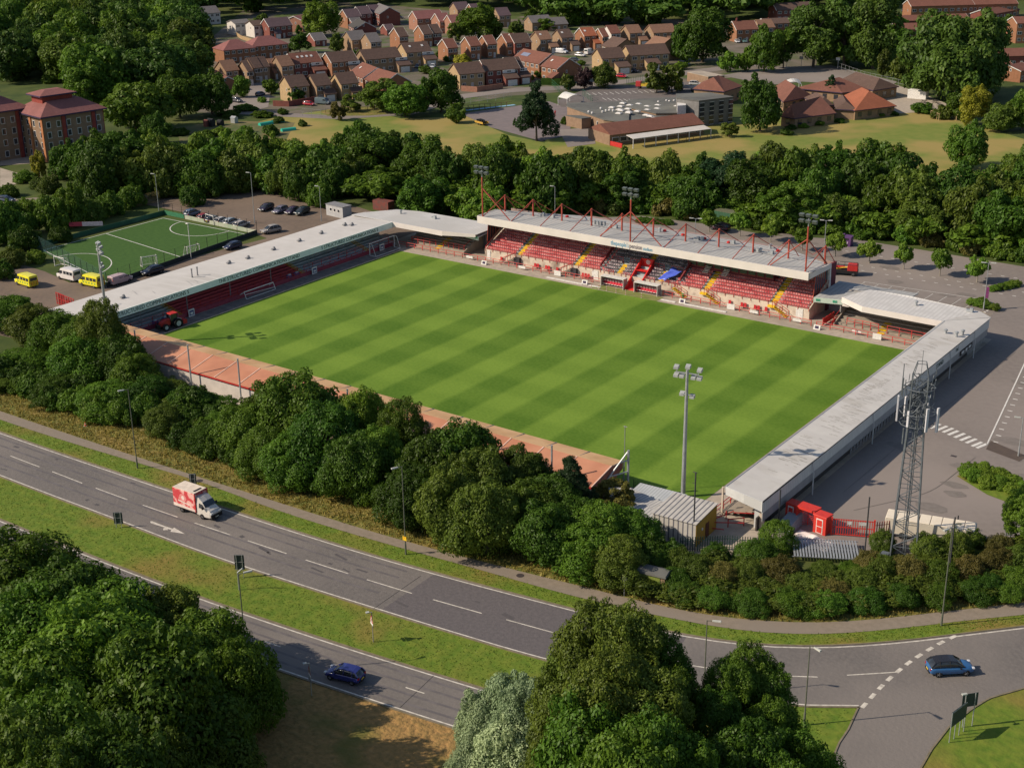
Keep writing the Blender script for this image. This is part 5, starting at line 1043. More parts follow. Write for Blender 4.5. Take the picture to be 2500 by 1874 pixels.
# --- named trees of the background
LOW[0] = .12
for q in [(1310, 345, 200, 46, 'pine', 'cone', 'dark conical conifer standing in front of the school play yard'), (1855, 322, 183, 54, 'deep', 'round', 'big round tree on the lawn between the flat-roofed school and the red-roofed school'),
          (1078, 273, 170, 48, 'mid', 'round', 'round tree right of the pair beside the estate street'), (990, 285, 200, 56, 'mid', 'round', 'largest tree of the group on the dry green by the estate street'), (935, 272, 195, 40, 'olive', 'spray', 'loose olive tree left of the group on the dry green'), (1114, 301, 253, 24, 'mid', 'dome', 'small leaning tree at the corner of the playground'),
          (857, 273, 232, 22, 'olive', 'spray', 'thin pale tree on the dry green near the parked blue van'), (910, 265, 225, 16, 'olive', 'spray', 'slender tree by the fence of the dry green'), (827, 294, 248, 20, 'brown', 'spray', 'nearly bare tree on the park grass'),
          (1474, 214, 153, 33, 'olive', 'dome', 'yellow-green tree between the copper tree and the birches'), (1427, 216, 164, 20, 'purple', 'round', 'dark purple tree by the school car park'), (1387, 221, 181, 19, 'olive', 'dome', 'small olive tree left of the purple tree'), (1603, 228, 153, 28, 'olive', 'spray', 'left birch over the parked lorries'), (1640, 226, 158, 28, 'olive', 'spray', 'right birch over the parked lorries'),
          (1715, 152, 18, 66, 'deep', 'round', 'huge round tree overtopping the houses, right of centre'), (1665, 150, 60, 30, 'deep', 'round', 'dark tree tucked under the huge round tree'), (1777, 176, 125, 22, 'bright', 'dome', 'left of the small trees on the street lawn'), (1820, 174, 115, 23, 'bright', 'dome', 'middle one of the small trees on the street lawn'), (1865, 176, 60, 38, 'bright', 'round', 'taller tree at the right end of the street lawn'),
          (1912, 168, 70, 30, 'mid', 'tall', 'upright tree left of the giant willows'), (1985, 165, 5, 62, 'far', 'tall', 'leftmost giant willow-like tree behind the paved court'), (2060, 162, -35, 66, 'far', 'tall', 'middle giant tree behind the paved court'), (2130, 168, -25, 60, 'far', 'tall', 'right giant tree behind the paved court'),
          (2290, 235, 30, 84, 'far', 'round', 'left half of the enormous tree right of the red-roofed school'), (2370, 235, 25, 80, 'far', 'round', 'right half of the enormous tree right of the red-roofed school'), (2330, 250, 80, 90, 'far', 'dome', 'hanging lower mass of the enormous tree right of the school'), (2200, 200, 130, 30, 'olive', 'round', 'low round tree at the end of the paved court'), (2155, 188, 122, 18, 'olive', 'round', 'small round tree behind the paved court fence'),
          (2450, 90, 35, 40, 'far', 'round', 'hazy tree among the brick blocks in the top right'), (2375, 306, 210, 36, 'gold', 'tall', 'yellow-green upright tree at the lawn edge right of the school'), (2340, 292, 228, 28, 'mid', 'round', 'shrubby tree left of the yellow-green one'), (2440, 320, 250, 40, 'olive', 'round', 'bushy tree right of the yellow-green one'), (2495, 318, 215, 40, 'bright', 'round', 'bright tree at the right edge above the lawn'),
          (2028, 243, 184, 24, 'pine', 'cone', 'small conifer growing in the courtyard of the red-roofed school'), (2355, 410, 297, 48, 'mid', 'round', 'lone round tree at the right end of the school field'),
          (334, 320, 200, 82, 'bright', 'dome', 'broad yellow-green tree right of the brick office block'), (440, 288, 170, 50, 'deep', 'round', 'dark round tree right of the broad yellow-green one'), (518, 280, 172, 44, 'deep', 'round', 'dark round tree at the entrance of the close'), (493, 175, 112, 32, 'mid', 'round', 'round tree left of the tan-roofed house'), (592, 238, 185, 25, 'mid', 'round', 'small tree before the left row of houses'), (215, 262, 160, 44, 'mid', 'tall', 'tree rising straight behind the brick office block'),
          (98, 438, 370, 17, 'gold', 'tall', 'golden conifer at the corner of the office block'), (33, 355, 297, 17, 'bright', 'dome', 'small bright tree in the office courtyard'), (305, 180, 153, 26, 'purple', 'round', 'dark purple tree in the left wood above the broad tree'), (85, 120, 48, 42, 'purple', 'round', 'large dark purple tree in the upper left wood'),
          (733, 130, 62, 24, 'mid', 'cone', 'dark blue-green conifer among the upper left houses'), (787, 90, -5, 46, 'bright', 'round', 'large green tree left of the purple-roofed terrace'), (824, 130, 82, 18, 'olive', 'round', 'small tree by the grey garages'), (663, 140, 115, 16, 'bright', 'bush', 'bright shrub before the hipped house'), (1170, 95, 8, 48, 'mid', 'round', 'large tree behind the gable row, centre top'), (1112, 100, 55, 18, 'olive', 'spray', 'drooping willow beside the gable row'), (1130, 162, 132, 24, 'gold', 'bush', 'bright yellow shrub before the brown roofed terrace'),
          (1190, 205, 183, 18, 'deep', 'bush', 'dark shrub on the garden wall'), (725, 250, 208, 22, 'mid', 'round', 'tree against the cream gable'), (663, 230, 195, 20, 'mid', 'round', 'tree at the corner of the close left of the cream gable'), (876, 160, 122, 18, 'mid', 'round', 'tree between the two brown terraces'), (1330, 75, 45, 26, 'bright', 'round', 'bright tree before the grey bungalow'), (1380, 305, 285, 12, 'mid', 'bush', 'shrub by the school annexe'), (1780, 335, 300, 20, 'olive', 'spray', 'thin shrub on the lawn by the long verandah'), (1257, 310, 288, 6, 'deep', 'cone', 'tiny cone tree by the playground edge')]:
    by_base(q[0], q[1], q[2], q[3], q[4], q[5], 'm' if q[3] > 30 else 'f', q[6]+(', topmost of that copse' if 0 else ''))
# --- belt behind the ground
LOW[0] = .03
i0 = len(TREES)
tops = [(250, 345), (360, 330), (450, 335), (560, 325), (640, 325), (720, 315), (800, 325), (880, 275), (950, 310), (1000, 290), (1040, 330), (1100, 337), (1180, 330), (1240, 325), (1290, 345), (1340, 350), (1420, 348), (1520, 352), (1620, 350), (1700, 350), (1800, 345), (1860, 340), (1950, 338), (2040, 330), (2120, 337), (2190, 330), (2235, 395), (2300, 405), (2380, 385), (2440, 372), (2500, 335)]
far_edge = [G(a, c_+12, 12.5) for a, c_ in tops]
near_edge = [(110, 112), (75, 113), (55, 99), (33, 99), (20, 99), (3.8, 92), (-12, 93), (-27, 92), (-40, 84), (-48, 62), (-66, 60), (-85, 65), (-112, 66), (-140, 62), (-150, 52), (-165, 45), (-175, 60)]
belt = far_edge+near_edge
FX = sorted(far_edge)
for i, (x, y) in enumerate(scatter(belt, 8.8, 21, [(-60, 57, 6)])):
    rr = random.Random(i*7+1); dn = min(math.dist((x, y), (p[0], p[1])) for p in near_edge); dn2 = min(math.dist((x, y), p) for p in far_edge)
    h = rr.uniform(11, 14) if dn > 8 else rr.uniform(7.5, 11); lf = rr.choices(['deep', 'mid', 'olive', 'bright', 'pine'], [5, 5, 2, 1, .5])[0]
    if x > 55: h *= 1.1
    sh = rr.choices(['dome', 'round', 'spray', 'tall'], [5, 4, 1.2, .8])[0]
    px = proj(x, y, h)
    tree(x, y, h, rr.uniform(5.6, 7.6), lf, sh, 'm', 'x')
region(TREES[i0:], 'in the wood behind the main stand', 'trees of the wood behind the stadium')
BELT = belt
i0 = len(TREES)
for i, (x, y) in enumerate(resample([(p[0], p[1]-3) for p in far_edge], 40)):
    rr = random.Random(i+300); tree(x, y, rr.uniform(10, 13.5), rr.uniform(5.0, 6.6), rr.choice(['deep', 'mid', 'mid', 'olive']), rr.choice(['dome', 'round']), 'm', 'x')
region(TREES[i0:], 'on the far edge of the wood', 'trees of the wood behind the stadium')
i0 = len(TREES)
def along(pl, n):
    return resample(pl, n)
for i, (x, y) in enumerate(along([(100, 108), (75, 109), (60, 97), (52, 96), (33, 96.5), (20, 96.5), (4, 90), (-12, 90.6), (-27, 89.5), (-40, 82), (-52, 63)], 46)):
    rr = random.Random(i); tree(x+rr.uniform(-1, 1), y+rr.uniform(0, 1.5), rr.uniform(2.2, 4.2), rr.uniform(2.2, 3.2), rr.choice(['olive', 'mid', 'mid', 'brown']), 'bush', 'f', 'x')
region(TREES[i0:], 'edging the car park behind the stand', 'shrubs edging the car park')
# left side trees: around small pitch and offices
i0 = len(TREES)
LT = [(20, 590, 8, 4.5), (60, 610, 5, 3.4), (30, 650, 4, 3), (90, 640, 2.6, 2.2), (70, 570, 4.5, 3), (20, 545, 5.5, 3.5), (75, 530, 4.5, 3.5), (130, 560, 7.5, 3.6), (175, 550, 9.5, 4.2), (150, 590, 3.5, 2.6), (225, 540, 5, 3.6), (270, 525, 5.5, 3.8), (320, 505, 5.5, 3.5), (350, 480, 5.5, 3.2), (370, 450, 7.0, 3.6), (300, 470, 7, 4), (240, 475, 7.5, 4.2), (215, 440, 10, 5.2), (170, 435, 9.5, 5), (270, 430, 9, 5), (330, 420, 9, 5), (120, 470, 4, 3), (60, 445, 3, 3), (95, 460, 3, 2.6), (390, 400, 9, 5), (420, 440, 9, 5), (400, 480, 7.5, 4), (450, 470, 8, 4.6), (470, 500, 4.5, 3.4), (510, 480, 8.5, 4.8), (560, 470, 9, 5), (500, 430, 11, 5.5), (600, 460, 9, 5), (640, 430, 10, 5.5), (700, 475, 9, 4.6), (730, 490, 8.5, 4), (780, 505, 6.5, 3.4), (0, 590, 8, 4.5), (5, 680, 4, 2.6), (20, 480, 3, 2.6), (380, 355, 9, 5), (300, 375, 6, 3.6), (250, 395, 8, 4), (110, 345, 3, 2), (560, 420, 11, 5), (690, 430, 11, 5), (760, 460, 10, 5), (820, 480, 9, 4.6), (860, 470, 9.5, 5)]
for i, (px, py, h, rad) in enumerate(LT):
    x, y = G(px, py); rr = random.Random(i+50); tree(x, y, h, rad, rr.choice(['mid', 'deep', 'olive', 'mid', 'bright']), 'dome' if h > 6 else 'bush', 'm', 'x')
region(TREES[i0:], 'between brick offices and small pitch', 'trees left of the stadium')
# far woods
i0 = len(TREES)
poly = GP([(-60, 60), (100, 40), (250, 55), (400, 50), (470, 90), (455, 190), (400, 240), (260, 260), (150, 215), (-60, 190)])
av = [(t_[1], t_[2], 9) for t_ in TREES]
sc = sorted(scatter(poly, 15.5, 5, av), key=lambda p: (p[0]-CAM[0])**2+(p[1]-CAM[1])**2)
print('far left wood', len(sc), 'trees so far', len(TREES))
for i, (x, y) in enumerate(sc):
    rr = random.Random(i+500); tree(x, y, rr.uniform(14, 20), rr.uniform(9, 12.5), rr.choices(['far', 'mid', 'bright', 'olive'], [4, 3, 2, 1])[0], rr.choice(['dome', 'round']), 'm', 'x')
region(TREES[i0:], 'in the wood left of the houses', 'trees of the upper left wood')
def mass(name, pts, hs, rs, leafk, label, nl=1500, lf=.14):
    Vs = []; Fs = []; vs = []; k = 0
    for i, ((x, y), h, rad) in enumerate(zip(pts, hs, rs)):
        V, F, var = crown_src(60+i % 5, 'dome', nl, lf, 18); th = i*1.7; c_, s_ = math.cos(th), math.sin(th)
        W_ = np.c_[(V[:, 0]*c_-V[:, 1]*s_)*rad+x, (V[:, 0]*s_+V[:, 1]*c_)*rad+y, (.5+V[:, 2]*.52)*h]; Vs.append(W_); Fs.append(F+k); vs.append(np.clip(var*.6+.4*((i*.37) % 1), 0, 1)); k += len(V)
    me = np_mesh(name, np.concatenate(Vs), np.concatenate(Fs), LM[leafk], np.concatenate(vs)); ob = bpy.data.objects.new(name, me); C.objects.link(ob); tag(ob, label, 'wood', None, 'stuff'); return ob
p1 = scatter(GP([(-150, -40), (2650, -40), (2650, 5), (2250, -2), (2120, 30), (1900, 40), (1880, 60), (1700, 60), (1600, 66), (1460, 72), (1330, 60), (1290, 42), (1180, 32), (1150, 20), (1000, 16), (900, 12), (830, 18), (760, 28), (700, 30), (640, 34), (560, 42), (500, 60), (470, 60), (380, 50), (200, 50), (0, 45), (-150, 60)]), 15.5, 77)
rr = random.Random(1); print('mass', len(p1))
mass('distant_wood', p1, [rr.uniform(16, 23) for _ in p1], [rr.uniform(10, 14) for _ in p1], 'far', 'continuous dark wood closing the view along the top')
ri = random.Random(31); sp = []
for k in range(150):
    u = ri.random(); px = 1560+u*960; py = np.interp(px, [1560, 1750, 2000, 2250, 2520], [1455, 1485, 1500, 1478, 1450])-ri.uniform(0, 1)*np.interp(px, [1560, 1750, 1900, 1960, 2110, 2520], [60, 110, 110, 60, 60, 110]); sp.append(G(px, py))
for k in range(110):
    i = ri.randrange(4, 60); a_, c_ = pathU[i], wv[i]; sp.append((a_[0]+(c_[0]-a_[0])*1.0+ri.uniform(-1, 1), a_[1]+(c_[1]-a_[1])*1.0+ri.uniform(.5, 5)))
mass('bramble_scrub', sp, [ri.uniform(1.5, 2.5) for _ in sp], [ri.uniform(1.7, 2.8) for _ in sp], 'olive', 'tangled scrub growing below and between the hedge bushes', 1600, .085)
p3_ = scatter([(x*.97, y*.97) for x, y in BELT], 6.2, 99)
print('under', len(p3_))
mass('belt_undergrowth', p3_, [rr.uniform(5.5, 8.5) for _ in p3_], [rr.uniform(4, 5.5) for _ in p3_], 'mid', 'dense lower growth filling the wood behind the main stand', 1300, .12)
p2 = scatter(GP([(1900, 120), (1960, 100), (2180, 60), (2200, 130), (2160, 170), (2000, 150)]), 9, 78)
mass('undergrowth', p2, [rr.uniform(4, 8) for _ in p2], [rr.uniform(5, 7) for _ in p2], 'mid', 'dense undergrowth beneath the giant trees behind the paved court')
# low estate greenery
i0 = len(TREES)
for i, (px, py, h, rad) in enumerate([(560, 150, 3, 3), (600, 130, 4, 3), (640, 60, 5, 4), (620, 30, 7, 5), (760, 90, 3, 3), (850, 60, 3, 3), (930, 135, 2, 2), (1010, 160, 2.5, 2.5), (1040, 180, 3, 3), (1250, 195, 3, 2.6), (1290, 195, 2.6, 2.4), (1320, 190, 3, 3), (1340, 195, 2.4, 2), (1560, 165, 3, 2.6), (1420, 160, 2, 2), (1100, 150, 3, 3), (1075, 140, 3, 3), (700, 165, 3, 2.4), (640, 250, 1.8, 1.6), (880, 245, 3, 2), (1210, 90, 6, 4), (1260, 85, 6, 4), (1300, 60, 7, 5), (1400, 60, 7, 5), (1450, 60, 7, 5), (1500, 58, 7, 5), (1560, 58, 8, 5), (1600, 60, 9, 6), (1380, 65, 6, 4), (1920, 330, 2, 2), (2050, 300, 1.4, 1.6), (2090, 290, 1.4, 1.6), (2150, 285, 1.4, 1.6), (2180, 282, 1.4, 1.6), (1960, 312, 1.4, 2), (2000, 306, 1.4, 2), (2020, 300, 1.6, 1.6), (1930, 316, 1.4, 2), (1660, 170, 3, 3), (2250, 275, 3, 4), (2300, 290, 4, 4), (2270, 210, 5, 5), (2230, 200, 5, 5), (440, 330, 2, 3), (500, 335, 2, 3), (540, 330, 2.4, 3), (600, 325, 2, 3), (660, 330, 3, 3), (680, 300, 2, 2), (740, 308, 2, 1.6), (600, 270, 2, 4), (560, 285, 2, 4), (640, 285, 2, 4), (690, 280, 2, 2)]):
    x, y = G(px, py); rr = random.Random(i+900); tree(x, y, h, rad, rr.choice(['mid', 'deep', 'olive', 'bright']), 'bush' if h < 5 else 'dome', 'f', 'x')
region(TREES[i0:], 'among the gardens behind the wood', 'garden greenery')
print('TREES', len(TREES))
# ================================================================ VEHICLES
M_tyre = mat('tyre_rubber', (.018, .017, .017), rough=.85); M_rim = mat('alloy', (.38, .38, .40), (.25, .25, .27), 6, .35, metal=.6)
M_cglass = mat('car_glass', (.02, .025, .03), (.035, .04, .05), 1, .06, spec=.8)
M_head = mat('headlight_glass', (.65, .66, .68), rough=.1, spec=.8); M_tail = mat('tail_light', (.35, .01, .01), rough=.15)
M_trim = mat('black_trim', (.02, .02, .022), rough=.6); M_plate = mat('plate', (.6, .6, .5)); M_platey = mat('yellow_plate', (.7, .5, .05))
def paint(c): return mat('car_paint_%d_%d_%d' % tuple(int(v*100) for v in c), c, tuple(v*.92 for v in c), 1, .22, spec=.7)
def loft(mb, st, m=0, cap=True, mats=None):
    """st: [(x, [(y, z), ...])] half rings, mirrored in y"""
    n = len(st[0][1]); rings = []
    for x, h in st: rings.append([(x, y, z) for y, z in h]+[(x, -y, z) for y, z in h[::-1]])
    k = 2*n; vs = [p for r in rings for p in r]; fs = []; ms_ = []
    for i in range(len(st)-1):
        for j in range(k):
            j2 = (j+1) % k; fs.append((i*k+j, i*k+j2, (i+1)*k+j2, (i+1)*k+j)); ms_.append(mats(i, j, k) if mats else m)
    if cap: fs.append(tuple(range(k-1, -1, -1))); fs.append(tuple((len(st)-1)*k+j for j in range(k))); ms_ += [m, m]
    o_ = len(mb.v); mb.v += vs; mb.f += [tuple(a+o_ for a in f) for f in fs]; mb.m += ms_
SHAPES = {
 'hatch': dict(L=4.0, W=1.74, H=1.46, body=[(-2.0, .40, .86, .76), (-1.94, .27, .98, .84), (-1.3, .2, 1.0, .87), (.8, .2, .95, .87), (1.35, .2, .88, .86), (1.85, .27, .70, .80), (2.0, .36, .60, .66)], cab=[(-1.93, .98, .98), (-1.62, .98, 1.36), (-1.2, 1.0, 1.44), (-.1, .98, 1.46), (.35, .96, 1.38), (1.12, .92, .93)], wb=1.25, wr=.31),
 'suv': dict(L=4.5, W=1.86, H=1.65, body=[(-2.25, .45, .95, .80), (-2.18, .3, 1.08, .90), (-1.5, .24, 1.08, .93), (.9, .24, 1.04, .93), (1.5, .26, 1.0, .92), (2.08, .34, .86, .86), (2.25, .42, .72, .70)], cab=[(-2.15, 1.06, 1.06), (-1.75, 1.06, 1.5), (-1.2, 1.06, 1.62), (-.2, 1.05, 1.65), (.4, 1.03, 1.56), (1.2, 1.0, 1.02)], wb=1.38, wr=.36),
 'estate': dict(L=4.5, W=1.78, H=1.48, body=[(-2.25, .4, .86, .78), (-2.18, .27, .96, .86), (-1.5, .2, .98, .89), (.9, .2, .94, .89), (1.5, .2, .88, .87), (2.1, .27, .72, .82), (2.25, .36, .6, .68)], cab=[(-2.2, .96, .97), (-1.85, .97, 1.34), (-1.3, .98, 1.42), (-.1, .97, 1.46), (.4, .95, 1.36), (1.2, .91, .92)], wb=1.35, wr=.32),
}
def wheels(r, wb, hw, wr, n=14):
    for sx in (-1, 1):
        for sy in (-1, 1):
            b = MB(); b.tube((sx*wb, sy*hw, wr), (sx*wb, sy*(hw-.2), wr), wr, n); t = b.build('wheel', M_tyre, r)
            b = MB(); b.tube((sx*wb, sy*(hw+.012), wr), (sx*wb, sy*(hw-.02), wr), wr*.66, n, 0)
            for q in range(5): a = q*2*math.pi/5; b.tube((sx*wb, sy*(hw+.02), wr), (sx*wb+wr*.6*math.cos(a), sy*(hw+.02), wr+wr*.6*math.sin(a)), .03, 4, 1)
            b.build('rim', [M_trim, M_rim], t)
def car(kind, col, x, y, hd, label, group='parked cars', cat='car', roofcol=None, name=None):
    s = SHAPES[kind]; r = empty(name or 'parked_car', (x, y, .035), hd, label, cat, group); pm = paint(col)
    b = MB(); st = []
    for X, z0, z1, w_ in s['body']: st.append((X, [(0, z0), (w_*.86, z0), (w_, z0+.14), (w_*1.0, z1-.16), (w_*.93, z1-.02), (0, z1+.02)]))
    loft(b, st); bd = b.build('body', pm, r, smooth=False); md = bd.modifiers.new('s', 'SUBSURF'); md.levels = md.render_levels = 1
    for p in bd.data.polygons: p.use_smooth = True
    b = MB(); st = []; W_ = s['W']/2
    for i, (X, z0, z1) in enumerate(s['cab']):
        t = min(1, (z1-z0)/.4); st.append((X, [(0, z0-.05), (W_*.9, z0-.05), (W_*(.88-.10*t), (z0*.45+z1*.55)), (W_*(.86-.20*t), z1-.03*t), (0, z1+.02*t)]))
    loft(b, st, 0, True, lambda i, j, k: 0); b.build('window_glass', M_cglass, r, smooth=True)
    b = MB(); c_ = s['cab'][1:-1]; pts = [(X, W_*.68, z1+.005) for X, z0, z1 in c_]
    for a, d in zip(pts[:-1], pts[1:]): b.hull8([(a[0], -a[1], a[2]-.03), (d[0], -d[1], d[2]-.03), (d[0], d[1], d[2]-.03), (a[0], a[1], a[2]-.03)], [(a[0], -a[1]*.95, a[2]+.03), (d[0], -d[1]*.95, d[2]+.03), (d[0], d[1]*.95, d[2]+.03), (a[0], a[1]*.95, a[2]+.03)])
    f = s['cab'][-1]; q = s['cab'][0]; mid = c_[len(c_)//2-0 if len(c_) > 2 else 1]
    for sy in (-1, 1):
        b.tube((pts[-1][0], sy*pts[-1][1], pts[-1][2]), (f[0], sy*W_*.84, f[2]), .045, 5); b.tube((pts[0][0], sy*pts[0][1], pts[0][2]), (q[0], sy*W_*.84, q[2]), .06, 5)
        for X in (-.25, -1.25): b.tube((X, sy*W_*.885, .95), (X-.03, sy*W_*.68, s['H']-.02), .04, 5)
        b.box(.75, sy*(W_+.06), .92, .18, .16, .12)
    b.build('roof', paint(roofcol) if roofcol else pm, r)
    L2 = s['L']/2
    for sy in (-1, 1):
        b = MB(); b.box(L2-.14, sy*W_*.68, s['body'][-1][2]-.02, .26, .34, .16); b.build('headlight', M_head, r, bevel=.03)
        b = MB(); b.box(-L2+.07, sy*W_*.74, .72, .12, .26, .2); b.build('tail_light', M_tail, r)
    b = MB(); b.box(L2-.02, 0, .34, .08, W_*1.2, .2, 0); b.box(L2+.03, 0, .4, .02, .5, .11, 1); b.box(-L2+.0, 0, .34, .08, W_*1.3, .18, 0); b.box(-L2-.05, 0, .55, .02, .5, .11, 2); b.build('bumper', [M_trim, M_plate, M_platey], r)
    wheels(r, s['wb'], W_-.02, s['wr']); return r
def van(col, x, y, hd, label, L=5.4, W=2.0, H=2.4, group=None, stripe=None, cat='van', name='van', windows=3):
    r = empty(name, (x, y, .035), hd, label, cat, group); pm = paint(col); W2 = W/2; L2 = L/2
    b = MB(); st = []
    for X, z0, z1, w_ in ((-L2, .4, H-.12, W2*.93), (-L2+.08, .35, H-.03, W2), (L2-2.1, .3, H, W2), (L2-1.45, .3, H-.12, W2*.97), (L2-.95, .3, 1.42, W2*.96), (L2-.15, .35, 1.08, W2*.9), (L2, .42, .85, W2*.8)):
        st.append((X, [(0, z0), (w_*.92, z0), (w_, z0+.15), (w_*.99, z0*.4+z1*.6), (w_*.88, z1-.03), (0, z1+.03)]))
    loft(b, st); b.build('body', pm, r, bevel=.03)
    b = MB()
    b.poly([(L2-1.42, -W2*.80, H-.22), (L2-1.42, W2*.80, H-.22), (L2-.90, W2*.88, 1.43), (L2-.90, -W2*.88, 1.43)][::-1]); b.v = [(v[0]+.05, v[1], v[2]+.03) for v in b.v]; b.build('windscreen', M_cglass, r)
    for sy in (-1, 1):
        b = MB(); y_ = sy*(W2+.012); b.poly([(L2-1.15, y_, 1.35), (L2-1.45, y_*.97, H-.45), (L2-2.15, y_*.97, H-.45), (L2-2.15, y_, 1.35)]); b.build('side_window', M_cglass, r)
        for k in range(windows):
            b = MB(); X = L2-2.45-k*.95; b.poly([(X, y_, 1.35), (X, y_*.98, H-.45), (X-.78, y_*.98, H-.45), (X-.78, y_, 1.35)]); b.build('side_window', M_cglass, r)
        if stripe:
            b = MB()
            for k in range(5): b.quad((-L2+.5+k*.8, sy*(W2+.014), .8), (-L2+.8+k*.8, sy*(W2+.014), .8), (-L2+.8+k*.8, sy*(W2+.014), 1.05), (-L2+.5+k*.8, sy*(W2+.014), 1.05))
            b.build('livery_block', mat('livery_green', (.02, .30, .10)), r)
        b = MB(); b.box(L2-.12, sy*W2*.7, .8, .2, .32, .22); b.build('headlight', M_head, r); b = MB(); b.box(-L2+.02, sy*W2*.86, .9, .06, .14, .5); b.build('tail_light', M_tail, r)
        b = MB(); b.box(L2-1.2, sy*(W2+.14), 1.35, .14, .2, .3); b.build('mirror', M_trim, r)
    b = MB(); b.poly([(-L2-.01, -W2*.75, 1.4), (-L2-.01, W2*.75, 1.4), (-L2-.01, W2*.72, H-.4), (-L2-.01, -W2*.72, H-.4)]); b.build('rear_window', M_cglass, r)
    if stripe:
        b = MB()
        for k in range(6): b.quad((-L2-.015, -W2*.85+k*.27, .5), (-L2-.015, -W2*.85+k*.27+.13, .5), (-L2-.015, -W2*.85+k*.27+.13, 1.3), (-L2-.015, -W2*.85+k*.27, 1.3), k % 2)
        b.build('rear_chevrons', [mat('orange', (.75, .2, .02)), mat('brown_red2', (.3, .05, .02))], r)
    b = MB(); b.box(L2+.01, 0, .38, .1, W*.86, .24); b.build('bumper', M_trim, r)
    wheels(r, L*.31, W2-.02, .34); return r
def place(p, q, side=0.85, back=0):
    """near-side wheel contact points p (rear) and q (front) in the photograph -> centre and heading"""
    a = np.array(G(*p, .03)); c = np.array(G(*q, .03)); d = (c-a)/np.linalg.norm(c-a); n_ = np.array([-d[1], d[0]])
    m_ = (a+c)/2; 
    if n_@(m_-CAM[:2]) < 0: n_ = -n_
    m_ = m_+n_*side; return float(m_[0]), float(m_[1]), math.atan2(d[1], d[0])
x, y, h = place((857, 1673), (807, 1660)); car('hatch', (.022, .03, .16), x, y, h, 'dark blue hatchback driving on the lower road past the warning sign', None, name='moving_car')
x, y, h = place((2293, 1653), (2357, 1650)); car('suv', (.03, .12, .30), x, y, h, 'metallic blue car with a black roof crossing the junction by the give-way line', None, roofcol=(.02, .02, .025), name='moving_car')
# box van
x, y, h = place((444.4, 1249), (496, 1267.4), .95)
r = empty('box_van', (x, y, .035), h, 'box van with a white cab and red patterned body on the upper road', 'van')
Mw = paint((.62, .58, .53)); Mr = mat('red_pattern', (.55, .06, .07), (.75, .42, .38), 1.2, .45, detail=2, fac=(.46, .56))
b = MB(); b.box(-1.15, 0, .72, 3.9, 2.15, 2.45, 0); b.build('cargo_box', Mr, r, bevel=.04)
b = MB(); b.box(-1.15, 0, 3.175, 3.8, 2.08, .06, 0); b.box(.3, 0, 3.23, .3, 1.2, .05, 1); b.build('box_roof', [mat('cream_roof', (.72, .62, .52)), M_trim], r)
for sy in (-1, 1):
    b = MB()
    n_ = 22; cx_, cz_ = -1.3, 2.15; b.add([(cx_+.62*math.cos(t*2*math.pi/n_), sy*1.085, cz_+.55*math.sin(t*2*math.pi/n_)) for t in range(n_)], [tuple(range(n_))], 0); b.add([(cx_+.26*math.cos(t*2*math.pi/n_), sy*1.09, cz_+.3*math.sin(t*2*math.pi/n_)) for t in range(n_)], [tuple(range(n_))], 1)
    b.quad((-2.2, sy*1.092, 1.55), (.1, sy*1.092, 1.35), (.1, sy*1.092, 1.5), (-2.2, sy*1.092, 1.75), 1); b.quad((-3.1, sy*1.09, .74), (.8, sy*1.09, .74), (.8, sy*1.09, 1.0), (-3.1, sy*1.09, 1.2), 1)
    b.build('side_graphic', [mat('pink_graphic', (.72, .30, .28), (.6, .15, .15), 3), mat('white_graphic', (.75, .62, .56))], r)
    b = MB(); b.box(.82, sy*1.06, .72, .14, .06, 2.45); b.build('corner_trim', M_red, r)
b = MB(); st = []
for X, z0, z1, w_ in ((.85, .4, 2.75, .98), (1.3, .35, 2.72, .98), (1.9, .3, 2.3, .97), (2.35, .3, 1.65, .96), (3.05, .35, 1.3, .92), (3.35, .42, 1.0, .82)): st.append((X, [(0, z0), (w_*.92, z0), (w_, z0+.15), (w_*.98, z0*.4+z1*.6), (w_*.86, z1-.03), (0, z1+.03)]))
loft(b, st); b.build('cab', Mw, r, bevel=.03)
b = MB(); b.poly([(1.93, -.82, 2.24), (2.37, -.88, 1.66), (2.37, .88, 1.66), (1.93, .82, 2.24)]); b.v = [(v[0]+.06, v[1], v[2]+.04) for v in b.v]; b.build('windscreen', M_cglass, r)
for sy in (-1, 1):
    b = MB(); b.poly([(1.35, sy*.985, 1.45), (1.4, sy*.955, 2.1), (1.85, sy*.955, 2.05), (2.3, sy*.985, 1.5)]); b.build('side_window', M_cglass, r)
    b = MB(); b.box(3.2, sy*.66, .88, .25, .36, .22); b.build('headlight', M_head, r); b = MB(); b.box(2.2, sy*1.15, 1.5, .14, .22, .34); b.build('mirror', M_trim, r)
b = MB(); b.box(3.32, 0, .36, .16, 1.75, .5, 0); b.box(3.42, 0, .45, .02, .52, .12, 1); b.build('bumper', [M_trim, M_plate], r)
b = MB(); b.box(-.8, 0, .42, 4.2, 1.7, .3); b.build('chassis', M_trim, r); wheels(r, 1.8, 1.0, .36)
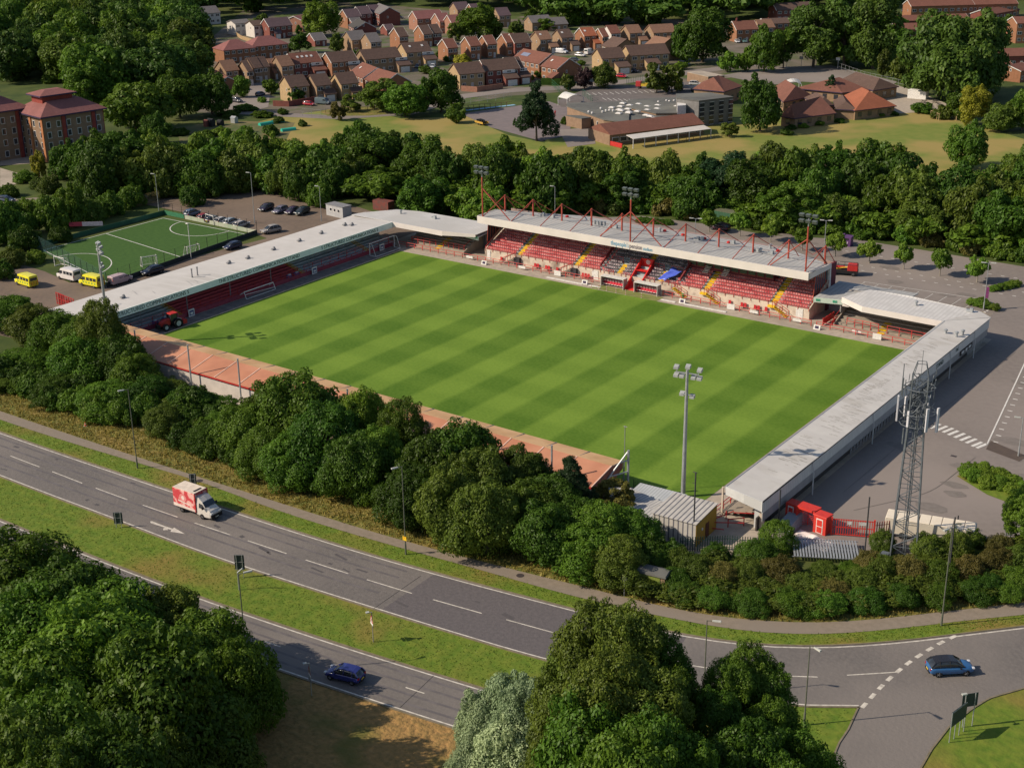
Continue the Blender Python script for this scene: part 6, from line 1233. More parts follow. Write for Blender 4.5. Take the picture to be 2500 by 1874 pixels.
# west car park
YE = (.75, .68, .03)
x, y, h = place((70.9, 705), (36.8, 694), 1); van(YE, x, y, h, 'yellow ambulance minibus parked nearest the left edge of the picture', stripe=1, group='yellow minibuses', name='minibus', cat='minibus')
x, y, h = place((233.8, 705.3), (195.6, 696.8), 1); van(YE, x, y, h, 'yellow ambulance minibus parked between the white minibus and the people carrier', stripe=1, group='yellow minibuses', name='minibus', cat='minibus')
x, y, h = place((175.7, 689.7), (141.7, 681), 1); van((.68, .64, .62), x, y, h, 'white minibus parked behind the two yellow ones by the small pitch', name='minibus', cat='minibus')
x, y, h = place((286.3, 698.2), (318.9, 688.3), .95); van((.55, .40, .40), x, y, h, 'pale pink people carrier parked beside the west stand roof', L=4.7, W=1.85, H=1.9, name='people_carrier', cat='car', windows=1)
x, y, h = place((392.6, 667), (365.6, 674)); car('suv', (.015, .018, .035), x, y, h, 'black estate-sized car parked by the gate of the small-sided pitch', 'cars behind the west stand')
x, y, h = place((585.3, 606), (564, 611.7)); car('hatch', (.02, .025, .06), x, y, h, 'dark blue car parked alone beside the small pitch fence', 'cars behind the west stand')
x, y, h = place((677.4, 567.8), (656.2, 572)); car('suv', (.33, .30, .27), x, y, h, 'silver car parked where the pitch fence meets the brown car park', 'cars behind the west stand')
for i, (px, py, c_, k, lb) in enumerate(((470, 527, (.10, .14, .22), 'suv', 'blue-grey car, leftmost of the row beyond the small pitch'), (500, 536, (.30, .04, .05), 'hatch', 'dark red car in the row beyond the small pitch'), (521, 541, (.05, .06, .08), 'estate', 'black car right of the dark red one beyond the small pitch'), (542, 545, (.55, .52, .50), 'hatch', 'white car in the row beyond the small pitch'), (566, 549, (.30, .34, .38), 'suv', 'pale blue car in the row beyond the small pitch'), (590, 554, (.42, .38, .35), 'estate', 'silver car, rightmost of the row beyond the small pitch'))):
    x, y = G(px, py); car(k, c_, x, y, R(98), lb, 'cars beyond the small pitch')
for i, (px, py, c_, k, lb) in enumerate(((650, 513, (.03, .02, .04), 'estate', 'near-black car, leftmost by the trees behind the brown car park'), (684, 519, (.16, .15, .20), 'estate', 'grey car beside the near-black one under the trees'), (713, 521, (.05, .03, .06), 'hatch', 'dark purple car under the trees near the white cabin'), (738, 523, (.02, .03, .03), 'suv', 'black car closest to the white cabin'))):
    x, y = G(px, py); car(k, c_, x, y, R(-80), lb, 'cars under the trees')
x, y = G(1757, 562); car('suv', (.06, .02, .04), x, y, R(175), 'dark maroon car parked alone behind the main stand roof', None)
x, y = G(15, 493); car('estate', (.05, .07, .12), x, y, R(20), 'dark car under the trees at the left edge', None)
EST = [(755, 258, (.42, .02, .04), 'hatch', 10, 'dark red car parked by the brick garden wall'), (636, 234, (.12, .15, .22), 'hatch', 100, 'blue-grey car alone in the close'), (578, 250, (.08, .08, .10), 'suv', 0, 'dark car under the trees at the close entrance'), (1019, 166, (.06, .07, .09), 'hatch', -60, 'black car, left of the three on the drive'), (1040, 167, (.10, .11, .12), 'hatch', -60, 'dark grey car, middle of the three on the drive'), (1057, 166, (.55, .56, .58), 'estate', -60, 'white car, right of the three on the drive'), (1417, 139, (.62, .6, .6), 'suv', 0, 'white car parked between the house rows'), (1528, 178, (.5, .5, .52), 'suv', 10, 'silver car before the cream house with roof windows'), (1546, 177, (.03, .03, .04), 'hatch', 10, 'black car right of the silver one before the cream house'), (1518, 190, (.5, .02, .04), 'hatch', 10, 'bright red car on the street before the cream house'), (1672, 159, (.45, .46, .48), 'estate', -10, 'silver car at the bend under the huge round tree'), (1800, 105, (.6, .6, .62), 'hatch', -50, 'white car before the conservatory, top right'), (1817, 104, (.10, .22, .22), 'hatch', -50, 'teal car beside the white one, top right'), (974, 46, (.03, .03, .05), 'suv', 20, 'black car beside the purple-walled gable'), (1404, 150, (.04, .05, .06), 'hatch', 10, 'black car at the gable drive between the house rows'), (2210, 30, (.10, .14, .16), 'hatch', 20, 'blue-grey car between the brick blocks'), (1698, 209, (.5, .5, .5), 'suv', 20, 'grey car at the flat-roofed annexe')]
for px, py, c_, k, hd, lb in EST: x, y = G(px, py); car(k, c_, x, y, R(hd), lb, 'cars on the housing estate')
for px, py, c_, hd, lb, L_, H_ in ((789, 255, (.12, .16, .18), 12, 'dark blue-grey van parked beside the dark red car', 5.2, 2.2), (1372, 131, (.65, .65, .67), 0, 'white van parked nose to the house row', 5.0, 2.0), (1438, 133, (.7, .68, .66), 90, 'white caravan standing between the house rows', 4.6, 2.4), (2467, 99, (.7, .7, .72), 10, 'white high-roofed van at the right edge', 6, 2.5), (2229, 36, (.7, .7, .7), 10, 'white van between the brick blocks', 5, 2.0)):
    x, y = G(px, py); van(c_, x, y, R(hd), lb, L=L_, H=H_, windows=0, name='van')
# lorries at the school
for px, py, c1, c2, lb in ((1575, 217, (.45, .04, .04), (.6, .42, .04), 'red-cabbed lorry with a yellow skip body by the birches'), (1618, 220, (.5, .5, .52), (.12, .13, .14), 'flatbed lorry with a pale cab under the birches'), (1677, 222, (.3, .32, .34), (.4, .42, .44), 'grey tipper lorry at the flat-roofed block')):
    x, y = G(px, py); r = empty('lorry', (x, y, .05), R(15), lb, 'lorry', None)
    b = MB(); b.box(-2.2, 0, .7, 1.7, 2.1, 1.8); b.build('cab', paint(c1), r, bevel=.1); b = MB(); b.box(-3.06, 0, 1.5, .05, 1.8, .8); b.build('windscreen', M_cglass, r)
    b = MB(); b.box(1, 0, .9, 4.4, 2.1, .15); b.box(1, 1.0, 1.05, 4.4, .08, .7); b.box(1, -1.0, 1.05, 4.4, .08, .7); b.box(3.2, 0, 1.05, .08, 2.1, .7); b.build('load_bed', paint(c2), r); wheels(r, 1.9, 1.05, .45, 10)
# tractor
tx, ty = G(418, 803)
r = empty('tractor', (-54.9, -24.3, .06), R(-80), 'red tractor with a cab and rear implement on the dark track by the west stand', 'tractor')
r.rotation_euler = (0, 0, R(-97))
b = MB(); st = []
for X, z0, z1, w_ in ((.2, .8, 1.75, .42), (1.2, .75, 1.7, .42), (1.95, .75, 1.55, .38), (2.15, .8, 1.35, .3)): st.append((X, [(0, z0), (w_, z0), (w_, z1-.15), (w_*.8, z1), (0, z1+.04)]))
loft(b, st); b.build('bonnet', M_red, r)
b = MB(); b.box(-.55, 0, .9, 1.3, 1.3, .5, 0); b.box(-1.0, .75, 1.3, 1.1, .35, .1, 1); b.box(-1.0, -.75, 1.3, 1.1, .35, .1, 1); b.box(1.6, 0, .6, 1.2, .6, .3, 0); b.build('chassis', [M_trim, M_red], r)
b = MB(); b.hull8([(-1.1, -.7, 1.35), (.25, -.7, 1.35), (.25, .7, 1.35), (-1.1, .7, 1.35)], [(-1.05, -.62, 2.5), (.05, -.62, 2.5), (.05, .62, 2.5), (-1.05, .62, 2.5)]); b.build('cab_glass', M_cglass, r)
b = MB()
for sx in (-1.08, .2):
    for sy in (-.68, .68): b.tube((sx, sy, 1.35), (sx*.93, sy*.92, 2.5), .05, 5)
b.build('cab_frame', M_trim, r); b = MB(); b.box(-.5, 0, 2.5, 1.5, 1.5, .18); b.build('cab_roof', M_red, r, bevel=.06)
b = MB(); b.box(-2.4, 0, .4, .8, 1.9, .7, 0); b.tube((-1.3, 0, .9), (-2.4, 0, .9), .1, 6, 1); b.tube((-1.2, 0, 1.6), (-2.3, 0, 1.1), .08, 6, 1); b.build('implement', [M_red, M_steel], r)
b = MB(); b.box(2.5, 0, .5, .5, .9, .6); b.build('front_weight', M_trim, r)
for X, Y_, wr, wd in ((-.95, .95, .85, .45), (-.95, -.95, .85, .45), (1.45, .85, .6, .35), (1.45, -.85, .6, .35)):
    s_ = 1 if Y_ > 0 else -1; b = MB(); b.tube((X, Y_+s_*wd/2, wr), (X, Y_-s_*wd/2, wr), wr, 20); t = b.build('wheel', M_tyre, r); b = MB(); b.tube((X, Y_+s_*(wd/2+.02), wr), (X, Y_+s_*wd/2-.05*s_, wr), wr*.55, 14); b.tube((X, Y_+s_*(wd/2+.06), wr), (X, Y_+s_*wd/2, wr), wr*.2, 10); b.build('rim', mat('silver_rim', (.5, .52, .55), rough=.4), t)
b = MB(); b.tube((.9, .5, 1.6), (.9, .5, 2.3), .05, 6); b.build('exhaust', M_trim, r)
# lifting platform machine behind the stand
x, y = G(2060, 670); r = empty('scissor_lift', (x, y, .035), R(18), 'red and black lifting machine parked behind the east end of the main stand', 'lift')
b = MB(); b.box(0, 0, .5, 5.2, 2.0, .5, 0); b.build('chassis', M_trim, r)
b = MB(); b.box(1.6, 0, 1.0, 1.9, 2.0, 1.1, 0); b.box(-1.0, .5, 1.0, 2.2, .5, .5, 0); b.build('engine_cover', M_red, r, bevel=.05)
b = MB()
for z in (1.5, 2.2):
    for s_ in (-.95, .95): b.tube((-2.5, s_, z), (2.4, s_, z), .05, 5)
    b.tube((-2.5, -.95, z), (-2.5, .95, z), .05, 5); b.tube((2.4, -.95, z), (2.4, .95, z), .05, 5)
for sx in (-2.5, -1.2, 0, 1.2, 2.4):
    for s_ in (-.95, .95): b.tube((sx, s_, 1), (sx, s_, 2.2), .04, 4)
b.tube((-2, .3, .9), (1, -.2, 1.6), .12, 6, 1); b.build('platform_rails', [M_trim, M_yellow], r); wheels(r, 1.8, 1.05, .45)
# yellow skip-like trailer by the playground
x, y = G(1176, 305); r = empty('trailer', (x, y, .06), R(-20), 'small yellow trailer loaded with dark frames on the playground', 'trailer')
b = MB(); b.box(0, 0, .5, 4.4, 2, .15); b.box(0, 1, .6, 4.4, .08, .5); b.box(0, -1, .6, 4.4, .08, .5); b.build('bed', mat('ochre', (.5, .3, .05)), r); b = MB()
for k in range(4): b.box(-1.4+k*.9, 0, .7, .5, 1.6, .8, 0, rot=.3*k)
b.build('load', M_trim, r); wheels(r, .6, .95, .35, 10)
# ================================================================ BUILDINGS
WALLS = {'cream': mat('cream_brick', (.40, .28, .15), (.33, .23, .13), 1.2, .9, detail=8), 'buff': mat('buff_brick', (.30, .20, .125), (.24, .16, .10), 1.2, .9, detail=8), 'orange': mat('orange_brick', (.29, .135, .075), (.23, .11, .06), 1.2, .9, detail=8),
         'red': mat('red_brick', (.22, .075, .055), (.17, .06, .05), 1.2, .9, detail=8), 'white': mat('white_render', (.62, .58, .54), (.54, .5, .47), 1, .8), 'pink': mat('pale_red_brick', (.32, .16, .11), (.26, .13, .09), 1.2, .9)}
def tiles(n, c, c2): return mat(n, c, c2, 1.6, .9, detail=8, bump=.1, big=(.25, tuple(v*.8 for v in c), .45, .65))
ROOFS = {'brown': tiles('brown_tiles', (.125, .078, .062), (.09, .058, .047)), 'tan': tiles('tan_tiles', (.24, .135, .09), (.19, .105, .07)), 'rust': tiles('rust_tiles', (.20, .085, .06), (.155, .065, .048)), 'orange': tiles('orange_tiles', (.34, .115, .06), (.27, .09, .05)),
         'grey': tiles('grey_slates', (.17, .155, .155), (.13, .12, .12)), 'purple': tiles('purple_slates', (.13, .085, .095), (.10, .07, .08)), 'pinkr': tiles('pinkish_tiles', (.27, .11, .10), (.21, .09, .085)), 'dark': tiles('dark_felt', (.075, .072, .07), (.055, .053, .052))}
M_wf = mat('white_window_frame', (.68, .66, .64)); M_door = mat('front_door', (.55, .5, .48), (.4, .35, .33), 5)
def window(parent, o, ud, wd, w_, h_, nm='window'):
    """window on a wall: o centre bottom (local), ud along the wall, wd outward"""
    u = Vector((*ud, 0)); n_ = Vector((*wd, 0)); o = Vector(o); z = Vector((0, 0, 1)); b = MB()
    def q(u0, u1, z0, z1, off, m): b.quad(*[tuple(o+u*a+z*c+n_*off) for a, c in ((u0, z0), (u1, z0), (u1, z1), (u0, z1))], m)
    q(-w_/2, w_/2, 0, h_, .03, 0); f = .13; k = 2 if w_ > 1.3 else 1; pw = (w_-f*(k+1))/k
    for i in range(k): q(-w_/2+f+i*(pw+f), -w_/2+f+i*(pw+f)+pw, f, h_-f, .045, 1)
    return b.build(nm, [M_wf, M_glass], parent)
def house(p, q, width, eave, ridge, wall, roof, label, cat='house', hip=False, front=None, porch=None, skylights=0, chimney=False, group='houses of the estate', nwin=None, storeys=2, solar=0, boarded=False, over=.25, name='house', gable_mat=None, dormer=False):
    """p, q: world x,y of the ridge ends"""
    p = np.array(p); q = np.array(q); c = (p+q)/2; L_ = float(np.linalg.norm(q-p)); a = math.atan2(q[1]-p[1], q[0]-p[0])
    r = empty(name, (c[0], c[1], 0), a, label, cat, group); hw = width/2; h2 = L_/2
    if hip: h2 = L_/2+hw
    b = MB()
    if hip: b.box(0, 0, 0, 2*h2, width, eave)
    else:
        b.prism([(-h2, -hw), (h2, -hw), (h2, hw), (-h2, hw)], 0, eave)
        for s_ in (-1, 1): b.add([(s_*h2, -hw, eave), (s_*h2, hw, eave), (s_*h2, 0, ridge-.05), (s_*(h2-.2), -hw, eave), (s_*(h2-.2), hw, eave), (s_*(h2-.2), 0, ridge-.05)], [(0, 1, 2), (5, 4, 3), (0, 2, 5, 3), (1, 4, 5, 2), (0, 3, 4, 1)])
    b.build('wall', WALLS[wall], r)
    b = MB(); e = hw+over; ez = eave-(ridge-eave)*over/hw; g = over; t = .16
    if hip:
        R0 = L_/2; P4 = [(-h2-g, -e, ez), (h2+g, -e, ez), (h2+g, e, ez), (-h2-g, e, ez)]; A0, A1 = (-R0, 0, ridge), (R0, 0, ridge)
        lo = [(x_, y_, z_-t) for x_, y_, z_ in P4]; b.add(P4+[A0, A1]+lo, [(0, 1, 5, 4), (2, 3, 4, 5), (1, 2, 5), (3, 0, 4), (0, 6, 7, 1), (1, 7, 8, 2), (2, 8, 9, 3), (3, 9, 6, 0), (9, 8, 7, 6)])
    else:
        for s_ in (-1, 1): b.hull8([(-h2-g, 0, ridge-t), (h2+g, 0, ridge-t), (h2+g, s_*e, ez-t), (-h2-g, s_*e, ez-t)], [(-h2-g, 0, ridge), (h2+g, 0, ridge), (h2+g, s_*e, ez), (-h2-g, s_*e, ez)])
    rf = b.build('roof', ROOFS[roof], r)
    if not hip:
        b = MB()
        for s_ in (-1, 1):
            for sg in (-1, 1): b.hull8([(sg*(h2+g), 0, ridge-t-.12), (sg*(h2+g+.04), 0, ridge-t-.12), (sg*(h2+g+.04), s_*e, ez-t-.12), (sg*(h2+g), s_*e, ez-t-.12)], [(sg*(h2+g), 0, ridge+.03), (sg*(h2+g+.04), 0, ridge+.03), (sg*(h2+g+.04), s_*e, ez+.03), (sg*(h2+g), s_*e, ez+.03)])
        b.build('bargeboard', M_wf if wall in ('orange', 'red', 'pink') else ROOFS[roof], r)
    # which long side faces the camera
    n_ = np.array([-math.sin(a), math.cos(a)]); sd = 1 if n_@(CAM[:2]-c) > 0 else -1; u = np.array([math.cos(a), math.sin(a)]); se = 1 if u@(CAM[:2]-c) > 0 else -1
    k = nwin or max(2, int(round(2*h2/2.9)))
    for s in range(storeys):
        for i in range(k):
            X = -h2+2*h2*(i+.5)/k; z0 = .9+2.6*s
            if z0+1.2 > eave: continue
            if s == 0 and i == k//2: b = MB(); b.box(X, sd*(hw+.04), 0, .95, .1, 2.1); b.build('door', M_door, r)
            else: window(r, (X, sd*hw, z0), (1, 0), (0, sd), 1.9 if (i+s) % 2 else 1.4, 1.25)
    if not hip: window(r, (se*h2, sd*hw*.2, 3.4), (0, 1), (se, 0), .7, 1.0)
    if porch:
        x0, w_, d_, h_ = porch
        b = MB(); y0 = sd*hw; y1 = sd*(hw+d_); b.hull8([(x0-w_/2, y0, 0), (x0+w_/2, y0, 0), (x0+w_/2, y1, 0), (x0-w_/2, y1, 0)], [(x0-w_/2, y0, h_+1.5), (x0+w_/2, y0, h_+1.5), (x0+w_/2, y1, h_), (x0-w_/2, y1, h_)]); b.build('annexe', WALLS[wall], r)
        b = MB(); b.hull8([(x0-w_/2-.2, y0, h_+1.52), (x0+w_/2+.2, y0, h_+1.52), (x0+w_/2+.2, y1+sd*.25, h_-.02), (x0-w_/2-.2, y1+sd*.25, h_-.02)], [(x0-w_/2-.2, y0, h_+1.66), (x0+w_/2+.2, y0, h_+1.66), (x0+w_/2+.2, y1+sd*.25, h_+.12), (x0-w_/2-.2, y1+sd*.25, h_+.12)]); b.build('annexe_roof', ROOFS[roof], r)
        b = MB(); b.box(x0, y1+sd*.04, .05, w_*.7, .06, 2.0); b.build('garage_door', M_wf, r)
        if dormer: b = MB(); b.box(x0, sd*(hw+.25), eave-1.3, w_*.9, .5, 1.0); b.build('white_cladding', M_wf, r); window(r, (x0, sd*(hw+.5), eave-1.1), (1, 0), (0, sd), 1.6, .7)
    sl = (ridge-ez)/e
    def onroof(X, t_, w_, l_, m_, nm):
        b = MB(); y_ = e*t_; z_ = ridge-sl*y_; nv = Vector((0, sd*sl, 1)).normalized(); dv = Vector((0, sd, -sl)).normalized(); o = Vector((X, sd*y_, z_))+nv*.04; ux = Vector((1, 0, 0))
        lo = [o-ux*w_/2-dv*l_/2, o+ux*w_/2-dv*l_/2, o+ux*w_/2+dv*l_/2, o-ux*w_/2+dv*l_/2]; b.hull8([tuple(v) for v in lo], [tuple(v+nv*.08) for v in lo]); b.build(nm, m_, rf)
    for i in range(skylights): onroof(-h2*.5+i*h2/max(1, skylights-1 if skylights > 1 else 1), .4, .8, 1.0, M_wf, 'skylight')
    if solar: onroof(-h2*.45, .45, solar, 1.8, mat('solar_panel', (.10, .12, .2), (.3, .32, .4), 8, .2), 'solar_panel')
    if chimney: b = MB(); b.box(h2*.6*se, 0, ridge-.5, .7, .6, 1.5); b.lathe([(.12, ridge+1), (.12, ridge+1.35)], 8, 0, h2*.6*se, 0); b.build('chimney', WALLS['red'], rf)
    return r
def H(t, x1, y1, x2, y2, w_, wall, roof, label, eave=5.3, ridge=8.3, **k):
    w_ += 1.4
    a = np.array(Q(t, x1, y1, ridge)); c = np.array(Q(t, x2, y2, ridge)); d = c-a; L_ = np.linalg.norm(d)
    if abs(y2-y1) <= .15*abs(x2-x1) and k.pop('turn', 1):
        m_ = (a+c)/2; v_ = m_-CAM[:2]; al = math.atan2(v_[1], v_[0])-math.pi/2+R(23); d = np.array([math.cos(al), math.sin(al)]); a = m_-d*L_*.5; c = m_+d*L_*.5
    else: k.pop('turn', 1); d = d/L_
    return house(a+d*.25, c-d*.25, w_, eave, ridge, wall, roof, label, **k)
H(1, 232, 650, 412, 642, 8, 'cream', 'brown', 'cream-gabled house with a brown roof, front left of the estate behind the garden wall')
H(1, 455, 640, 605, 630, 8, 'buff', 'brown', 'brown-roofed house with a glazed porch, second along the front row', porch=(1.5, 4, 1.6, 2.3))
H(1, 668, 625, 840, 616, 8, 'cream', 'brown', 'brown-roofed house with twin small gables over its porch, third in the front row', porch=(2, 4, 1.6, 2.3))
H(1, 920, 535, 1045, 583, 9, 'orange', 'rust', 'rust-roofed brick house with one long rooflight, behind the street trees', skylights=1)
H(1, 1052, 588, 1215, 632, 9, 'orange', 'rust', 'rust-roofed brick house partly hidden by the street trees')
H(1, -90, 492, 75, 487, 8, 'buff', 'brown', 'brown-roofed house at the left end of the middle row')
H(1, 88, 506, 160, 500, 7, 'buff', 'tan', 'small tan-roofed house, second in the middle row', eave=4.6, ridge=6.8, porch=(0, 3, 2, 2.4))
H(1, 160, 480, 283, 474, 8, 'buff', 'tan', 'tan-roofed house with wide upper windows in the middle row')
H(1, 262, 460, 525, 442, 8.5, 'red', 'rust', 'long rust-roofed house with several rooflights and a white-clad annexe', skylights=4, porch=(3.5, 5, 3, 2.5), dormer=True)
H(1, 585, 446, 840, 438, 8.5, 'orange', 'brown', 'brown-roofed house with orange gable and white-clad annexe, centre of the middle row', porch=(3.5, 5, 3, 2.5), dormer=True)
H(1, 890, 428, 1205, 402, 8.5, 'buff', 'brown', 'longest brown-roofed terrace block in the middle row', porch=(7, 5, 3.5, 2.5), dormer=True)
H(1, 1238, 367, 1475, 357, 8.5, 'cream', 'brown', 'brown-roofed house with cream gable, right end of the middle row', porch=(3.5, 5, 3.5, 2.5), dormer=True, skylights=2)
H(1, 62, 160, 275, 146, 8.5, 'red', 'purple', 'purple-slated red brick house with two porches, upper left', porch=(-2, 3, 1.5, 2.2))
H(1, 320, 140, 410, 122, 7.5, 'pink', 'pinkr', 'small pink-roofed house behind the large green tree', ridge=7)
H(1, 745, 82, 868, 72, 8.5, 'orange', 'purple', 'gable-ended house at the left of the upper purple-roofed terrace')
H(1, 858, 58, 960, 50, 8.5, 'red', 'purple', 'middle house of the upper purple-roofed terrace')
H(1, 955, 45, 1045, 38, 8.5, 'red', 'purple', 'purple-roofed house beside the tall grey gable')
H(1, 1058, 28, 1150, 62, 8.5, 'red', 'grey', 'tall grey-roofed house whose brick gable faces right', ridge=8.4, eave=5.6)
H(1, 770, 263, 920, 262, 9, 'buff', 'grey', 'left half of the grey-slated pair of houses')
H(1, 932, 284, 1040, 280, 9, 'buff', 'grey', 'right half of the grey-slated pair of houses')
H(1, 800, 150, 880, 142, 7, 'red', 'grey', 'grey-roofed garage block behind the slated pair', eave=2.8, ridge=5.2, storeys=1)
H(1, 880, 160, 945, 190, 8, 'red', 'dark', 'dark-roofed garage with a pale verge behind the slated pair', eave=2.8, ridge=5.4, storeys=1)
H(1, 1092, 210, 1170, 205, 6, 'red', 'purple', 'little hip-roofed garage beside the upper close', eave=2.6, ridge=4.6, storeys=1)
H(1, 1190, 240, 1265, 232, 9, 'orange', 'brown', 'orange brick gable house with a white verge, centre of the upper estate')
H(1, 1400, 220, 1475, 212, 9, 'orange', 'brown', 'left of the paired orange gables in the upper estate')
H(1, 1485, 212, 1560, 205, 8, 'red', 'brown', 'right of the paired orange gables in the upper estate')
H(1, 1390, 78, 1538, 98, 8.5, 'pink', 'pinkr', 'pink-roofed house at the left of the upper trio')
H(1, 1545, 110, 1640, 115, 8.5, 'pink', 'pinkr', 'pink-roofed house in the middle of the upper trio')
H(1, 1652, 124, 1735, 130, 8.5, 'pink', 'pinkr', 'pink-roofed house at the right of the upper trio')
H(1, 1690, 17, 1815, 15, 8.5, 'buff', 'purple', 'grey-purple roofed house near the top, right of the close')
H(1, 1832, 34, 1900, 30, 8, 'orange', 'purple', 'house half hidden behind the large top-centre tree')
H(1, 2068, 70, 2150, 60, 8, 'buff', 'purple', 'purple-roofed house at the top, right of the large tree')
for i, (x1, y1, x2, y2, wl, rf_, lb) in enumerate(((1600, 335, 1700, 330, 'orange', 'rust', 'first gabled house of the row right of the weeping tree'), (1800, 320, 1895, 312, 'orange', 'rust', 'second gabled house of the row, its gable orange'), (1945, 305, 2035, 300, 'orange', 'rust', 'third gabled house of the row, narrow and brick-fronted'), (2115, 292, 2215, 284, 'orange', 'rust', 'fourth gabled house of the row, next to the dark-roofed terrace'))):
    H(1, x1, y1, x2, y2, 8.5, wl, rf_, lb, ridge=8.2, eave=5.4)
H(1, 1698, 545, 1920, 527, 8.5, 'cream', 'brown', 'brown-roofed house with cream gable behind the brick wall, centre right')
H(1, 1925, 517, 2230, 495, 8.5, 'red', 'brown', 'long brown terrace right of the cream gable, with a white-clad annexe', porch=(2, 5, 3.5, 2.5), dormer=True)
H(1, 10, 312, 130, 306, 9, 'orange', 'pinkr', 'hip-roofed brick house at the left of the upper estate', hip=True)
H(1, 455, 282, 575, 280, 8, 'red', 'grey', 'low grey-roofed garage row beside the blue-green conifer', eave=2.6, ridge=5.2, storeys=1)
H(2, -20, 292, 125, 280, 8.5, 'red', 'brown', 'brown-roofed house at the left end of the right-hand row')
for i, (x1, y1, x2, y2, wl, rf_, lb) in enumerate(((200, 270, 300, 262, 'buff', 'tan', 'tan-roofed gable house, second in the right-hand row'), (385, 254, 490, 247, 'buff', 'brown', 'dark tan-roofed gable house, third in the right-hand row'), (582, 240, 690, 232, 'orange', 'orange', 'bright orange-roofed gable house in the right-hand row'), (745, 245, 790, 240, 'orange', 'rust', 'low rust-roofed link house beside the white gable'), (820, 220, 890, 212, 'white', 'rust', 'house with a white rendered gable and rust roof'), (970, 215, 1088, 210, 'buff', 'tan', 'tan-roofed house right of the white gable'), (1172, 210, 1385, 205, 'buff', 'tan', 'wide tan-roofed house at the right of the row'), (1428, 210, 1530, 204, 'cream', 'tan', 'tan-roofed house half hidden by the huge round tree'))):
    H(2, x1, y1, x2, y2, 8.5, wl, rf_, lb, ridge=8, porch=(2.5, 3.5, 3, 2.4) if i not in (3, 4) else None, skylights=1 if i in (0, 1, 2) else 0)
H(2, 100, 418, 340, 462, 9, 'orange', 'rust', 'rust-roofed brick pair with solar panels, facing the street', solar=4.5)
H(2, 350, 478, 495, 503, 9, 'orange', 'rust', 'rust-roofed brick house with one rooflight right of the solar panels', skylights=1, porch=(4, 3, 3, 2.4))
H(2, -80, 495, 60, 487, 8.5, 'red', 'brown', 'brown-roofed house left of the solar-panelled pair', porch=(2, 4, 3.5, 2.4), dormer=True)
H(2, 870, 312, 990, 336, 9, 'buff', 'brown', 'brown-roofed house set at an angle between the two right-hand rows')
H(2, 735, 418, 925, 402, 8.5, 'cream', 'brown', 'cream brick house with roof windows in its annexe, left of two', porch=(2.5, 5, 4.5, 2.4), skylights=0)
H(2, 990, 395, 1300, 368, 8.5, 'cream', 'brown', 'long cream brick house with roof windows and a square bay, right of two', porch=(0, 5, 4.5, 2.4))
H(2, 1230, 308, 1365, 330, 9, 'buff', 'tan', 'tan-roofed house behind the long cream one')
H(2, 1905, 185, 2075, 172, 8.5, 'orange', 'rust', 'brick house with a tall chimney stack, right of the huge tree', chimney=True, ridge=8.2)
H(2, 2100, 170, 2230, 164, 8.5, 'buff', 'tan', 'tan-roofed house at the right end of the estate', ridge=8)
H(2, 160, 140, 285, 122, 8, 'buff', 'grey', 'small grey-roofed house gable-on in the trees, top centre', ridge=6.5, eave=4)
H(2, 285, 148, 455, 150, 8, 'buff', 'grey', 'long grey-roofed bungalow among the trees, top centre', ridge=5.5, eave=3, storeys=1)
H(0, 1975, 340, 2050, 340, 9, 'orange', 'pinkr', 'hip-roofed orange brick house beside the dark left wood', hip=True)
H(0, 1880, 520, 2010, 512, 8.5, 'buff', 'tan', 'tan-roofed house at the left edge of the estate')
H(0, 1850, 600, 1960, 660, 7, 'orange', 'rust', 'low rust-roofed annexe below the tan-roofed left house', eave=2.8, ridge=5)
H(0, 2078, 522, 2125, 518, 8, 'buff', 'brown', 'narrow brown-roofed house, second from the left edge of the estate')
H(0, 2140, 496, 2210, 490, 8, 'buff', 'brown', 'brown-roofed house beside the narrow one, left of the estate')
H(0, 1995, 175, 2110, 160, 8, 'white', 'grey', 'white rendered house with a grey flat-pitched roof, upper left', ridge=6.5)
H(0, 2150, 180, 2230, 170, 8, 'white', 'brown', 'white house with a brown roof at the upper left lawn', ridge=7)
H(0, 1640, 70, 1830, 45, 9, 'white', 'grey', 'old grey-roofed house with a chimney deep in the upper left wood', ridge=8, chimney=True)
H(3, 1225, 5, 1720, -20, 9, 'orange', 'rust', 'long two-storey brick block at the top right', ridge=8.5, eave=6.2)
H(3, 1150, 152, 1600, 100, 8, 'red', 'rust', 'low brown-roofed brick range below the top right block', ridge=5, eave=3.2, storeys=1)
H(3, 1740, -10, 2100, -28, 9, 'orange', 'rust', 'brick block with ivy, right of the long one', ridge=8.5, eave=6.2)
H(3, 1830, 85, 2090, 40, 8, 'red', 'rust', 'low roofed range before the ivy-clad block', ridge=5, eave=3.2, storeys=1)
H(3, 2110, 145, 2330, 138, 9, 'orange', 'rust', 'three-storey brick house at the right edge', ridge=10, eave=8, storeys=3)
H(3, 1960, 432, 2330, 395, 9, 'red', 'rust', 'rust-roofed range at the right edge above the lawn', ridge=6, eave=4)
H(3, 1925, 525, 2060, 510, 8, 'orange', 'rust', 'small mono-roofed brick house by the right edge lawn', ridge=6, eave=4)
H(3, 2070, 560, 2190, 535, 8, 'orange', 'rust', 'small brick house beside the lawn, nearest the right edge', ridge=5.5, eave=4)
H(3, 60, 30, 330, 10, 9, 'red', 'brown', 'dark-windowed brick block behind the giant trees', ridge=8)
H(3, -60, 160, 200, 150, 8, 'orange', 'brown', 'brown-roofed house with white chimney left of the giant trees', ridge=7)
H(3, 1110, 210, 1250, 190, 8, 'red', 'rust', 'low building between the giant trees', ridge=5, eave=3, storeys=1)

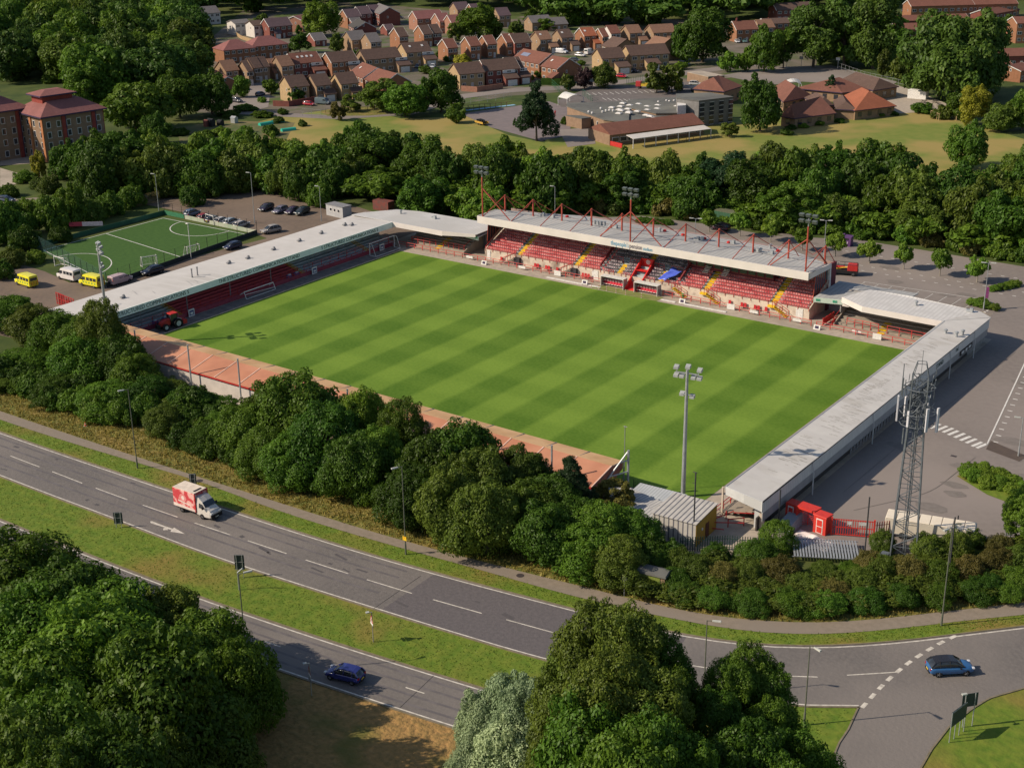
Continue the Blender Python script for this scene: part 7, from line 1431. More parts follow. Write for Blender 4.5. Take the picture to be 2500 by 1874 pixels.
# ---- brick office block on the left
def hiproof(mb, x0, y0, x1, y1, z0, z1, e=.9, m=0, f=.55):
    X0, X1, Y0, Y1 = x0-e, x1+e, y0-e, y1+e; hw = min(X1-X0, Y1-Y0)/2*f if f < 1 else min(X1-X0, Y1-Y0)/2
    t = [(X0+hw, Y0+hw, z1), (X1-hw, Y0+hw, z1), (X1-hw, Y1-hw, z1), (X0+hw, Y1-hw, z1)]
    mb.hull8([(X0, Y0, z0), (X1, Y0, z0), (X1, Y1, z0), (X0, Y1, z0)], [(X0, Y0, z0+.35), (X1, Y0, z0+.35), (X1, Y1, z0+.35), (X0, Y1, z0+.35)], m+1)
    mb.add([(X0, Y0, z0+.36), (X1, Y0, z0+.36), (X1, Y1, z0+.36), (X0, Y1, z0+.36)]+t, [(0, 1, 5, 4), (1, 2, 6, 5), (2, 3, 7, 6), (3, 0, 4, 7), (4, 5, 6, 7)], m)
M_ob = mat('office_orange_brick', (.42, .17, .075), (.34, .14, .06), 1.0, .9, detail=8); M_oy = mat('office_buff_brick', (.27, .18, .12), (.22, .145, .095), 1.0, .9, detail=8); M_or = mat('office_red_brick', (.28, .055, .04), (.22, .045, .035), 1, .9)
def office(cx, cy, w_, d_, h_, rz, label, tower=True, fl=4):
    r = empty('office_block', (cx, cy, 0), rz, label, 'office block', 'brick office blocks'); b = MB(); b.box(0, 0, 0, w_, d_, h_, 0); b.build('wall', M_oy, r)
    b = MB(); hiproof(b, -w_/2, -d_/2, w_/2, d_/2, h_, h_+3.4, 1.0, 0, .62); b.build('roof', [ROOFS['pinkr'], M_db], r)
    if tower:
        b = MB(); b.box(-w_*.08, d_*.05, h_+.5, w_*.5, d_*.42, 4.1, 0); b.box(-w_*.08, d_*.05-d_*.215, h_+2.2, w_*.3, .05, 1.2, 1); t_ = b.build('roof_tower', [M_or, M_oy], r)
        b = MB(); hiproof(b, -w_*.33, -d_*.16, w_*.17, d_*.26, h_+4.6, h_+6.0, 1.0, 0, .8); b.build('tower_roof', [ROOFS['pinkr'], M_db], t_)
    for s in range(fl):
        z = .8+s*(h_-1)/fl
        for k in range(6):
            X = -w_/2+w_*(k+.5)/6; window(r, (X, -d_/2, z), (1, 0), (0, -1), 1.2, 1.7)
        for k in range(4):
            Y = -d_/2+d_*(k+.5)/4; window(r, (w_/2, Y, z), (0, 1), (1, 0), 1.2, 1.7); 
            window(r, (-w_/2, Y, z), (0, 1), (-1, 0), 1.2, 1.7)
    for X in (-w_/2+w_/3, w_/2-w_/6): b = MB(); b.box(X, -d_/2-.12, 0, 1.0, .3, h_-.2, 0); b.box(X+.62, -d_/2-.12, 0, .25, .3, h_-.2, 1); b.build('brick_pier', [M_or, M_db], r)
    for Y in (-d_/2+.6, 0, d_/2-.6): b = MB(); b.box(-w_/2-.12, Y, 0, .3, 1.0, h_-.2, 0); b.build('brick_pier', M_ob, r)
    for Y in (-d_/2+.6, d_/2-.6): b = MB(); b.box(w_/2+.12, Y, 0, .3, 1.0, h_-.2, 0); b.build('brick_pier', M_or, r)
    return r
A_ = np.array(G(118, 397)); B_ = np.array(G(262, 372)); ang = math.atan2(B_[1]-A_[1], B_[0]-A_[0]); wd = float(np.linalg.norm(B_-A_)); u_ = (B_-A_)/wd; v_ = np.array([-u_[1], u_[0]])
c_ = (A_+B_)/2+v_*7; office(c_[0], c_[1], wd, 14, 11.8, ang, 'four-storey brick office block with a hipped pink roof, the nearer and right-hand one')
c2 = A_-u_*7+v_*19; office(c2[0], c2[1], 17, 15, 12.8, ang, 'taller brick office block with a square roof tower, behind and left of the nearer one')
c3 = A_-u_*20+v_*22; office(c3[0], c3[1], 12, 14, 10.8, ang, 'brick office wing cut by the left edge of the picture', tower=False)
b = MB(); b.box(0, 0, 0, 6, 5, 2.6); r = empty('entrance_lodge', (*(B_-u_*4-v_*6), 0), ang, 'small pink-roofed brick lodge at the foot of the nearer office block', 'lodge'); b.build('wall', M_ob, r); b = MB(); hiproof(b, -3, -2.5, 3, 2.5, 2.6, 4.4, .5, 0, 1.0); b.build('roof', [ROOFS['pinkr'], M_db], r)

# ---- school: flat-roofed range
def block(parent, pts, z0, z1, m, nm, roofm=None, par=.25):
    b = MB(); b.prism(pts, z0, z1, 0); ob = wb(b, nm, m, parent)
    if roofm:
        b = MB(); c = np.mean(pts, 0); b.prism([tuple(c+(np.array(p)-c)*1.02) for p in pts], z1, z1+par, 0); wb(b, 'flat_roof', roofm, parent)
    return ob
Z = lambda t, pts, z: [Q(t, x, y, z) for x, y in pts]
M_felt = mat('roofing_felt', (.125, .125, .115), (.10, .10, .095), .6, .9, detail=8, big=(.1, (.15, .15, .135), .45, .6), coords='World')
sc_ = empty('flat_roofed_school', (*Q(2, 1000, 1000), 0), label='flat-roofed brick school with many white rooflights, centre right behind the wood', cat='school')
main = Z(2, [(475, 915), (480, 890), (790, 885), (1240, 855), (1420, 850), (1500, 905), (1620, 935), (1590, 980), (1470, 1000), (1240, 1045), (1000, 1060), (790, 1030)], 3.6)
block(sc_, Z(2, [(475, 915), (480, 890), (790, 885), (985, 872), (1010, 935), (1000, 1058), (790, 1030)], 3.6), 0, 3.45, M_oy, 'wall', M_felt)
block(sc_, Z(2, [(1000, 872), (1240, 855), (1420, 850), (1500, 905), (1620, 935), (1590, 980), (1240, 985), (1020, 935)], 3.6), 0, 3.75, M_oy, 'wall', M_felt)
block(sc_, Z(2, [(1010, 945), (1235, 990), (1560, 985), (1470, 1000), (1240, 1045), (1005, 1060)], 3.2), 0, 3.0, M_oy, 'wall', M_felt)
hall = Z(2, [(1415, 815), (1420, 850), (1610, 875), (1905, 840), (1700, 805)], 7.4)
block(sc_, hall, 0, 7.4, mat('grey_panel_wall', (.20, .195, .19), (.16, .155, .15), 1), 'hall', M_felt)
b = MB(); q1, q2 = np.array(hall[2]), np.array(hall[3]); d = q2-q1
for k in range(4):
    a_ = q1+d*(.03+.28*k); c_ = q1+d*(.03+.28*k+.13); n_ = np.array([d[1], -d[0]])/np.linalg.norm(d)*.1
    bb = MB(); bb.quad((*(a_+n_), .3), (*(c_+n_), .3), (*(c_+n_), 7.0), (*(a_+n_), 7.0), 0)
    for z in (.3, 1.6, 2.9, 4.2, 5.5, 6.8): bb.quad((*(a_+n_*1.3), z), (*(c_+n_*1.3), z), (*(c_+n_*1.3), z+.16), (*(a_+n_*1.3), z+.16), 1)
    wb(bb, 'window', [M_glass, M_wf], sc_)
rl = [(955, 893), (860, 930), (925, 948), (1015, 910), (1090, 900), (1000, 942), (1165, 920), (1255, 910), (1165, 950), (1250, 940), (1010, 968), (1080, 962), (1420, 920), (1155, 995), (1190, 1005), (1225, 1022), (920, 980), (935, 920), (1005, 975), (940, 955)]
for i, (x, y) in enumerate(rl):
    X, Y = Q(2, x, y, 3.8); bb = MB(); bb.box(X, Y, 3.8, 1.8, 1.3, .22, 0); bb.hull8([(X-.8, Y-.55, 4.02), (X+.8, Y-.55, 4.02), (X+.8, Y+.55, 4.02), (X-.8, Y+.55, 4.02)], [(X-.5, Y-.3, 4.2), (X+.5, Y-.3, 4.2), (X+.5, Y+.3, 4.2), (X-.5, Y+.3, 4.2)]); wb(bb, 'rooflight', M_wf, sc_)
for i, (x, y) in enumerate([(660, 970), (690, 980), (780, 970), (810, 960), (840, 955), (870, 960), (1330, 875), (1355, 880), (1395, 875), (1260, 885), (765, 940)]):
    X, Y = Q(2, x, y, 3.8); bb = MB(); bb.lathe([(.28, 3.8), (.28, 4.1), (.4, 4.12), (.2, 4.35)], 10, 0, X, Y); wb(bb, 'roof_vent', M_wf, sc_)
for x, y in ((708, 1050), (755, 1075), (835, 1065), (915, 1065)):
    X, Y = Q(2, x, y, 1.5); bb = MB(); bb.box(X, Y-.1, .8, 1.8, .3, 1.7, 0); bb.box(X, Y-.27, .95, 1.5, .05, 1.4, 1); wb(bb, 'window', [M_wf, M_glass], sc_)
block(sc_, Z(2, [(465, 995), (600, 1000), (680, 1015), (600, 1025)], 3), 0, 2.9, M_oy, 'annexe', M_felt)
block(sc_, Z(2, [(1470, 815), (1420, 822), (1425, 905), (1500, 900)], 6.5), 3.8, 6.3, M_wf, 'white_turret')
# long low tiled range with verandah
lr = empty('tiled_school_range', (*Q(2, 1250, 1150), 0), label='long low school range with a rust tile roof and white verandah, nearest the wood', cat='school')
e1, e2 = np.array(Q(2, 850, 1165, 3)), np.array(Q(2, 1660, 1068, 3)); r1, r2 = np.array(Q(2, 788, 1100, 5.2)), np.array(Q(2, 1480, 1008, 5.2)); d = (e2-e1)/np.linalg.norm(e2-e1); n_ = np.array([-d[1], d[0]])
L_ = np.linalg.norm(e2-e1); r1 = e1+n_*6; r2 = e2+n_*6; b1 = e1+n_*12; b2 = e2+n_*12
block(lr, [tuple(e1+n_*.5), tuple(e2+n_*.5), tuple(b2), tuple(b1)], 0, 3, M_oy, 'wall')
bb = MB(); bb.add([(*e1, 3), (*e2, 3), (*r2, 5.2), (*r1, 5.2), (*b1, 3), (*b2, 3)], [(0, 1, 2, 3), (3, 2, 5, 4), (0, 3, 4), (1, 5, 2), (0, 4, 5, 1)]); wb(bb, 'roof', ROOFS['rust'], lr)
v1, v2 = np.array(Q(2, 1045, 1200, 2.6)), np.array(Q(2, 1715, 1112, 2.6))
bb = MB(); bb.hull8([(*v1, 2.6), (*v2, 2.6), (*(v2+n_*3.6), 3.0), (*(v1+n_*3.6), 3.0)], [(*v1, 2.7), (*v2, 2.7), (*(v2+n_*3.6), 3.15), (*(v1+n_*3.6), 3.15)]); wb(bb, 'verandah_roof', mat('translucent_sheet', (.62, .58, .52), (.55, .51, .46), .5, .4), lr)
for k in range(8): p_ = v1+(v2-v1)*k/7; bb = MB(); bb.tube((*p_, 0), (*p_, 2.6), .12, 6); wb(bb, 'verandah_post', M_wf, lr)
for k in range(12): p_ = e1+(e2-e1)*(.06+.08*k); bb = MB(); q_ = p_+n_*.45; bb.box(float(q_[0]), float(q_[1]), .8, 2.2, .12, 1.4, 0, rot=math.atan2(d[1], d[0])); q_ = p_+n_*.38; bb.box(float(q_[0]), float(q_[1]), .95, 1.9, .1, 1.1, 1, rot=math.atan2(d[1], d[0])); wb(bb, 'window', [M_wf, M_glass], lr)
p_ = e1-n_*.5; bb = MB(); bb.box(float(p_[0]+1.5), float(p_[1]), .1, 5, .3, 1.2, 0, rot=-.3); tag(bb.build('play_fence', M_red), 'low red fence panel outside the end of the tiled school range', 'fence')
# tiled hall and red-tiled school pavilions
def pav(t, pts, eave, ridge, roofm, label, name='school_pavilion', wall='buff', hv=.62, win=True):
    P4 = [np.array(Q(t, x, y, eave)) for x, y in pts]; c = sum(P4)/4; r = empty(name, (c[0], c[1], 0), 0, label, 'school', 'red-roofed school pavilions')
    ins = [c+(p-c)*.93 for p in P4]; bb = MB(); bb.prism([tuple(p) for p in ins], 0, eave); wb(bb, 'wall', WALLS[wall], r)
    la, lb_ = np.linalg.norm(P4[1]-P4[0]), np.linalg.norm(P4[3]-P4[0])
    if la > lb_: m1, m2 = (P4[0]+P4[3])/2, (P4[1]+P4[2])/2; s_ = lb_
    else: m1, m2 = (P4[0]+P4[1])/2, (P4[3]+P4[2])/2; s_ = la
    L2 = np.linalg.norm(m2-m1); dd = (m2-m1)/L2; k_ = min(s_*.5*hv*1.3, L2*.49); a_, c_ = m1+dd*k_, m2-dd*k_
    V = [(*p, eave) for p in P4]+[(*a_, ridge), (*c_, ridge)]
    F = [(0, 1, 5, 4), (2, 3, 4, 5), (1, 2, 5), (3, 0, 4)] if la > lb_ else [(0, 1, 4), (1, 2, 5, 4), (2, 3, 5), (3, 0, 4, 5)]
    bb = MB(); bb.add(V, F); bb.prism([tuple(p) for p in P4], eave-.25, eave-.01, 1); wb(bb, 'roof', [roofm, M_db], r)
    if win:
        for i in range(4):
            p, q = ins[i], ins[(i+1) % 4]; dd = (q-p)/np.linalg.norm(q-p); nn = np.array([dd[1], -dd[0]])
            if nn@(p-c) < 0: nn = -nn
            if nn@(CAM[:2]-c) < 0: continue
            n_w = max(1, int(np.linalg.norm(q-p)/3.2))
            for k in range(n_w):
                o_ = p+(q-p)*(k+.5)/n_w+nn*.03; bb = MB(); bb.box(float(o_[0]), float(o_[1]), .9, 1.4, .1, 1.4, 1, rot=math.atan2(dd[1], dd[0])); o2 = o_+nn*.04; wb(bb, 'window', [M_wf, M_glass], r)
    return r
pav(2, [(1555, 765), (1830, 790), (1990, 740), (1640, 705)], 4.2, 7.6, ROOFS['rust'], 'brown-tiled school hall with a hipped roof behind the flat roofs')
pav(3, [(570, 860), (745, 955), (1110, 912), (900, 810)], 3, 7.0, ROOFS['orange'], 'bright orange-tiled pavilion of the red-roofed school')
pav(3, [(100, 1000), (225, 1020), (590, 975), (370, 870)], 3, 6.4, ROOFS['rust'], 'front left rust-tiled pavilion of the red-roofed school')
pav(3, [(620, 690), (905, 780), (1130, 745), (760, 655)], 3.4, 6.0, ROOFS['brown'], 'brown-tiled back range of the red-roofed school')
pav(3, [(230, 760), (640, 800), (880, 775), (560, 680)], 3.2, 6.2, ROOFS['rust'], 'middle rust-tiled range of the red-roofed school')
pav(3, [(20, 770), (130, 880), (390, 825), (220, 740)], 3, 6.2, ROOFS['rust'], 'left rust-tiled pavilion behind the big lawn tree')
pav(3, [(310, 840), (430, 915), (575, 905), (480, 850)], 3, 5.2, ROOFS['brown'], 'small dark-tiled link pavilion of the red-roofed school')
pav(3, [(560, 870), (580, 940), (770, 950), (700, 850)], 3, 5.0, ROOFS['brown'], 'brown-tiled link roof beside the bright orange pavilion', win=False)
bb = MB(); p_ = Z(2, [(1510, 625), (1620, 612), (1830, 655), (1690, 665)], 3); bb.prism(p_, 0, 3.0, 0); bb.prism(p_, 3.0, 3.2, 1); tag(bb.build('garage_row', [M_oy, M_conc]), 'long flat-topped brick garage row by the street, right of the birches', 'garage')
# canopies
def canopy(t, pts, z, label, m=None):
    P4 = [np.array(Q(t, x, y, z)) for x, y in pts]; c = sum(P4)/4; r = empty('play_canopy', (c[0], c[1], 0), 0, label, 'canopy'); bb = MB(); n_ = 6; vs = []
    for i in range(n_+1):
        u = i/n_; a_ = P4[0]+(P4[3]-P4[0])*u; c_ = P4[1]+(P4[2]-P4[1])*u; h = z+1.0*math.sin(math.pi*u); vs += [(*a_, h), (*c_, h), (*a_, h+.08), (*c_, h+.08)]
    bb.add(vs, [f for i in range(n_) for f in ((4*i, 4*i+1, 4*i+5, 4*i+4), (4*i+2, 4*i+6, 4*i+7, 4*i+3), (4*i, 4*i+4, 4*i+6, 4*i+2), (4*i+1, 4*i+3, 4*i+7, 4*i+5))]); wb(bb, 'cover', M_white, r)
    for p in P4: bb = MB(); bb.tube((*p, 0), (*p, z), .1, 6); wb(bb, 'post', M_wf, r)
canopy(2, [(398, 838), (475, 855), (615, 835), (500, 805)], 2.6, 'white arched play canopy beside the flat-roofed school')
canopy(3, [(120, 720), (140, 735), (290, 730), (270, 690)], 2.4, 'white arched canopy behind the red-roofed school')
X, Y = Q(3, 1290, 850); bb = MB(); bb.box(X, Y, 0, 6, 2.6, 2.6, 0); bb.hull8([(X-3.1, Y-1.4, 2.6), (X+3.1, Y-1.4, 2.6), (X+3.1, Y+1.4, 2.6), (X-3.1, Y+1.4, 2.6)], [(X-3, Y-1.2, 2.8), (X+3, Y-1.2, 2.8), (X+3, Y+1.2, 2.8), (X-3, Y+1.2, 2.8)], 0); r = bb.build('storage_container', M_white); tag(r, 'white storage container on the pale yard right of the red-roofed school', 'container')
for i, (x, y) in enumerate(((1340, 885), (1365, 910), (1400, 935), (1440, 890), (1480, 920), (1510, 935))):
    X, Y = Q(3, x, y); bb = MB(); bb.box(0, 0, .7, 1.8, .7, .06); bb.box(0, .75, .42, 1.8, .25, .05); bb.box(0, -.75, .42, 1.8, .25, .05); bb.tube((-.6, -.8, 0), (-.6, .8, .4), .05, 4); bb.tube((.6, .8, 0), (.6, -.8, .4), .05, 4); tag(bb.build('picnic_table', M_trim, loc=(X, Y, .06)), 'dark picnic table beneath the enormous tree, %s in the group' % ['leftmost', 'second', 'third', 'fourth', 'fifth', 'rightmost'][i], 'table', 'picnic tables on the yard')
# garden walls
def wall(t, pts, h, m, label, name='garden_wall', th=.25):
    P_ = [np.array(Q(t, x, y)) for x, y in pts]; bb = MB()
    for a_, c_ in zip(P_[:-1], P_[1:]): d = c_-a_; L_ = float(np.linalg.norm(d)); m_ = (a_+c_)/2; bb.box(float(m_[0]), float(m_[1]), 0, L_+.1, th, h, 0, rot=math.atan2(d[1], d[0]))
    return tag(bb.build(name, m), label, 'wall' if 'wall' in name else 'fence')
wall(1, [(150, 915), (285, 920), (570, 870), (600, 850)], 1.8, WALLS['red'], 'brick garden wall before the cream-gabled house')
wall(1, [(1770, 785), (1905, 795), (2125, 765)], 1.8, WALLS['pink'], 'brick garden wall before the brown terrace, centre right')
wall(2, [(255, 730), (420, 735), (560, 690)], 2.2, LM['deep'], 'clipped dark hedge before the solar-panelled pair', 'hedge_fence', 1.6)
wall(0, [(1990, 280), (2080, 340), (2205, 380)], 1.6, WALLS['cream'], 'timber garden fence below the white houses, upper left', 'garden_fence', .1)
# railings of the pool and playground
def mesh_fence(t, pts, h, label, m, sp=3.0, rails=(.5, 1.0), z=0, cat='fence', name='fence', r_=.05):
    P_ = [np.array(Q(t, x, y)) for x, y in pts]; r = empty(name, (float(P_[0][0]), float(P_[0][1]), 0), 0, label, cat)
    bb = MB()
    for a_, c_ in zip(P_[:-1], P_[1:]):
        for q in rails: bb.tube((*a_, h*q), (*c_, h*q), r_*.6, 4)
    wb(bb, 'rails', m, r)
    for a_, c_ in zip(P_[:-1], P_[1:]):
        n_ = max(1, int(np.linalg.norm(c_-a_)/sp))
        for k in range(n_): p = a_+(c_-a_)*k/n_; bb = MB(); bb.tube((*p, 0), (*p, h), r_, 5); wb(bb, 'post', m, r)
    return r
mesh_fence(1, [(1690, 905), (1850, 900), (2205, 850)], 2.2, 'tall pale mesh fence round the blue-edged court behind the playground', M_steel, 3, (.33, .66, 1))
mesh_fence(1, [(1780, 955), (2205, 920)], 1.6, 'row of wooden posts along the blue edge of the court', mat('timber', (.16, .10, .06)), 1.8, (1,), r_=.1)
bb = MB(); a_, c_ = Q(1, 1790, 955), Q(1, 2230, 905); line_ = MB(); strip(bb, offset([a_, c_], .8), offset([a_, c_], -.8), .07); bb.build('blue_court_line', mat('pale_blue', (.25, .45, .60)))['kind'] = 'structure'
mesh_fence(1, [(600, 975), (1080, 945), (1200, 950)], 1.2, 'low post fence round the dry green', mat('timber', (.16, .10, .06)), 2.2, (1,), r_=.08)
mesh_fence(1, [(400, 1000), (560, 1015), (720, 1000)], 2.4, 'pale mesh fence and gate at the allotment corner', M_steel, 3, (.5, 1))
mesh_fence(2, [(345, 745), (410, 810), (560, 775)], 2.4, 'green mesh fence between play canopy and school drive', mat('fence_green', (.03, .16, .08)), 2.4, (.3, .6, 1))
mesh_fence(2, [(985, 725), (1165, 690)], 2.0, 'green panel fence by the street beside the birches', mat('fence_green', (.03, .16, .08)), 1.2, (.2, .4, .6, .8, 1))
mesh_fence(2, [(610, 830), (690, 885), (750, 880)], 2.2, 'green mesh fence beside the flat roof corner', mat('fence_green', (.03, .16, .08)), 2, (.3, .6, 1))
mesh_fence(2, [(1440, 1230), (1740, 1190), (1940, 1180)], 1.1, 'dark timber rail fence along the lawn before the verandah', mat('timber', (.16, .10, .06)), 2.0, (.5, 1), r_=.07)
mesh_fence(3, [(600, 600), (830, 680), (1170, 760)], 2.4, 'mesh fence along the edge of the paved court', M_steel, 3, (.5, 1))
mesh_fence(3, [(1400, 1010), (1470, 1040), (1560, 990), (1630, 1050)], 2.0, 'pale timber play posts on the lawn right of the school', mat('pale_timber', (.45, .33, .18)), 1.4, (1,), r_=.1)
# allotment tunnels
for i, (x1, y1, x2, y2) in enumerate(((30, 1085, 150, 1065), (160, 1060, 240, 1050), (220, 1135, 340, 1120))):
    a_, c_ = Q(1, x1, y1), Q(1, x2, y2); bb = MB(); L_ = math.dist(a_, c_); n_ = 8; vs = []
    for k in range(n_+1): t = math.pi*k/n_; vs += [(0, .8*math.cos(t), .9*math.sin(t)), (L_, .8*math.cos(t), .9*math.sin(t))]
    bb.add(vs, [(2*k, 2*k+1, 2*k+3, 2*k+2) for k in range(n_)]); bb.add([vs[2*k] for k in range(n_+1)], [tuple(range(n_+1))]); bb.add([vs[2*k+1] for k in range(n_+1)], [tuple(range(n_, -1, -1))])
    ob = bb.build('netting_tunnel', mat('turquoise_net', (.03, .42, .30), (.04, .33, .25), 2, .6), loc=(*a_, .03)); ob.rotation_euler = (0, 0, math.atan2(c_[1]-a_[1], c_[0]-a_[0])); tag(ob, 'turquoise netting tunnel on the allotment, %s' % ('the longer upper one', 'the short upper right one', 'the lower one'), 'tunnel') if 0 else tag(ob, 'turquoise netting tunnel on the allotment, '+('long one at upper left', 'short one at upper right', 'lower one')[i], 'tunnel')
for i, (x, y, w_, d_, h_, m_, lb) in enumerate(((1820, 1090, 2, 1.6, 1.9, M_trim, 'dark allotment shed, leftmost'), (1900, 1080, 1.6, 1.6, 1.2, M_trim, 'low dark cold frame on the allotment'), (2020, 1060, 1.8, 1.4, 1.6, M_steel, 'pale allotment greenhouse by the far hedge'), (1780, 1092, 1.4, 1.2, 1.6, WALLS['red'], 'small reddish hut on the allotment'))):
    X, Y = Q(0, x, y); bb = MB(); bb.box(0, 0, 0, w_, d_, h_, 0); bb.hull8([(-w_/2-.1, -d_/2-.1, h_), (w_/2+.1, -d_/2-.1, h_), (w_/2+.1, d_/2+.1, h_), (-w_/2-.1, d_/2+.1, h_)], [(-w_/2-.1, -.02, h_+.5), (w_/2+.1, -.02, h_+.5), (w_/2+.1, .02, h_+.5), (-w_/2-.1, .02, h_+.5)]); tag(bb.build('allotment_shed', m_, loc=(X, Y, .03)), lb, 'shed')
# ================================================================ NEAR GROUND OBJECTS
# street lamps
M_pole = mat('dull_green_pole', (.13, .14, .11), (.10, .105, .08), 1, .6); M_lh = mat('lamp_head_grey', (.45, .46, .42), (.38, .39, .36), 3, .4)
def lamp(x, y, h, ang, label, group='street lamps', arm=1.0, pole=M_pole, double=False):
    r = empty('street_lamp', (x, y, 0), ang, label, 'street lamp', group)
    b = MB(); b.tube((0, 0, 0), (0, 0, 1.4), .11, 8); b.tube((0, 0, 1.4), (0, 0, h), .075, 8, 0, .05)
    if arm > .4: b.tube((0, 0, h-.05), (arm*.6, 0, h+.02), .04, 6)
    if double: b.tube((0, 0, h-.05), (-arm*.6, 0, h+.02), .04, 6)
    b.build('pole', pole, r)
    for s in ((1, -1) if double else (1,)):
        b = MB(); x0 = s*(arm*.6-.1); x1 = s*(arm*.6+.75); b.hull8([(x0, -.1, h-.04), (x1, -.16, h-.02), (x1, .16, h-.02), (x0, .1, h-.04)], [(x0, -.08, h+.1), (x1, -.12, h+.14), (x1, .12, h+.14), (x0, .08, h+.1)]); b.build('lamp_head', M_lh, r, bevel=.03)
    return r
def Hof(px, base, top):
    x, y = G(px, base); lo, hi = 0, 25
    for _ in range(30):
        m = (lo+hi)/2
        if proj(x, y, m)[1] > top: lo = m
        else: hi = m
    return x, y, lo
for px, bs, tp, ang, lb in ((336, 1143, 950, 250, 'street lamp on the verge above the box van'), (991, 1353, 1138, 250, 'street lamp carrying a small yellow notice, before the tall hedge'), (606, 1648, 1385, 60, 'tall street lamp by the dry bank at the lower road'), (1963, 1770, 1574, 340, 'street lamp with a white lantern at the corner of the junction'), (2298, 1526, 1268, 250, 'street lamp at the footpath beside the scrub on the right')):
    x, y, h = Hof(px, bs, tp); lamp(x, y, min(h, 11.5), R(ang), lb)
lamp(74.2, -66.2-3.7, 8.5, R(20), 'slender street lamp standing in the road gap between the bottom-centre trees, the taller one')
x, y = G(1690, 1705); x2, y2 = G(1731, 1635)
x, y = G(1690, 1720); lamp(x-.2, y-7.5, 9.5, R(200), 'shorter lamp at the edge of the bottom-centre poplars')
x, y = G(2401, 752+4); lamp(x, y, 8.5, R(200), 'car park lamp with a purple banner near the planted islands', arm=.8, pole=M_steel, double=True)
b = MB(); b.box(x+.35, y, 2.2, .5, .04, 2.0); tag(b.build('banner', mat('purple_banner', (.16, .03, .12))), 'purple banner hanging on the right-hand car park lamp', 'banner')
for px, bs, h, lb in ((2011, 628, 7.5, 'car park lamp beyond the east end of the main stand roof'), (1686, 640, 8.5, 'car park lamp peeping over the centre of the stand roof')):
    x, y = G(px, bs); y += 0; lamp(x, max(y, 62), h, R(200), lb, arm=.8, pole=M_steel, double=True)
for px, bs, tp, lb in ((622, 545, 422, 'tall thin lamp behind the silver car'), (388, 515, 425, 'tall thin lamp at the far side of the small pitch'), (465, 470, 446, 'lamp with angled arm behind the small pitch'), (1987, 560, 498, 'thin lamp among the trees behind the purple bins'), (1355, 545, 455, 'thin lamp in front of the wood behind the stand'), (2486, 1113, 1020, 'sapling-side lamp at the right edge of the bays'), (785, 540, 455, 'slim lamp in the wood left of the stand')):
    x, y, h = Hof(px, bs, tp); lamp(x, y, max(5, min(h, 12)), R(200), lb, arm=.6, pole=M_steel)
x, y, h = Hof(466, 637, 550); b = MB(); b.tube((0, 0, 0), (0, 0, 7.5), .07, 6); b.box(0, -.2, 7.3, .6, .3, .15); tag(b.build('pitch_lamp', M_white, loc=(*G(467, 632), 0)), 'thin white lamp post at the near side of the small-sided pitch', 'street lamp')
# yellow notice
x, y = G(991, 1353); b = MB(); b.box(0, -.12, 1.9, .55, .03, .5, 0); b.box(-.05, -.14, 2.2, .12, .02, .12, 1); tag(b.build('yellow_notice', [M_yellow, M_red], loc=(x, y, 0)), 'small yellow notice strapped to the lamp before the tall hedge', 'notice')
# dark wooden poles at the right
for px, bs, tp, lb in ((2107, 1395, 1213, 'dark wooden net pole right of the red gate'), (2313, 1430, 1262, 'dark slanting pole in the scrub before the white trailer'), (1899, 1300, 1195, 'slim dark pole at the corner of the east stand'), (1692, 1330, 1153, 'slim black aerial pole before the yellow-sided shed'), (2335, 1300, 1258, 'short post beside the white trailer')):
    x, y, h = Hof(px, bs, tp); b = MB(); b.tube((0, 0, 0), (0, 0, h), .09, 6); 
    if px == 1692: b.tube((-.35, 0, h), (.2, 0, h), .05, 5); b.tube((-.4, 0, h-1.4), (0, 0, h-1.4), .03, 5)
    tag(b.build('pole', mat('dark_pole', (.045, .045, .05), (.06, .06, .06), 3), loc=(x, y, 0)), lb, 'pole')
# signs
def backsign(px, bs, tp, w_, h_, label, ang=0, green=True):
    x, y, H_ = Hof(px, bs, tp); r = empty('road_sign', (x, y, 0), ang, label, 'road sign', 'backs of road signs')
    b = MB(); b.tube((-w_*.3, 0, 0), (-w_*.3, 0, H_), .04, 6); b.tube((w_*.3, 0, 0), (w_*.3, 0, H_), .04, 6); b.build('posts', M_steel, r)
    b = MB(); b.box(0, .05, H_-h_, w_, .03, h_, 0); b.box(0, .01, H_-h_*.5, w_, .04, .06, 1); b.box(0, .01, H_-h_+.02, w_, .04, .06, 1); b.box(0, .01, H_-.08, w_, .04, .06, 1); b.build('sign_plate', [mat('sign_back', (.045, .06, .06), (.035, .05, .05), 2, .5), M_gr], r); return r
backsign(473, 1193, 1156, .9, 1.5, 'back of a road sign on the verge behind the box van', R(35))
backsign(291, 1288, 1250, 1.1, 1.6, 'back of a road sign on the median near the white arrow', R(35))
backsign(588, 1410, 1354, 1.1, 1.9, 'back of a road sign on the median, with a bent lamp in front', R(35))
x, y, h = Hof(584, 1440, 1385); b = MB(); b.tube((0, 0, 0), (0, 0, 2.2), .07, 6); b.tube((0, 0, 2.2), (.7, .2, 2.9), .1, 6); tag(b.build('bent_sign_lamp', M_steel, loc=(x, y, 0)), 'bent grey sign lamp before the dark sign on the median', 'lamp')
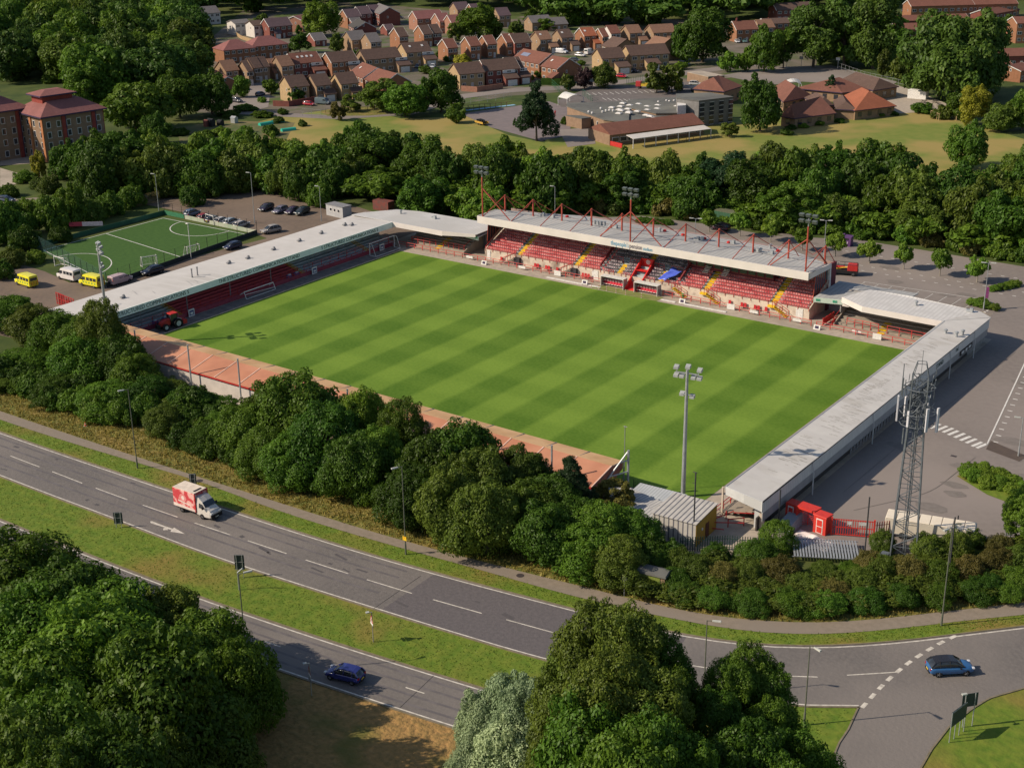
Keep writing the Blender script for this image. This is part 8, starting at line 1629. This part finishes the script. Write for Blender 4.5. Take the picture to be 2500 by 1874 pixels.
def warn(px, bs, tp, label, plate2=False, ang=R(-30)):
    x, y, H_ = Hof(px, bs, tp); r = empty('warning_sign', (x, y, 0), ang, label, 'road sign', 'triangular warning signs')
    b = MB(); b.tube((0, 0, 0), (0, 0, H_), .05, 8); b.build('post', mat('grey_post', (.36, .34, .28)), r)
    z = H_-1.15; b = MB(); b.poly([(-.5, -.07, z), (.5, -.07, z), (0, -.07, z+.9)], 0); b.poly([(-.5, -.05, z), (0, -.05, z+.9), (.5, -.05, z)], 3); b.poly([(-.33, -.08, z+.1), (.33, -.08, z+.1), (0, -.08, z+.68)], 1); b.box(0, -.09, z+.15, .07, .015, .3, 2); b.box(.08, -.09, z+.25, .16, .015, .05, 2); b.build('triangle_plate', [M_red, M_white, M_stripe_blk, M_gr], r)
    b = MB(); b.box(0, -.06, z-.28, .8, .03, .22); b.build('supplementary_plate', M_white, r)
    if plate2: b = MB(); b.box(0, -.06, z-.85, 1.0, .03, .34); b.build('lower_plate', M_gr, r)
    b = MB(); b.tube((0, 0, H_), (0, -.5, H_+.12), .04, 6); b.box(0, -.45, H_+.06, .3, .35, .1); b.build('sign_lamp', M_lh, r)
warn(911.5, 1567, 1494, 'triangular warning sign with a lamp, on the median between the roads')
warn(761, 1697, 1618, 'triangular warning sign with two plates, beside the dark blue car', True)
# direction signs on the roundabout verge
pp = [G(2318, 1810), G(2330, 1798), G(2351, 1790), G(2360, 1773)]
r = empty('direction_sign', (*G(2338, 1800), 0), 0, 'long dark direction board on four posts seen from behind, bottom right verge', 'road sign')
a_, c_ = np.array(G(2317, 1812)), np.array(G(2352, 1785)); b = MB()
for k in range(4): p = a_+(c_-a_)*k/3; b.tube((*p, 0), (*p, 3.2), .05, 6)
wb(b, 'posts', M_steel, r); n_ = np.array([-(c_-a_)[1], (c_-a_)[0]]); n_ = n_/np.linalg.norm(n_)*.08
b = MB(); b.hull8([(*(a_-n_), 1.7), (*(c_-n_), 1.7), (*(c_+n_), 1.7), (*(a_+n_), 1.7)], [(*(a_-n_), 3.2), (*(c_-n_), 3.2), (*(c_+n_), 3.2), (*(a_+n_), 3.2)]); wb(b, 'sign_board', mat('sign_back', (.045, .06, .06)), r)
x, y = G(2361, 1773); r = empty('direction_sign', (x, y, 0), R(50), 'smaller dark board with a lamp beside the long one, bottom right verge', 'road sign')
b = MB(); b.tube((-.5, 0, 0), (-.5, 0, 3.6), .05, 6); b.tube((.5, 0, 0), (.5, 0, 3.6), .05, 6); b.build('posts', M_steel, r); b = MB(); b.box(0, .06, 2.2, 1.6, .05, 1.4); b.build('sign_board', mat('sign_back', (.045, .06, .06)), r); b = MB(); b.tube((-.5, 0, 3.6), (-.9, -.3, 3.9), .05, 6); b.box(-.9, -.3, 3.85, .5, .25, .12); b.build('sign_lamp', M_lh, r)
# bollard by the path, manholes, rail, cone
x, y = G(1524, 1455); b = MB(); b.tube((0, 0, 0), (0, 0, 1.5), .05, 6); b.tube((0, -.03, 2.1), (0, .03, 2.1), .32, 16); b.tube((0, 0, 1.5), (0, 0, 2.1), .04, 6); tag(b.build('path_sign', M_gr, loc=(x, y, 0)), 'small round sign seen edge-on beside the footpath above the poplars', 'road sign')
x, y = G(209, 1040); b = MB(); b.lathe([(.28, 0), (.28, .04)], 8, 1); b.lathe([(.17, .04), (.11, .3)], 10, 0); b.lathe([(.11, .3), (.09, .45)], 10, 1); b.lathe([(.09, .45), (.03, .75)], 10, 0); tag(b.build('traffic_cone', [mat('cone_orange', (.75, .12, .03)), M_white], loc=(x, y, .02)), 'orange and white traffic cone in the rough grass left of the footpath lamp', 'traffic cone')
b = MB(); P_ = [G(424, 1080), G(468, 1097)]; P2 = [G(424, 1080), G(461, 1061), G(484, 1070)]
for pl in (P_, P2):
    for a_, c_ in zip(pl[:-1], pl[1:]): b.tube((*a_, .9), (*c_, .9), .06, 6)
    for p in pl: b.tube((*p, 0), (*p, .9), .06, 6)
tag(b.build('timber_rail', mat('weathered_timber', (.36, .30, .20))), 'weathered timber rail at the hedge foot above the footpath', 'rail')
for i, (px, py) in enumerate(((487, 1174), (1270, 1405))):
    x, y = G(px, py); b = MB(); b.lathe([(.45, 0), (.45, .02)], 18); tag(b.build('manhole_cover', mat('iron', (.10, .08, .06)), loc=(x, y, .045)), 'round manhole cover in the footpath '+('behind the box van', 'near the lamp with the yellow notice')[i], 'manhole')
# green utility hut
x, y = G(1585, 1443); r = empty('utility_hut', (59.6, -54.6, 0), R(8), 'small brick hut with a green door and dark flat roof beside the footpath', 'hut')
b = MB(); b.box(0, 0, 0, 3.2, 1.9, 2.2); b.build('wall', WALLS['buff'], r); b = MB(); b.box(-.1, -.97, .1, 2.3, .08, 2.0); b.build('door', mat('green_door', (.22, .27, .05), (.18, .22, .05), 1, .6, stripes=(0, .3, (.16, .2, .04))), r); b = MB(); b.hull8([(-1.8, -1.15, 2.2), (1.8, -1.15, 2.2), (1.8, 1.15, 2.2), (-1.8, 1.15, 2.2)], [(-1.75, -1.1, 2.42), (1.75, -1.1, 2.42), (1.7, .2, 2.62), (-1.7, .2, 2.62)]); b.build('roof', M_felt, r)
# sheds at the open corner
M_tin = mat('ribbed_tin', (.50, .47, .43), (.42, .40, .37), 1, .55, stripes=(0, .62, (.12, .12, .14)))
M_tin2 = mat('fine_ribbed_tin', (.46, .45, .43), (.38, .37, .36), 1, .55, stripes=(0, .45, (.22, .22, .23)))
def shed(cx, cy, w_, d_, h0, h1, rz, wallm, roofm, label, frontm=None, name='shed', door=None):
    r = empty(name, (cx, cy, 0), rz, label, 'shed'); b = MB(); b.hull8([(-w_/2, -d_/2, 0), (w_/2, -d_/2, 0), (w_/2, d_/2, 0), (-w_/2, d_/2, 0)], [(-w_/2, -d_/2, h0), (w_/2, -d_/2, h0), (w_/2, d_/2, h1), (-w_/2, d_/2, h1)]); b.build('wall', wallm, r)
    b = MB(); b.hull8([(-w_/2-.15, -d_/2-.15, h0), (w_/2+.15, -d_/2-.15, h0), (w_/2+.15, d_/2+.15, h1), (-w_/2-.15, d_/2+.15, h1)], [(-w_/2-.15, -d_/2-.15, h0+.1), (w_/2+.15, -d_/2-.15, h0+.1), (w_/2+.15, d_/2+.15, h1+.1), (-w_/2-.15, d_/2+.15, h1+.1)]); b.build('roof', roofm, r)
    if frontm: b = MB(); b.hull8([(w_/2+.02, -d_/2, 0), (w_/2+.06, -d_/2, 0), (w_/2+.06, d_/2, 0), (w_/2+.02, d_/2, 0)], [(w_/2+.02, -d_/2, h0-.03), (w_/2+.06, -d_/2, h0-.03), (w_/2+.06, d_/2, h1-.03), (w_/2+.02, d_/2, h1-.03)]); b.build('end_panel', frontm, r); b = MB(); b.box(w_/2+.09, .2, 0, .06, .9, 2.0); b.build('door', mat('brown_door', (.14, .05, .03)), r); b = MB(); b.box(w_/2+.1, -1.2, 1.6, .1, .25, .3); b.build('wall_box', M_white, r)
    return r
shed(55.7, -40.9, 5.6, 5.6, 3.0, 3.3, R(3), M_tin, M_tin, 'ribbed pale tin shed with an ochre end panel, before the floodlight mast', mat('ochre_panel', (.42, .25, .04), (.36, .21, .035), 1))
shed(50.2, -37.8, 6.2, 2.6, 2.2, 2.4, R(3), M_tin2, mat('blue_white_tin', (.45, .47, .48), (.38, .40, .42), .5, .5, stripes=(0, .4, (.30, .32, .33))), 'low tin-roofed shed touching the foot of the floodlight mast')
shed(48.6, -41.2, 6.5, 3.6, 2.3, 2.6, R(-12), M_tin2, M_tin2, 'grey corrugated shed behind the twiggy bush by the salmon stand')
shed(52.4, -42.6, 2.6, 3.0, 2.3, 2.5, R(0), M_tin2, M_tin2, 'little grey corrugated lean-to between the tin sheds')
# palisade beside sheds
def palisade(pts, h, label, m, sp=.28, name='palisade_fence'):
    r = empty(name, (*pts[0], 0), 0, label, 'fence'); b = MB()
    for a_, c_ in zip(pts[:-1], pts[1:]):
        L_ = math.dist(a_, c_); n_ = int(L_/sp)
        for k in range(n_): t = k/n_; b.box(a_[0]+(c_[0]-a_[0])*t, a_[1]+(c_[1]-a_[1])*t, .05, .1, .06, h, 0, rot=math.atan2(c_[1]-a_[1], c_[0]-a_[0]))
    wb(b, 'pales', m, r); b = MB()
    for a_, c_ in zip(pts[:-1], pts[1:]):
        for z in (.4, h-.4): b.tube((*a_, z), (*c_, z), .04, 5)
    wb(b, 'rails', m, r); return r
palisade([(57.8, -45.6), (62, -42), (66, -40.2)], 1.9, 'dark green palisade fence between the ochre shed and the east stand', mat('dark_green_paint', (.03, .07, .055)))
palisade([(87.6, -20.6), (94, -18.5)], 2.0, 'dark palisade fence beyond the white trailer at the right edge', mat('dark_green_paint', (.03, .07, .055)), .5)
# red gates and turnstile
M_rg = mat('gate_red', (.62, .045, .03), (.52, .04, .03), 2, .5)
r = empty('turnstile_kiosk', (69.2, -31.5, 0), R(-8), 'red turnstile kiosk with a white-framed door in the red fence', 'kiosk')
b = MB(); b.box(0, 0, 0, 1.7, 1.4, 2.3); b.hull8([(-.95, -.8, 2.3), (.95, -.8, 2.3), (.95, .8, 2.3), (-.95, .8, 2.3)], [(-.9, -.75, 2.42), (.9, -.75, 2.42), (.9, .75, 2.42), (-.9, .75, 2.42)]); b.build('housing', M_rg, r)
b = MB(); b.box(0, -.72, .1, .9, .03, 1.9, 0); b.box(0, -.74, .2, .7, .03, .75, 1); b.box(0, -.74, 1.05, .7, .03, .8, 1); b.build('door', [M_white, M_rg], r)
r = empty('turnstile', (67.0, -30.8, 0), R(-8), 'full-height red turnstile left of the kiosk', 'turnstile')
b = MB(); b.box(0, 0, 2.2, 2.6, 1.6, .3); b.box(-1.2, 0, 0, .15, 1.5, 2.2); b.build('frame', M_rg, r); b = MB(); b.tube((0, 0, 0), (0, 0, 2.2), .06, 6)
for k in range(9):
    for t in (0, 2.1, 4.2): b.tube((0, 0, .25+k*.22), (.75*math.cos(t), .75*math.sin(t), .25+k*.22), .035, 4)
b.build('rotor', M_rg, r)
r = empty('turnstile_kiosk', (64.9, -30.3, 0), R(-8), 'red kiosk beside the east stand wall, left of the turnstile', 'kiosk')
b = MB(); b.box(0, 0, 0, 1.5, 1.4, 2.3); b.build('housing', M_rg, r); b = MB(); b.box(0, -.72, .1, .8, .03, 1.9, 0); b.box(0, -.74, .2, .6, .03, .7, 1); b.box(0, -.74, 1.0, .6, .03, .8, 1); b.build('door', [M_white, M_rg], r)
r = empty('red_gate', (70.4, -31.6, 0), math.atan2(2.0, 4.4), 'barred red double gate carrying two white notices', 'gate')
b = MB(); b.box(0, 0, 0, .2, .2, 2.4); b.box(4.9, 0, 0, .2, .2, 2.4); b.build('posts', M_rg, r)
b = MB()
for k in range(17): b.box(.25+k*.275, 0, .1, .09, .05, 2.1)
for z in (.15, 1.1, 2.1): b.box(2.45, 0, z, 4.7, .07, .1)
b.build('bars', M_rg, r)
for dx, w_ in ((2.0, .5), (3.5, .9)): b = MB(); b.box(dx, -.08, 1.6, w_, .02, .4); b.build('notice', M_white, r)
palisade([(74.9, -29.6), (77.8, -26.4)], 2.1, 'faded red palisade fence running from the gate to the white trailer', mat('faded_red', (.40, .10, .07)), .3)
# dumped sheeting and ramps
n_ = 14; vs = []
for i in range(n_):
    for j in range(n_):
        u, v = i/(n_-1), j/(n_-1); e_ = math.sin(math.pi*u)*math.sin(math.pi*v); vs.append((66.8+5.0*u, -35.2+2.8*v-1.0*u, .08+e_*(.35+.25*math.sin(9*u+5*v)+.15*math.sin(17*v-6*u))))
b = MB(); b.add(vs, [(i*n_+j, (i+1)*n_+j, (i+1)*n_+j+1, i*n_+j+1) for i in range(n_-1) for j in range(n_-1)]); ob = b.build('dust_sheet', mat('white_sheet', (.72, .64, .62), (.62, .55, .54), 1, .8), smooth=True); s_ = ob.modifiers.new('t', 'SOLIDIFY'); s_.thickness = .03; tag(ob, 'crumpled white sheet dumped in front of the red gate', 'sheet')
r = empty('slatted_platform', (71.8, -36.4, 0), R(28), 'grey slatted roof panel lying tilted before the red gate', 'platform')
b = MB()
for k in range(22): b.box(-3.6+k*.34, 0, .7, .2, 4.6, .06)
b.build('slats', M_steel, r); b = MB(); b.box(0, 0, .62, 7.8, .12, .08); b.box(0, -2.2, .62, 7.8, .12, .08); b.box(0, 2.2, .62, 7.8, .12, .08)
for x_ in (-3.6, 3.6):
    for y_ in (-2, 2): b.box(x_, y_, 0, .12, .12, .62)
b.build('bearers', M_gr, r)
b = MB(); b.hull8([(62.0, -31.5, 0), (64.0, -31.5, 0), (64.0, -35.5, 0), (62.0, -35.5, 0)], [(62.2, -31.7, 1.3), (63.8, -31.7, 1.3), (63.8, -35.2, .9), (62.2, -35.2, .9)]); tag(b.build('skip_cover', mat('blue_grey_cover', (.26, .32, .35), (.22, .27, .30), 1)), 'blue-grey covered stack at the foot of the east stand wall', 'cover') if 0 else tag(b.build('covered_stack', mat('blue_grey_cover', (.26, .32, .35), (.22, .27, .30), 1), loc=(2.4, 1.2, 0)), 'blue-grey covered stack beside the east stand wall', 'stack')
# white trailer
r = empty('white_trailer', (80.3, -26.0, 0), math.atan2(2.2, 9.3), 'long white panelled trailer parked against the scrub behind the lattice mast', 'trailer')
b = MB(); b.box(0, 0, .5, 10.2, 2.4, 1.9); b.build('body', mat('cream_trailer', (.62, .56, .46), (.55, .5, .42), .8), r, bevel=.06)
for k in range(8): b = MB(); b.box(-4.45+k*1.27, 0, 2.4, 1.2, 2.45, .12); b.build('roof_panel', mat('cream_panel', (.74, .66, .54), (.68, .60, .49), 1), r, bevel=.05)
for k in (-3, -1.5, 3.4):
    for s_ in (-1, 1): b = MB(); b.tube((k, s_*1.22, .42), (k, s_*.95, .42), .42, 14); b.build('wheel', M_tyre, r)
# lattice telecom tower
tb = np.array([79.9, -31.4]); TH = 25.5
x_, y_, TH = Hof(2205, 1352, 885); tb = np.array([x_, y_])
M_lat = mat('blue_grey_steel', (.15, .17, .19), (.11, .125, .14), 2, .5, metal=.2)
r = empty('lattice_mast', (x_, y_, 0), R(20), 'tall grey lattice telecom mast with antenna panels at the right', 'mast')
def corner(z, i):
    hw = 1.45-(1.45-.85)*min(1, z/(TH*.7)); s_ = [(-1, -1), (1, -1), (1, 1), (-1, 1)][i % 4]; return (s_[0]*hw, s_[1]*hw, z)
for i in range(4): b = MB(); b.tube(corner(0, i), corner(TH*.7, i), .11, 6); b.tube(corner(TH*.7, i), corner(TH*.93, i), .09, 6); b.build('leg', M_lat, r)
b = MB(); nb = 14; zs = [TH*.93*k/nb for k in range(nb+1)]
for k in range(nb):
    for i in range(4):
        if k % 2: b.tube(corner(zs[k], i), corner(zs[k+1], i+1), .05, 5)
        else: b.tube(corner(zs[k], i+1), corner(zs[k+1], i), .05, 5)
        b.tube(corner(zs[k+1], i), corner(zs[k+1], i+1), .04, 5)
b.build('bracing', M_lat, r)
b = MB(); 
for k in range(44): z = .4+k*.5; b.tube((-.25, .9, z), (.25, .9, z), .02, 4)
b.tube((-.25, .9, 0), (-.25, .9, TH*.9), .035, 5); b.tube((.25, .9, 0), (.25, .9, TH*.9), .035, 5); b.tube((0, .2, 0), (0, .2, TH*.85), .10, 6); b.tube((.2, -.1, 0), (.2, -.1, TH*.8), .06, 6); b.build('ladder', M_lat, r)
for z, rad_ in ((TH*.7, 1.9), (TH*.76, 2.0), (TH*.88, 1.7)):
    b = MB(); pts = [(rad_*math.cos(t*math.pi/6), rad_*math.sin(t*math.pi/6), z) for t in range(12)]
    for k in range(12): b.tube(pts[k], pts[(k+1) % 12], .05, 5); 
    for k in range(0, 12, 2): b.tube((pts[k][0]*.45, pts[k][1]*.45, z), pts[k], .05, 5)
    b.build('ring_platform', M_lat, r)
for t, z, h_, rr_, nm, w_ in ((200, TH*.70, 3.0, 2.15, 'antenna_panel', .5), (320, TH*.685, 2.8, 2.1, 'antenna_panel', .32), (350, TH*.68, 2.9, 2.5, 'antenna_panel', .4), (260, TH*.7, 1.9, 1.9, 'antenna_panel', .26), (80, TH*.7, 2.6, 2.0, 'antenna_panel', .4), (150, TH*.7, 2.4, 2.0, 'antenna_panel', .35)):
    a_ = R(t-20); b = MB(); b.box(rr_*math.cos(a_), rr_*math.sin(a_), z, .2, w_, h_, 0, rot=a_); b.build(nm, mat('antenna_white', (.58, .57, .60), (.5, .5, .53), 1), r, bevel=.04)
b = MB()
for t in (170, 185, 200, 215): a_ = R(t); b.tube((1.9*math.cos(a_), 1.9*math.sin(a_), TH*.83), (1.9*math.cos(a_), 1.9*math.sin(a_), TH*.83+(3.6 if t == 170 else 2.3)), .05, 6)
b.tube((1.6, .6, TH*.8), (1.6, .6, TH*.97), .04, 5); b.tube((0, 0, TH*.93), (0, 0, TH*1.06), .03, 5); b.tube((-1.3, -.9, TH*.6), (-1.3, -.9, TH*.68), .09, 6); b.build('whip_aerial', M_lat, r)
b = MB(); rr = random.Random(9)
for k in range(90):
    a_ = rr.uniform(0, 6.28); z = rr.uniform(TH*.66, TH*.9); q_ = rr.uniform(.6, 1.6); b.tube((q_*math.cos(a_), q_*math.sin(a_), z), (q_*math.cos(a_+.3)+rr.uniform(-.3, .3), q_*math.sin(a_+.4), z+rr.uniform(.2, 1.1)), rr.uniform(.03, .07), 5)
b.build('feeder_cables', M_lat, r)
b = MB()
for i in range(4): a = corner(TH*.93, i); b.tube(a, (a[0]*.55, a[1]*.55, TH), .05, 5); c = corner(TH*.93, i+1); b.tube((a[0]*.55, a[1]*.55, TH), (c[0]*.55, c[1]*.55, TH), .04, 5)
b.build('top_cage', M_lat, r)
for k, (dx, dy, w_, h_) in enumerate(((3.4, .5, 1.0, 1.6), (4.8, .2, 1.1, 1.3), (-1, -3.2, .8, 1.2))):
    b = MB(); b.box(0, 0, 0, w_, .8, h_); b.box(0, 0, h_, w_+.1, .9, .06); tag(b.build('equipment_cabinet', M_lat, loc=(x_+dx, y_+dy, 0)), 'grey equipment cabinet %s of the lattice mast' % ('just right', 'well right', 'on the near side')[k], 'cabinet')
# purple bins, green container, cabin
for k in range(2):
    b = MB(); b.hull8([(-.75, -.7, 0), (.75, -.7, 0), (.75, .7, 0), (-.75, .7, 0)], [(-.85, -.75, 1.9), (.85, -.75, 1.9), (.8, .75, 2.1), (-.8, .75, 2.1)], 0); b.box(0, -.77, 1.35, .7, .05, .35, 1); b.box(0, -.76, .6, .5, .04, .4, 2)
    x, y = G(2050+k*20, 595+k*5); tag(b.build('recycling_bank', [mat('purple_plastic', (.11, .05, .15), (.09, .04, .12), 1, .4), M_trim, mat('lilac', (.5, .4, .55))], loc=(x, y, .03)), 'purple recycling bank behind the main stand, '+('left', 'right')[k]+' one of the pair', 'recycling bin', 'purple recycling banks')
x, y = G(1782, 545); b = MB(); b.box(0, 0, 0, 6.2, 3.2, 2.6, 0); b.hull8([(-3.1, -1.6, 2.6), (3.1, -1.6, 2.6), (3.1, 1.6, 2.6), (-3.1, 1.6, 2.6)], [(-3.1, -1.6, 2.7), (3.1, -1.6, 2.7), (3.1, 0, 3.0), (-3.1, 0, 3.0)], 1); ob = b.build('green_container', [mat('green_ribbed', (.04, .11, .06), (.035, .09, .05), 1, .6, stripes=(0, .4, (.025, .07, .04))), mat('mossy_roof', (.11, .12, .07), (.09, .09, .06), 2)], loc=(x, y, .03)); ob.rotation_euler = (0, 0, R(-8)); tag(ob, 'dark green ribbed container by the wood behind the main stand', 'container')
x, y = G(828, 527); r = empty('portable_cabin', (x, y, .03), R(-6), 'off-white portable cabin with square windows behind the west stand', 'cabin'); b = MB(); b.box(0, 0, 0, 5.6, 2.6, 2.5); b.build('wall', mat('dull_white', (.42, .42, .42), (.35, .35, .36), 1), r); b = MB(); b.box(0, 0, 2.5, 5.8, 2.8, .12); b.build('roof', M_gr, r)
for k in range(3): window(r, (-1.2+k*1.3, -1.3, 1.1), (1, 0), (0, -1), .9, .9)
x, y = G(345, 475); r = empty('pale_tank', (x, y, 0), R(10), 'pale blue-grey covered tank glimpsed between the trees above the small pitch', 'tank'); b = MB(); b.box(0, 0, 0, 8, 3.4, 2.6); b.build('body', mat('pale_blue_grey', (.36, .42, .45)), r, bevel=.3); b = MB(); b.box(0, 0, 2.61, 7.6, 3.0, .1); b.build('lid', M_white, r)
x, y = G(937, 512); b = MB(); b.box(0, 0, 0, 4.6, 2.2, 2.2); tag(b.build('rust_container', mat('rusty_red', (.20, .05, .04), (.12, .06, .05), 1), loc=(x, y, 0)), 'rusty red container behind the north-west corner roof', 'container')
# small pitch boards and fence
def zz(pts): return [G(*p) for p in pts]
def mesh_f(pts, h, label, sp, m, post=M_trim, z0=0.0, rails=9):
    r = empty('pitch_fence', (*pts[0], 0), 0, label, 'fence'); b = MB()
    for a_, c_ in zip(pts[:-1], pts[1:]):
        for k in range(rails): b.tube((*a_, z0+(h-z0)*(k+1)/rails), (*c_, z0+(h-z0)*(k+1)/rails), .014, 3)
    wb(b, 'mesh_wires', m, r)
    for a_, c_ in zip(pts[:-1], pts[1:]):
        n_ = max(1, int(math.dist(a_, c_)/sp))
        for k in range(n_+1): t = k/n_; b = MB(); b.tube((a_[0]+(c_[0]-a_[0])*t, a_[1]+(c_[1]-a_[1])*t, 0), (a_[0]+(c_[0]-a_[0])*t, a_[1]+(c_[1]-a_[1])*t, h), .05, 5); wb(b, 'post', post, r)
    return r
F4 = [G(88, 606), G(262, 702), G(628, 572), G(402, 524)]
mesh_f([F4[1], F4[2]], 3.0, 'dark mesh fence between the small pitch and the west stand', 3.1, M_trim, rails=4)
mesh_f([F4[0], F4[1]], 3.0, 'close-wired fence at the left end of the small pitch', 3.0, mat('fence_teal', (.10, .2, .17)), rails=14)
mesh_f([F4[2], F4[3]], 3.0, 'wire fence between the small pitch and the row of parked cars', 3.0, M_trim, rails=6)
def boardline(a_, c_, h, label, m):
    d = np.array(c_)-np.array(a_); m_ = (np.array(c_)+np.array(a_))/2; b = MB(); b.box(0, 0, 0, float(np.linalg.norm(d)), .08, h, 0); ob = b.build('kick_board', m, loc=(m_[0], m_[1], .02)); ob.rotation_euler = (0, 0, math.atan2(d[1], d[0])); return tag(ob, label, 'board')
Mkb = mat('green_board', (.025, .085, .05), (.03, .10, .06), .4, .7, big=(.15, (.05, .13, .08), .5, .6))
boardline(F4[0], F4[3], 1.0, 'dark green kick board along the hedge side of the small pitch', Mkb); boardline(F4[1], F4[2], 1.0, 'black-green kick board along the stand side of the small pitch', mat('black_board', (.035, .045, .045)))
boardline(F4[3], tuple(np.array(F4[3])*.78+np.array(F4[2])*.22), 1.0, 'green kick board at the far corner of the small pitch', mat('mid_green_board', (.04, .18, .09))); boardline(tuple(np.array(F4[3])*.77+np.array(F4[2])*.23), F4[2], .9, 'off-white kick board before the parked cars', mat('offwhite_board', (.42, .42, .34), (.3, .36, .26), .5))
x, y = G(211, 566); b = MB(); b.box(-2.1, 0, 0, 2.8, .08, .9, 1); b.box(1.5, 0, 0, 4.4, .08, .9, 0); ob = b.build('banner_board', [mat('lilac_board', (.42, .38, .45)), mat('maroon', (.25, .03, .06))], loc=(x, y, 1.3)); ob.rotation_euler = (0, 0, R(40)); tag(ob, 'maroon and lilac banner above the hedge-side board of the small pitch', 'banner')
palisade([G(335, 505), G(392, 492)], 2.6, 'timber panel fence beneath the trees at the far left of the small pitch', mat('fence_timber', (.18, .15, .06)), .3)
# red gate in the left corner
r = empty('red_mesh_gate', (*G(140, 742), 0), R(-8), 'red mesh gate by the trees at the near end of the west stand', 'gate')
b = MB()
for k in range(8): b.box(k*.9, 0, 0, .1, .1, 2.3)
for z in (.2, 1.2, 2.2): b.box(3.2, 0, z, 6.5, .06, .08)
for k in range(26): b.box(.2+k*.24, 0, .2, .03, .03, 2.0)
b.build('bars', M_red, r)
b = MB(); b.box(1.2, .4, .1, 2.2, .04, 2.0); b.box(4.6, .1, .1, 2.6, .03, 1.6); b.build('infill', mat('maroon_mesh', (.25, .06, .06), (.18, .05, .05), 3), r)
# basketball posts on the paved court
for i, (x, y) in enumerate(((160, 590), (600, 590), (285, 580))):
    X, Y = Q(3, x, y); b = MB(); b.tube((0, 0, 0), (0, 0, 3.6), .09, 6); b.box(0, -.2, 2.9, 1.5, .06, 1.0); tag(b.build('basketball_post', M_white if i < 2 else M_steel, loc=(X, Y, 0)), 'basketball post on the paved court, '+('left', 'right', 'middle thin')[i]+' one', 'basketball hoop')
for i, (x, y) in enumerate(((1065, 700), (1200, 735))): pass
# person by the playground path
x, y = Q(2, 372, 1000); r = empty('person', (x, y, .05), R(30), 'person in a red top walking beside the flat-roofed school', 'person')
me = bpy.data.meshes.new('body'); vs = [(0, 0, .95), (0, 0, 1.25), (0, 0, 1.45), (0, 0, 1.56), (0, 0, 1.72), (.1, 0, .9), (.12, .1, .5), (.12, .05, .06), (-.1, 0, .9), (-.12, -.12, .5), (-.12, -.22, .08), (.2, 0, 1.42), (.27, .05, 1.12), (.25, .15, .88), (-.2, 0, 1.42), (-.27, -.03, 1.12), (-.26, .05, .88)]
es_ = [(0, 1), (1, 2), (2, 3), (3, 4), (0, 5), (5, 6), (6, 7), (0, 8), (8, 9), (9, 10), (2, 11), (11, 12), (12, 13), (2, 14), (14, 15), (15, 16)]; me.from_pydata(vs, es_, []); pb = bpy.data.objects.new('body', me); C.objects.link(pb); pb.parent = r; sm_ = pb.modifiers.new('skin', 'SKIN')
for v, q in zip(me.skin_vertices[0].data, [.15, .15, .15, .06, .1, .09, .065, .045, .09, .065, .045, .06, .045, .035, .06, .045, .035]): v.radius = (q, q)
me.skin_vertices[0].data[0].use_root = True; pb.modifiers.new('s', 'SUBSURF').levels = 1; me.materials.append(mat('red_clothing', (.45, .05, .05)))
b = MB(); b.lathe([(.04, 1.60), (.105, 1.68), (.11, 1.78), (.05, 1.85)], 10); b.build('hair', M_trim, r)
# tufts of grass
rr = random.Random(4); Vt = []; Ft = []
def tufts(name, poly_fn, n, m, label, h=(.15, .45)):
    V = np.zeros((n*4, 3)); 
    for k in range(n):
        x, y = poly_fn(); a = rr.uniform(0, 6.28); w_ = rr.uniform(.05, .14); hh = rr.uniform(*h); lx, ly = rr.uniform(-.2, .2), rr.uniform(-.2, .2)
        V[4*k] = (x-w_*math.cos(a), y-w_*math.sin(a), 0); V[4*k+1] = (x+w_*math.cos(a), y+w_*math.sin(a), 0); V[4*k+2] = (x+lx+w_*.2, y+ly, hh); V[4*k+3] = (x+lx-w_*.2, y+ly, hh)
    me = np_mesh(name, V, np.arange(4*n).reshape(-1, 4), m, np.array([rr.random() for _ in range(n)])); ob = bpy.data.objects.new(name, me); C.objects.link(ob); tag(ob, label, 'grass', None, 'stuff')
def between(A, B_):
    A = resample(A, 200); B_ = resample(B_, 200)
    def f():
        i = rr.randrange(30, 199); t = rr.random(); w_ = rr.random(); a = (A[i][0]*w_+A[i-1][0]*(1-w_), A[i][1]*w_+A[i-1][1]*(1-w_)); c = (B_[i][0]*w_+B_[i-1][0]*(1-w_), B_[i][1]*w_+B_[i-1][1]*(1-w_)); return a[0]+(c[0]-a[0])*t, a[1]+(c[1]-a[1])*t
    return f
tufts('rough_grass', between(pathU, wv), 26000, leaf_mat('dry_grass_blades', (.17, .14, .03), (.38, .30, .08)), 'tufts of dry rough grass between the footpath and the hedge')
tufts('verge_tufts', between(offset(c1f, .5), pathL), 12000, leaf_mat('green_grass_blades', (.10, .165, .014), (.19, .25, .03)), 'short green grass between the road and the footpath', (.04, .12))
tufts('median_tufts', between(offset(c1n, -.4), offset(c2f, .3)), 16000, MATS['green_grass_blades'], 'short green grass on the median between the roads', (.03, .11))
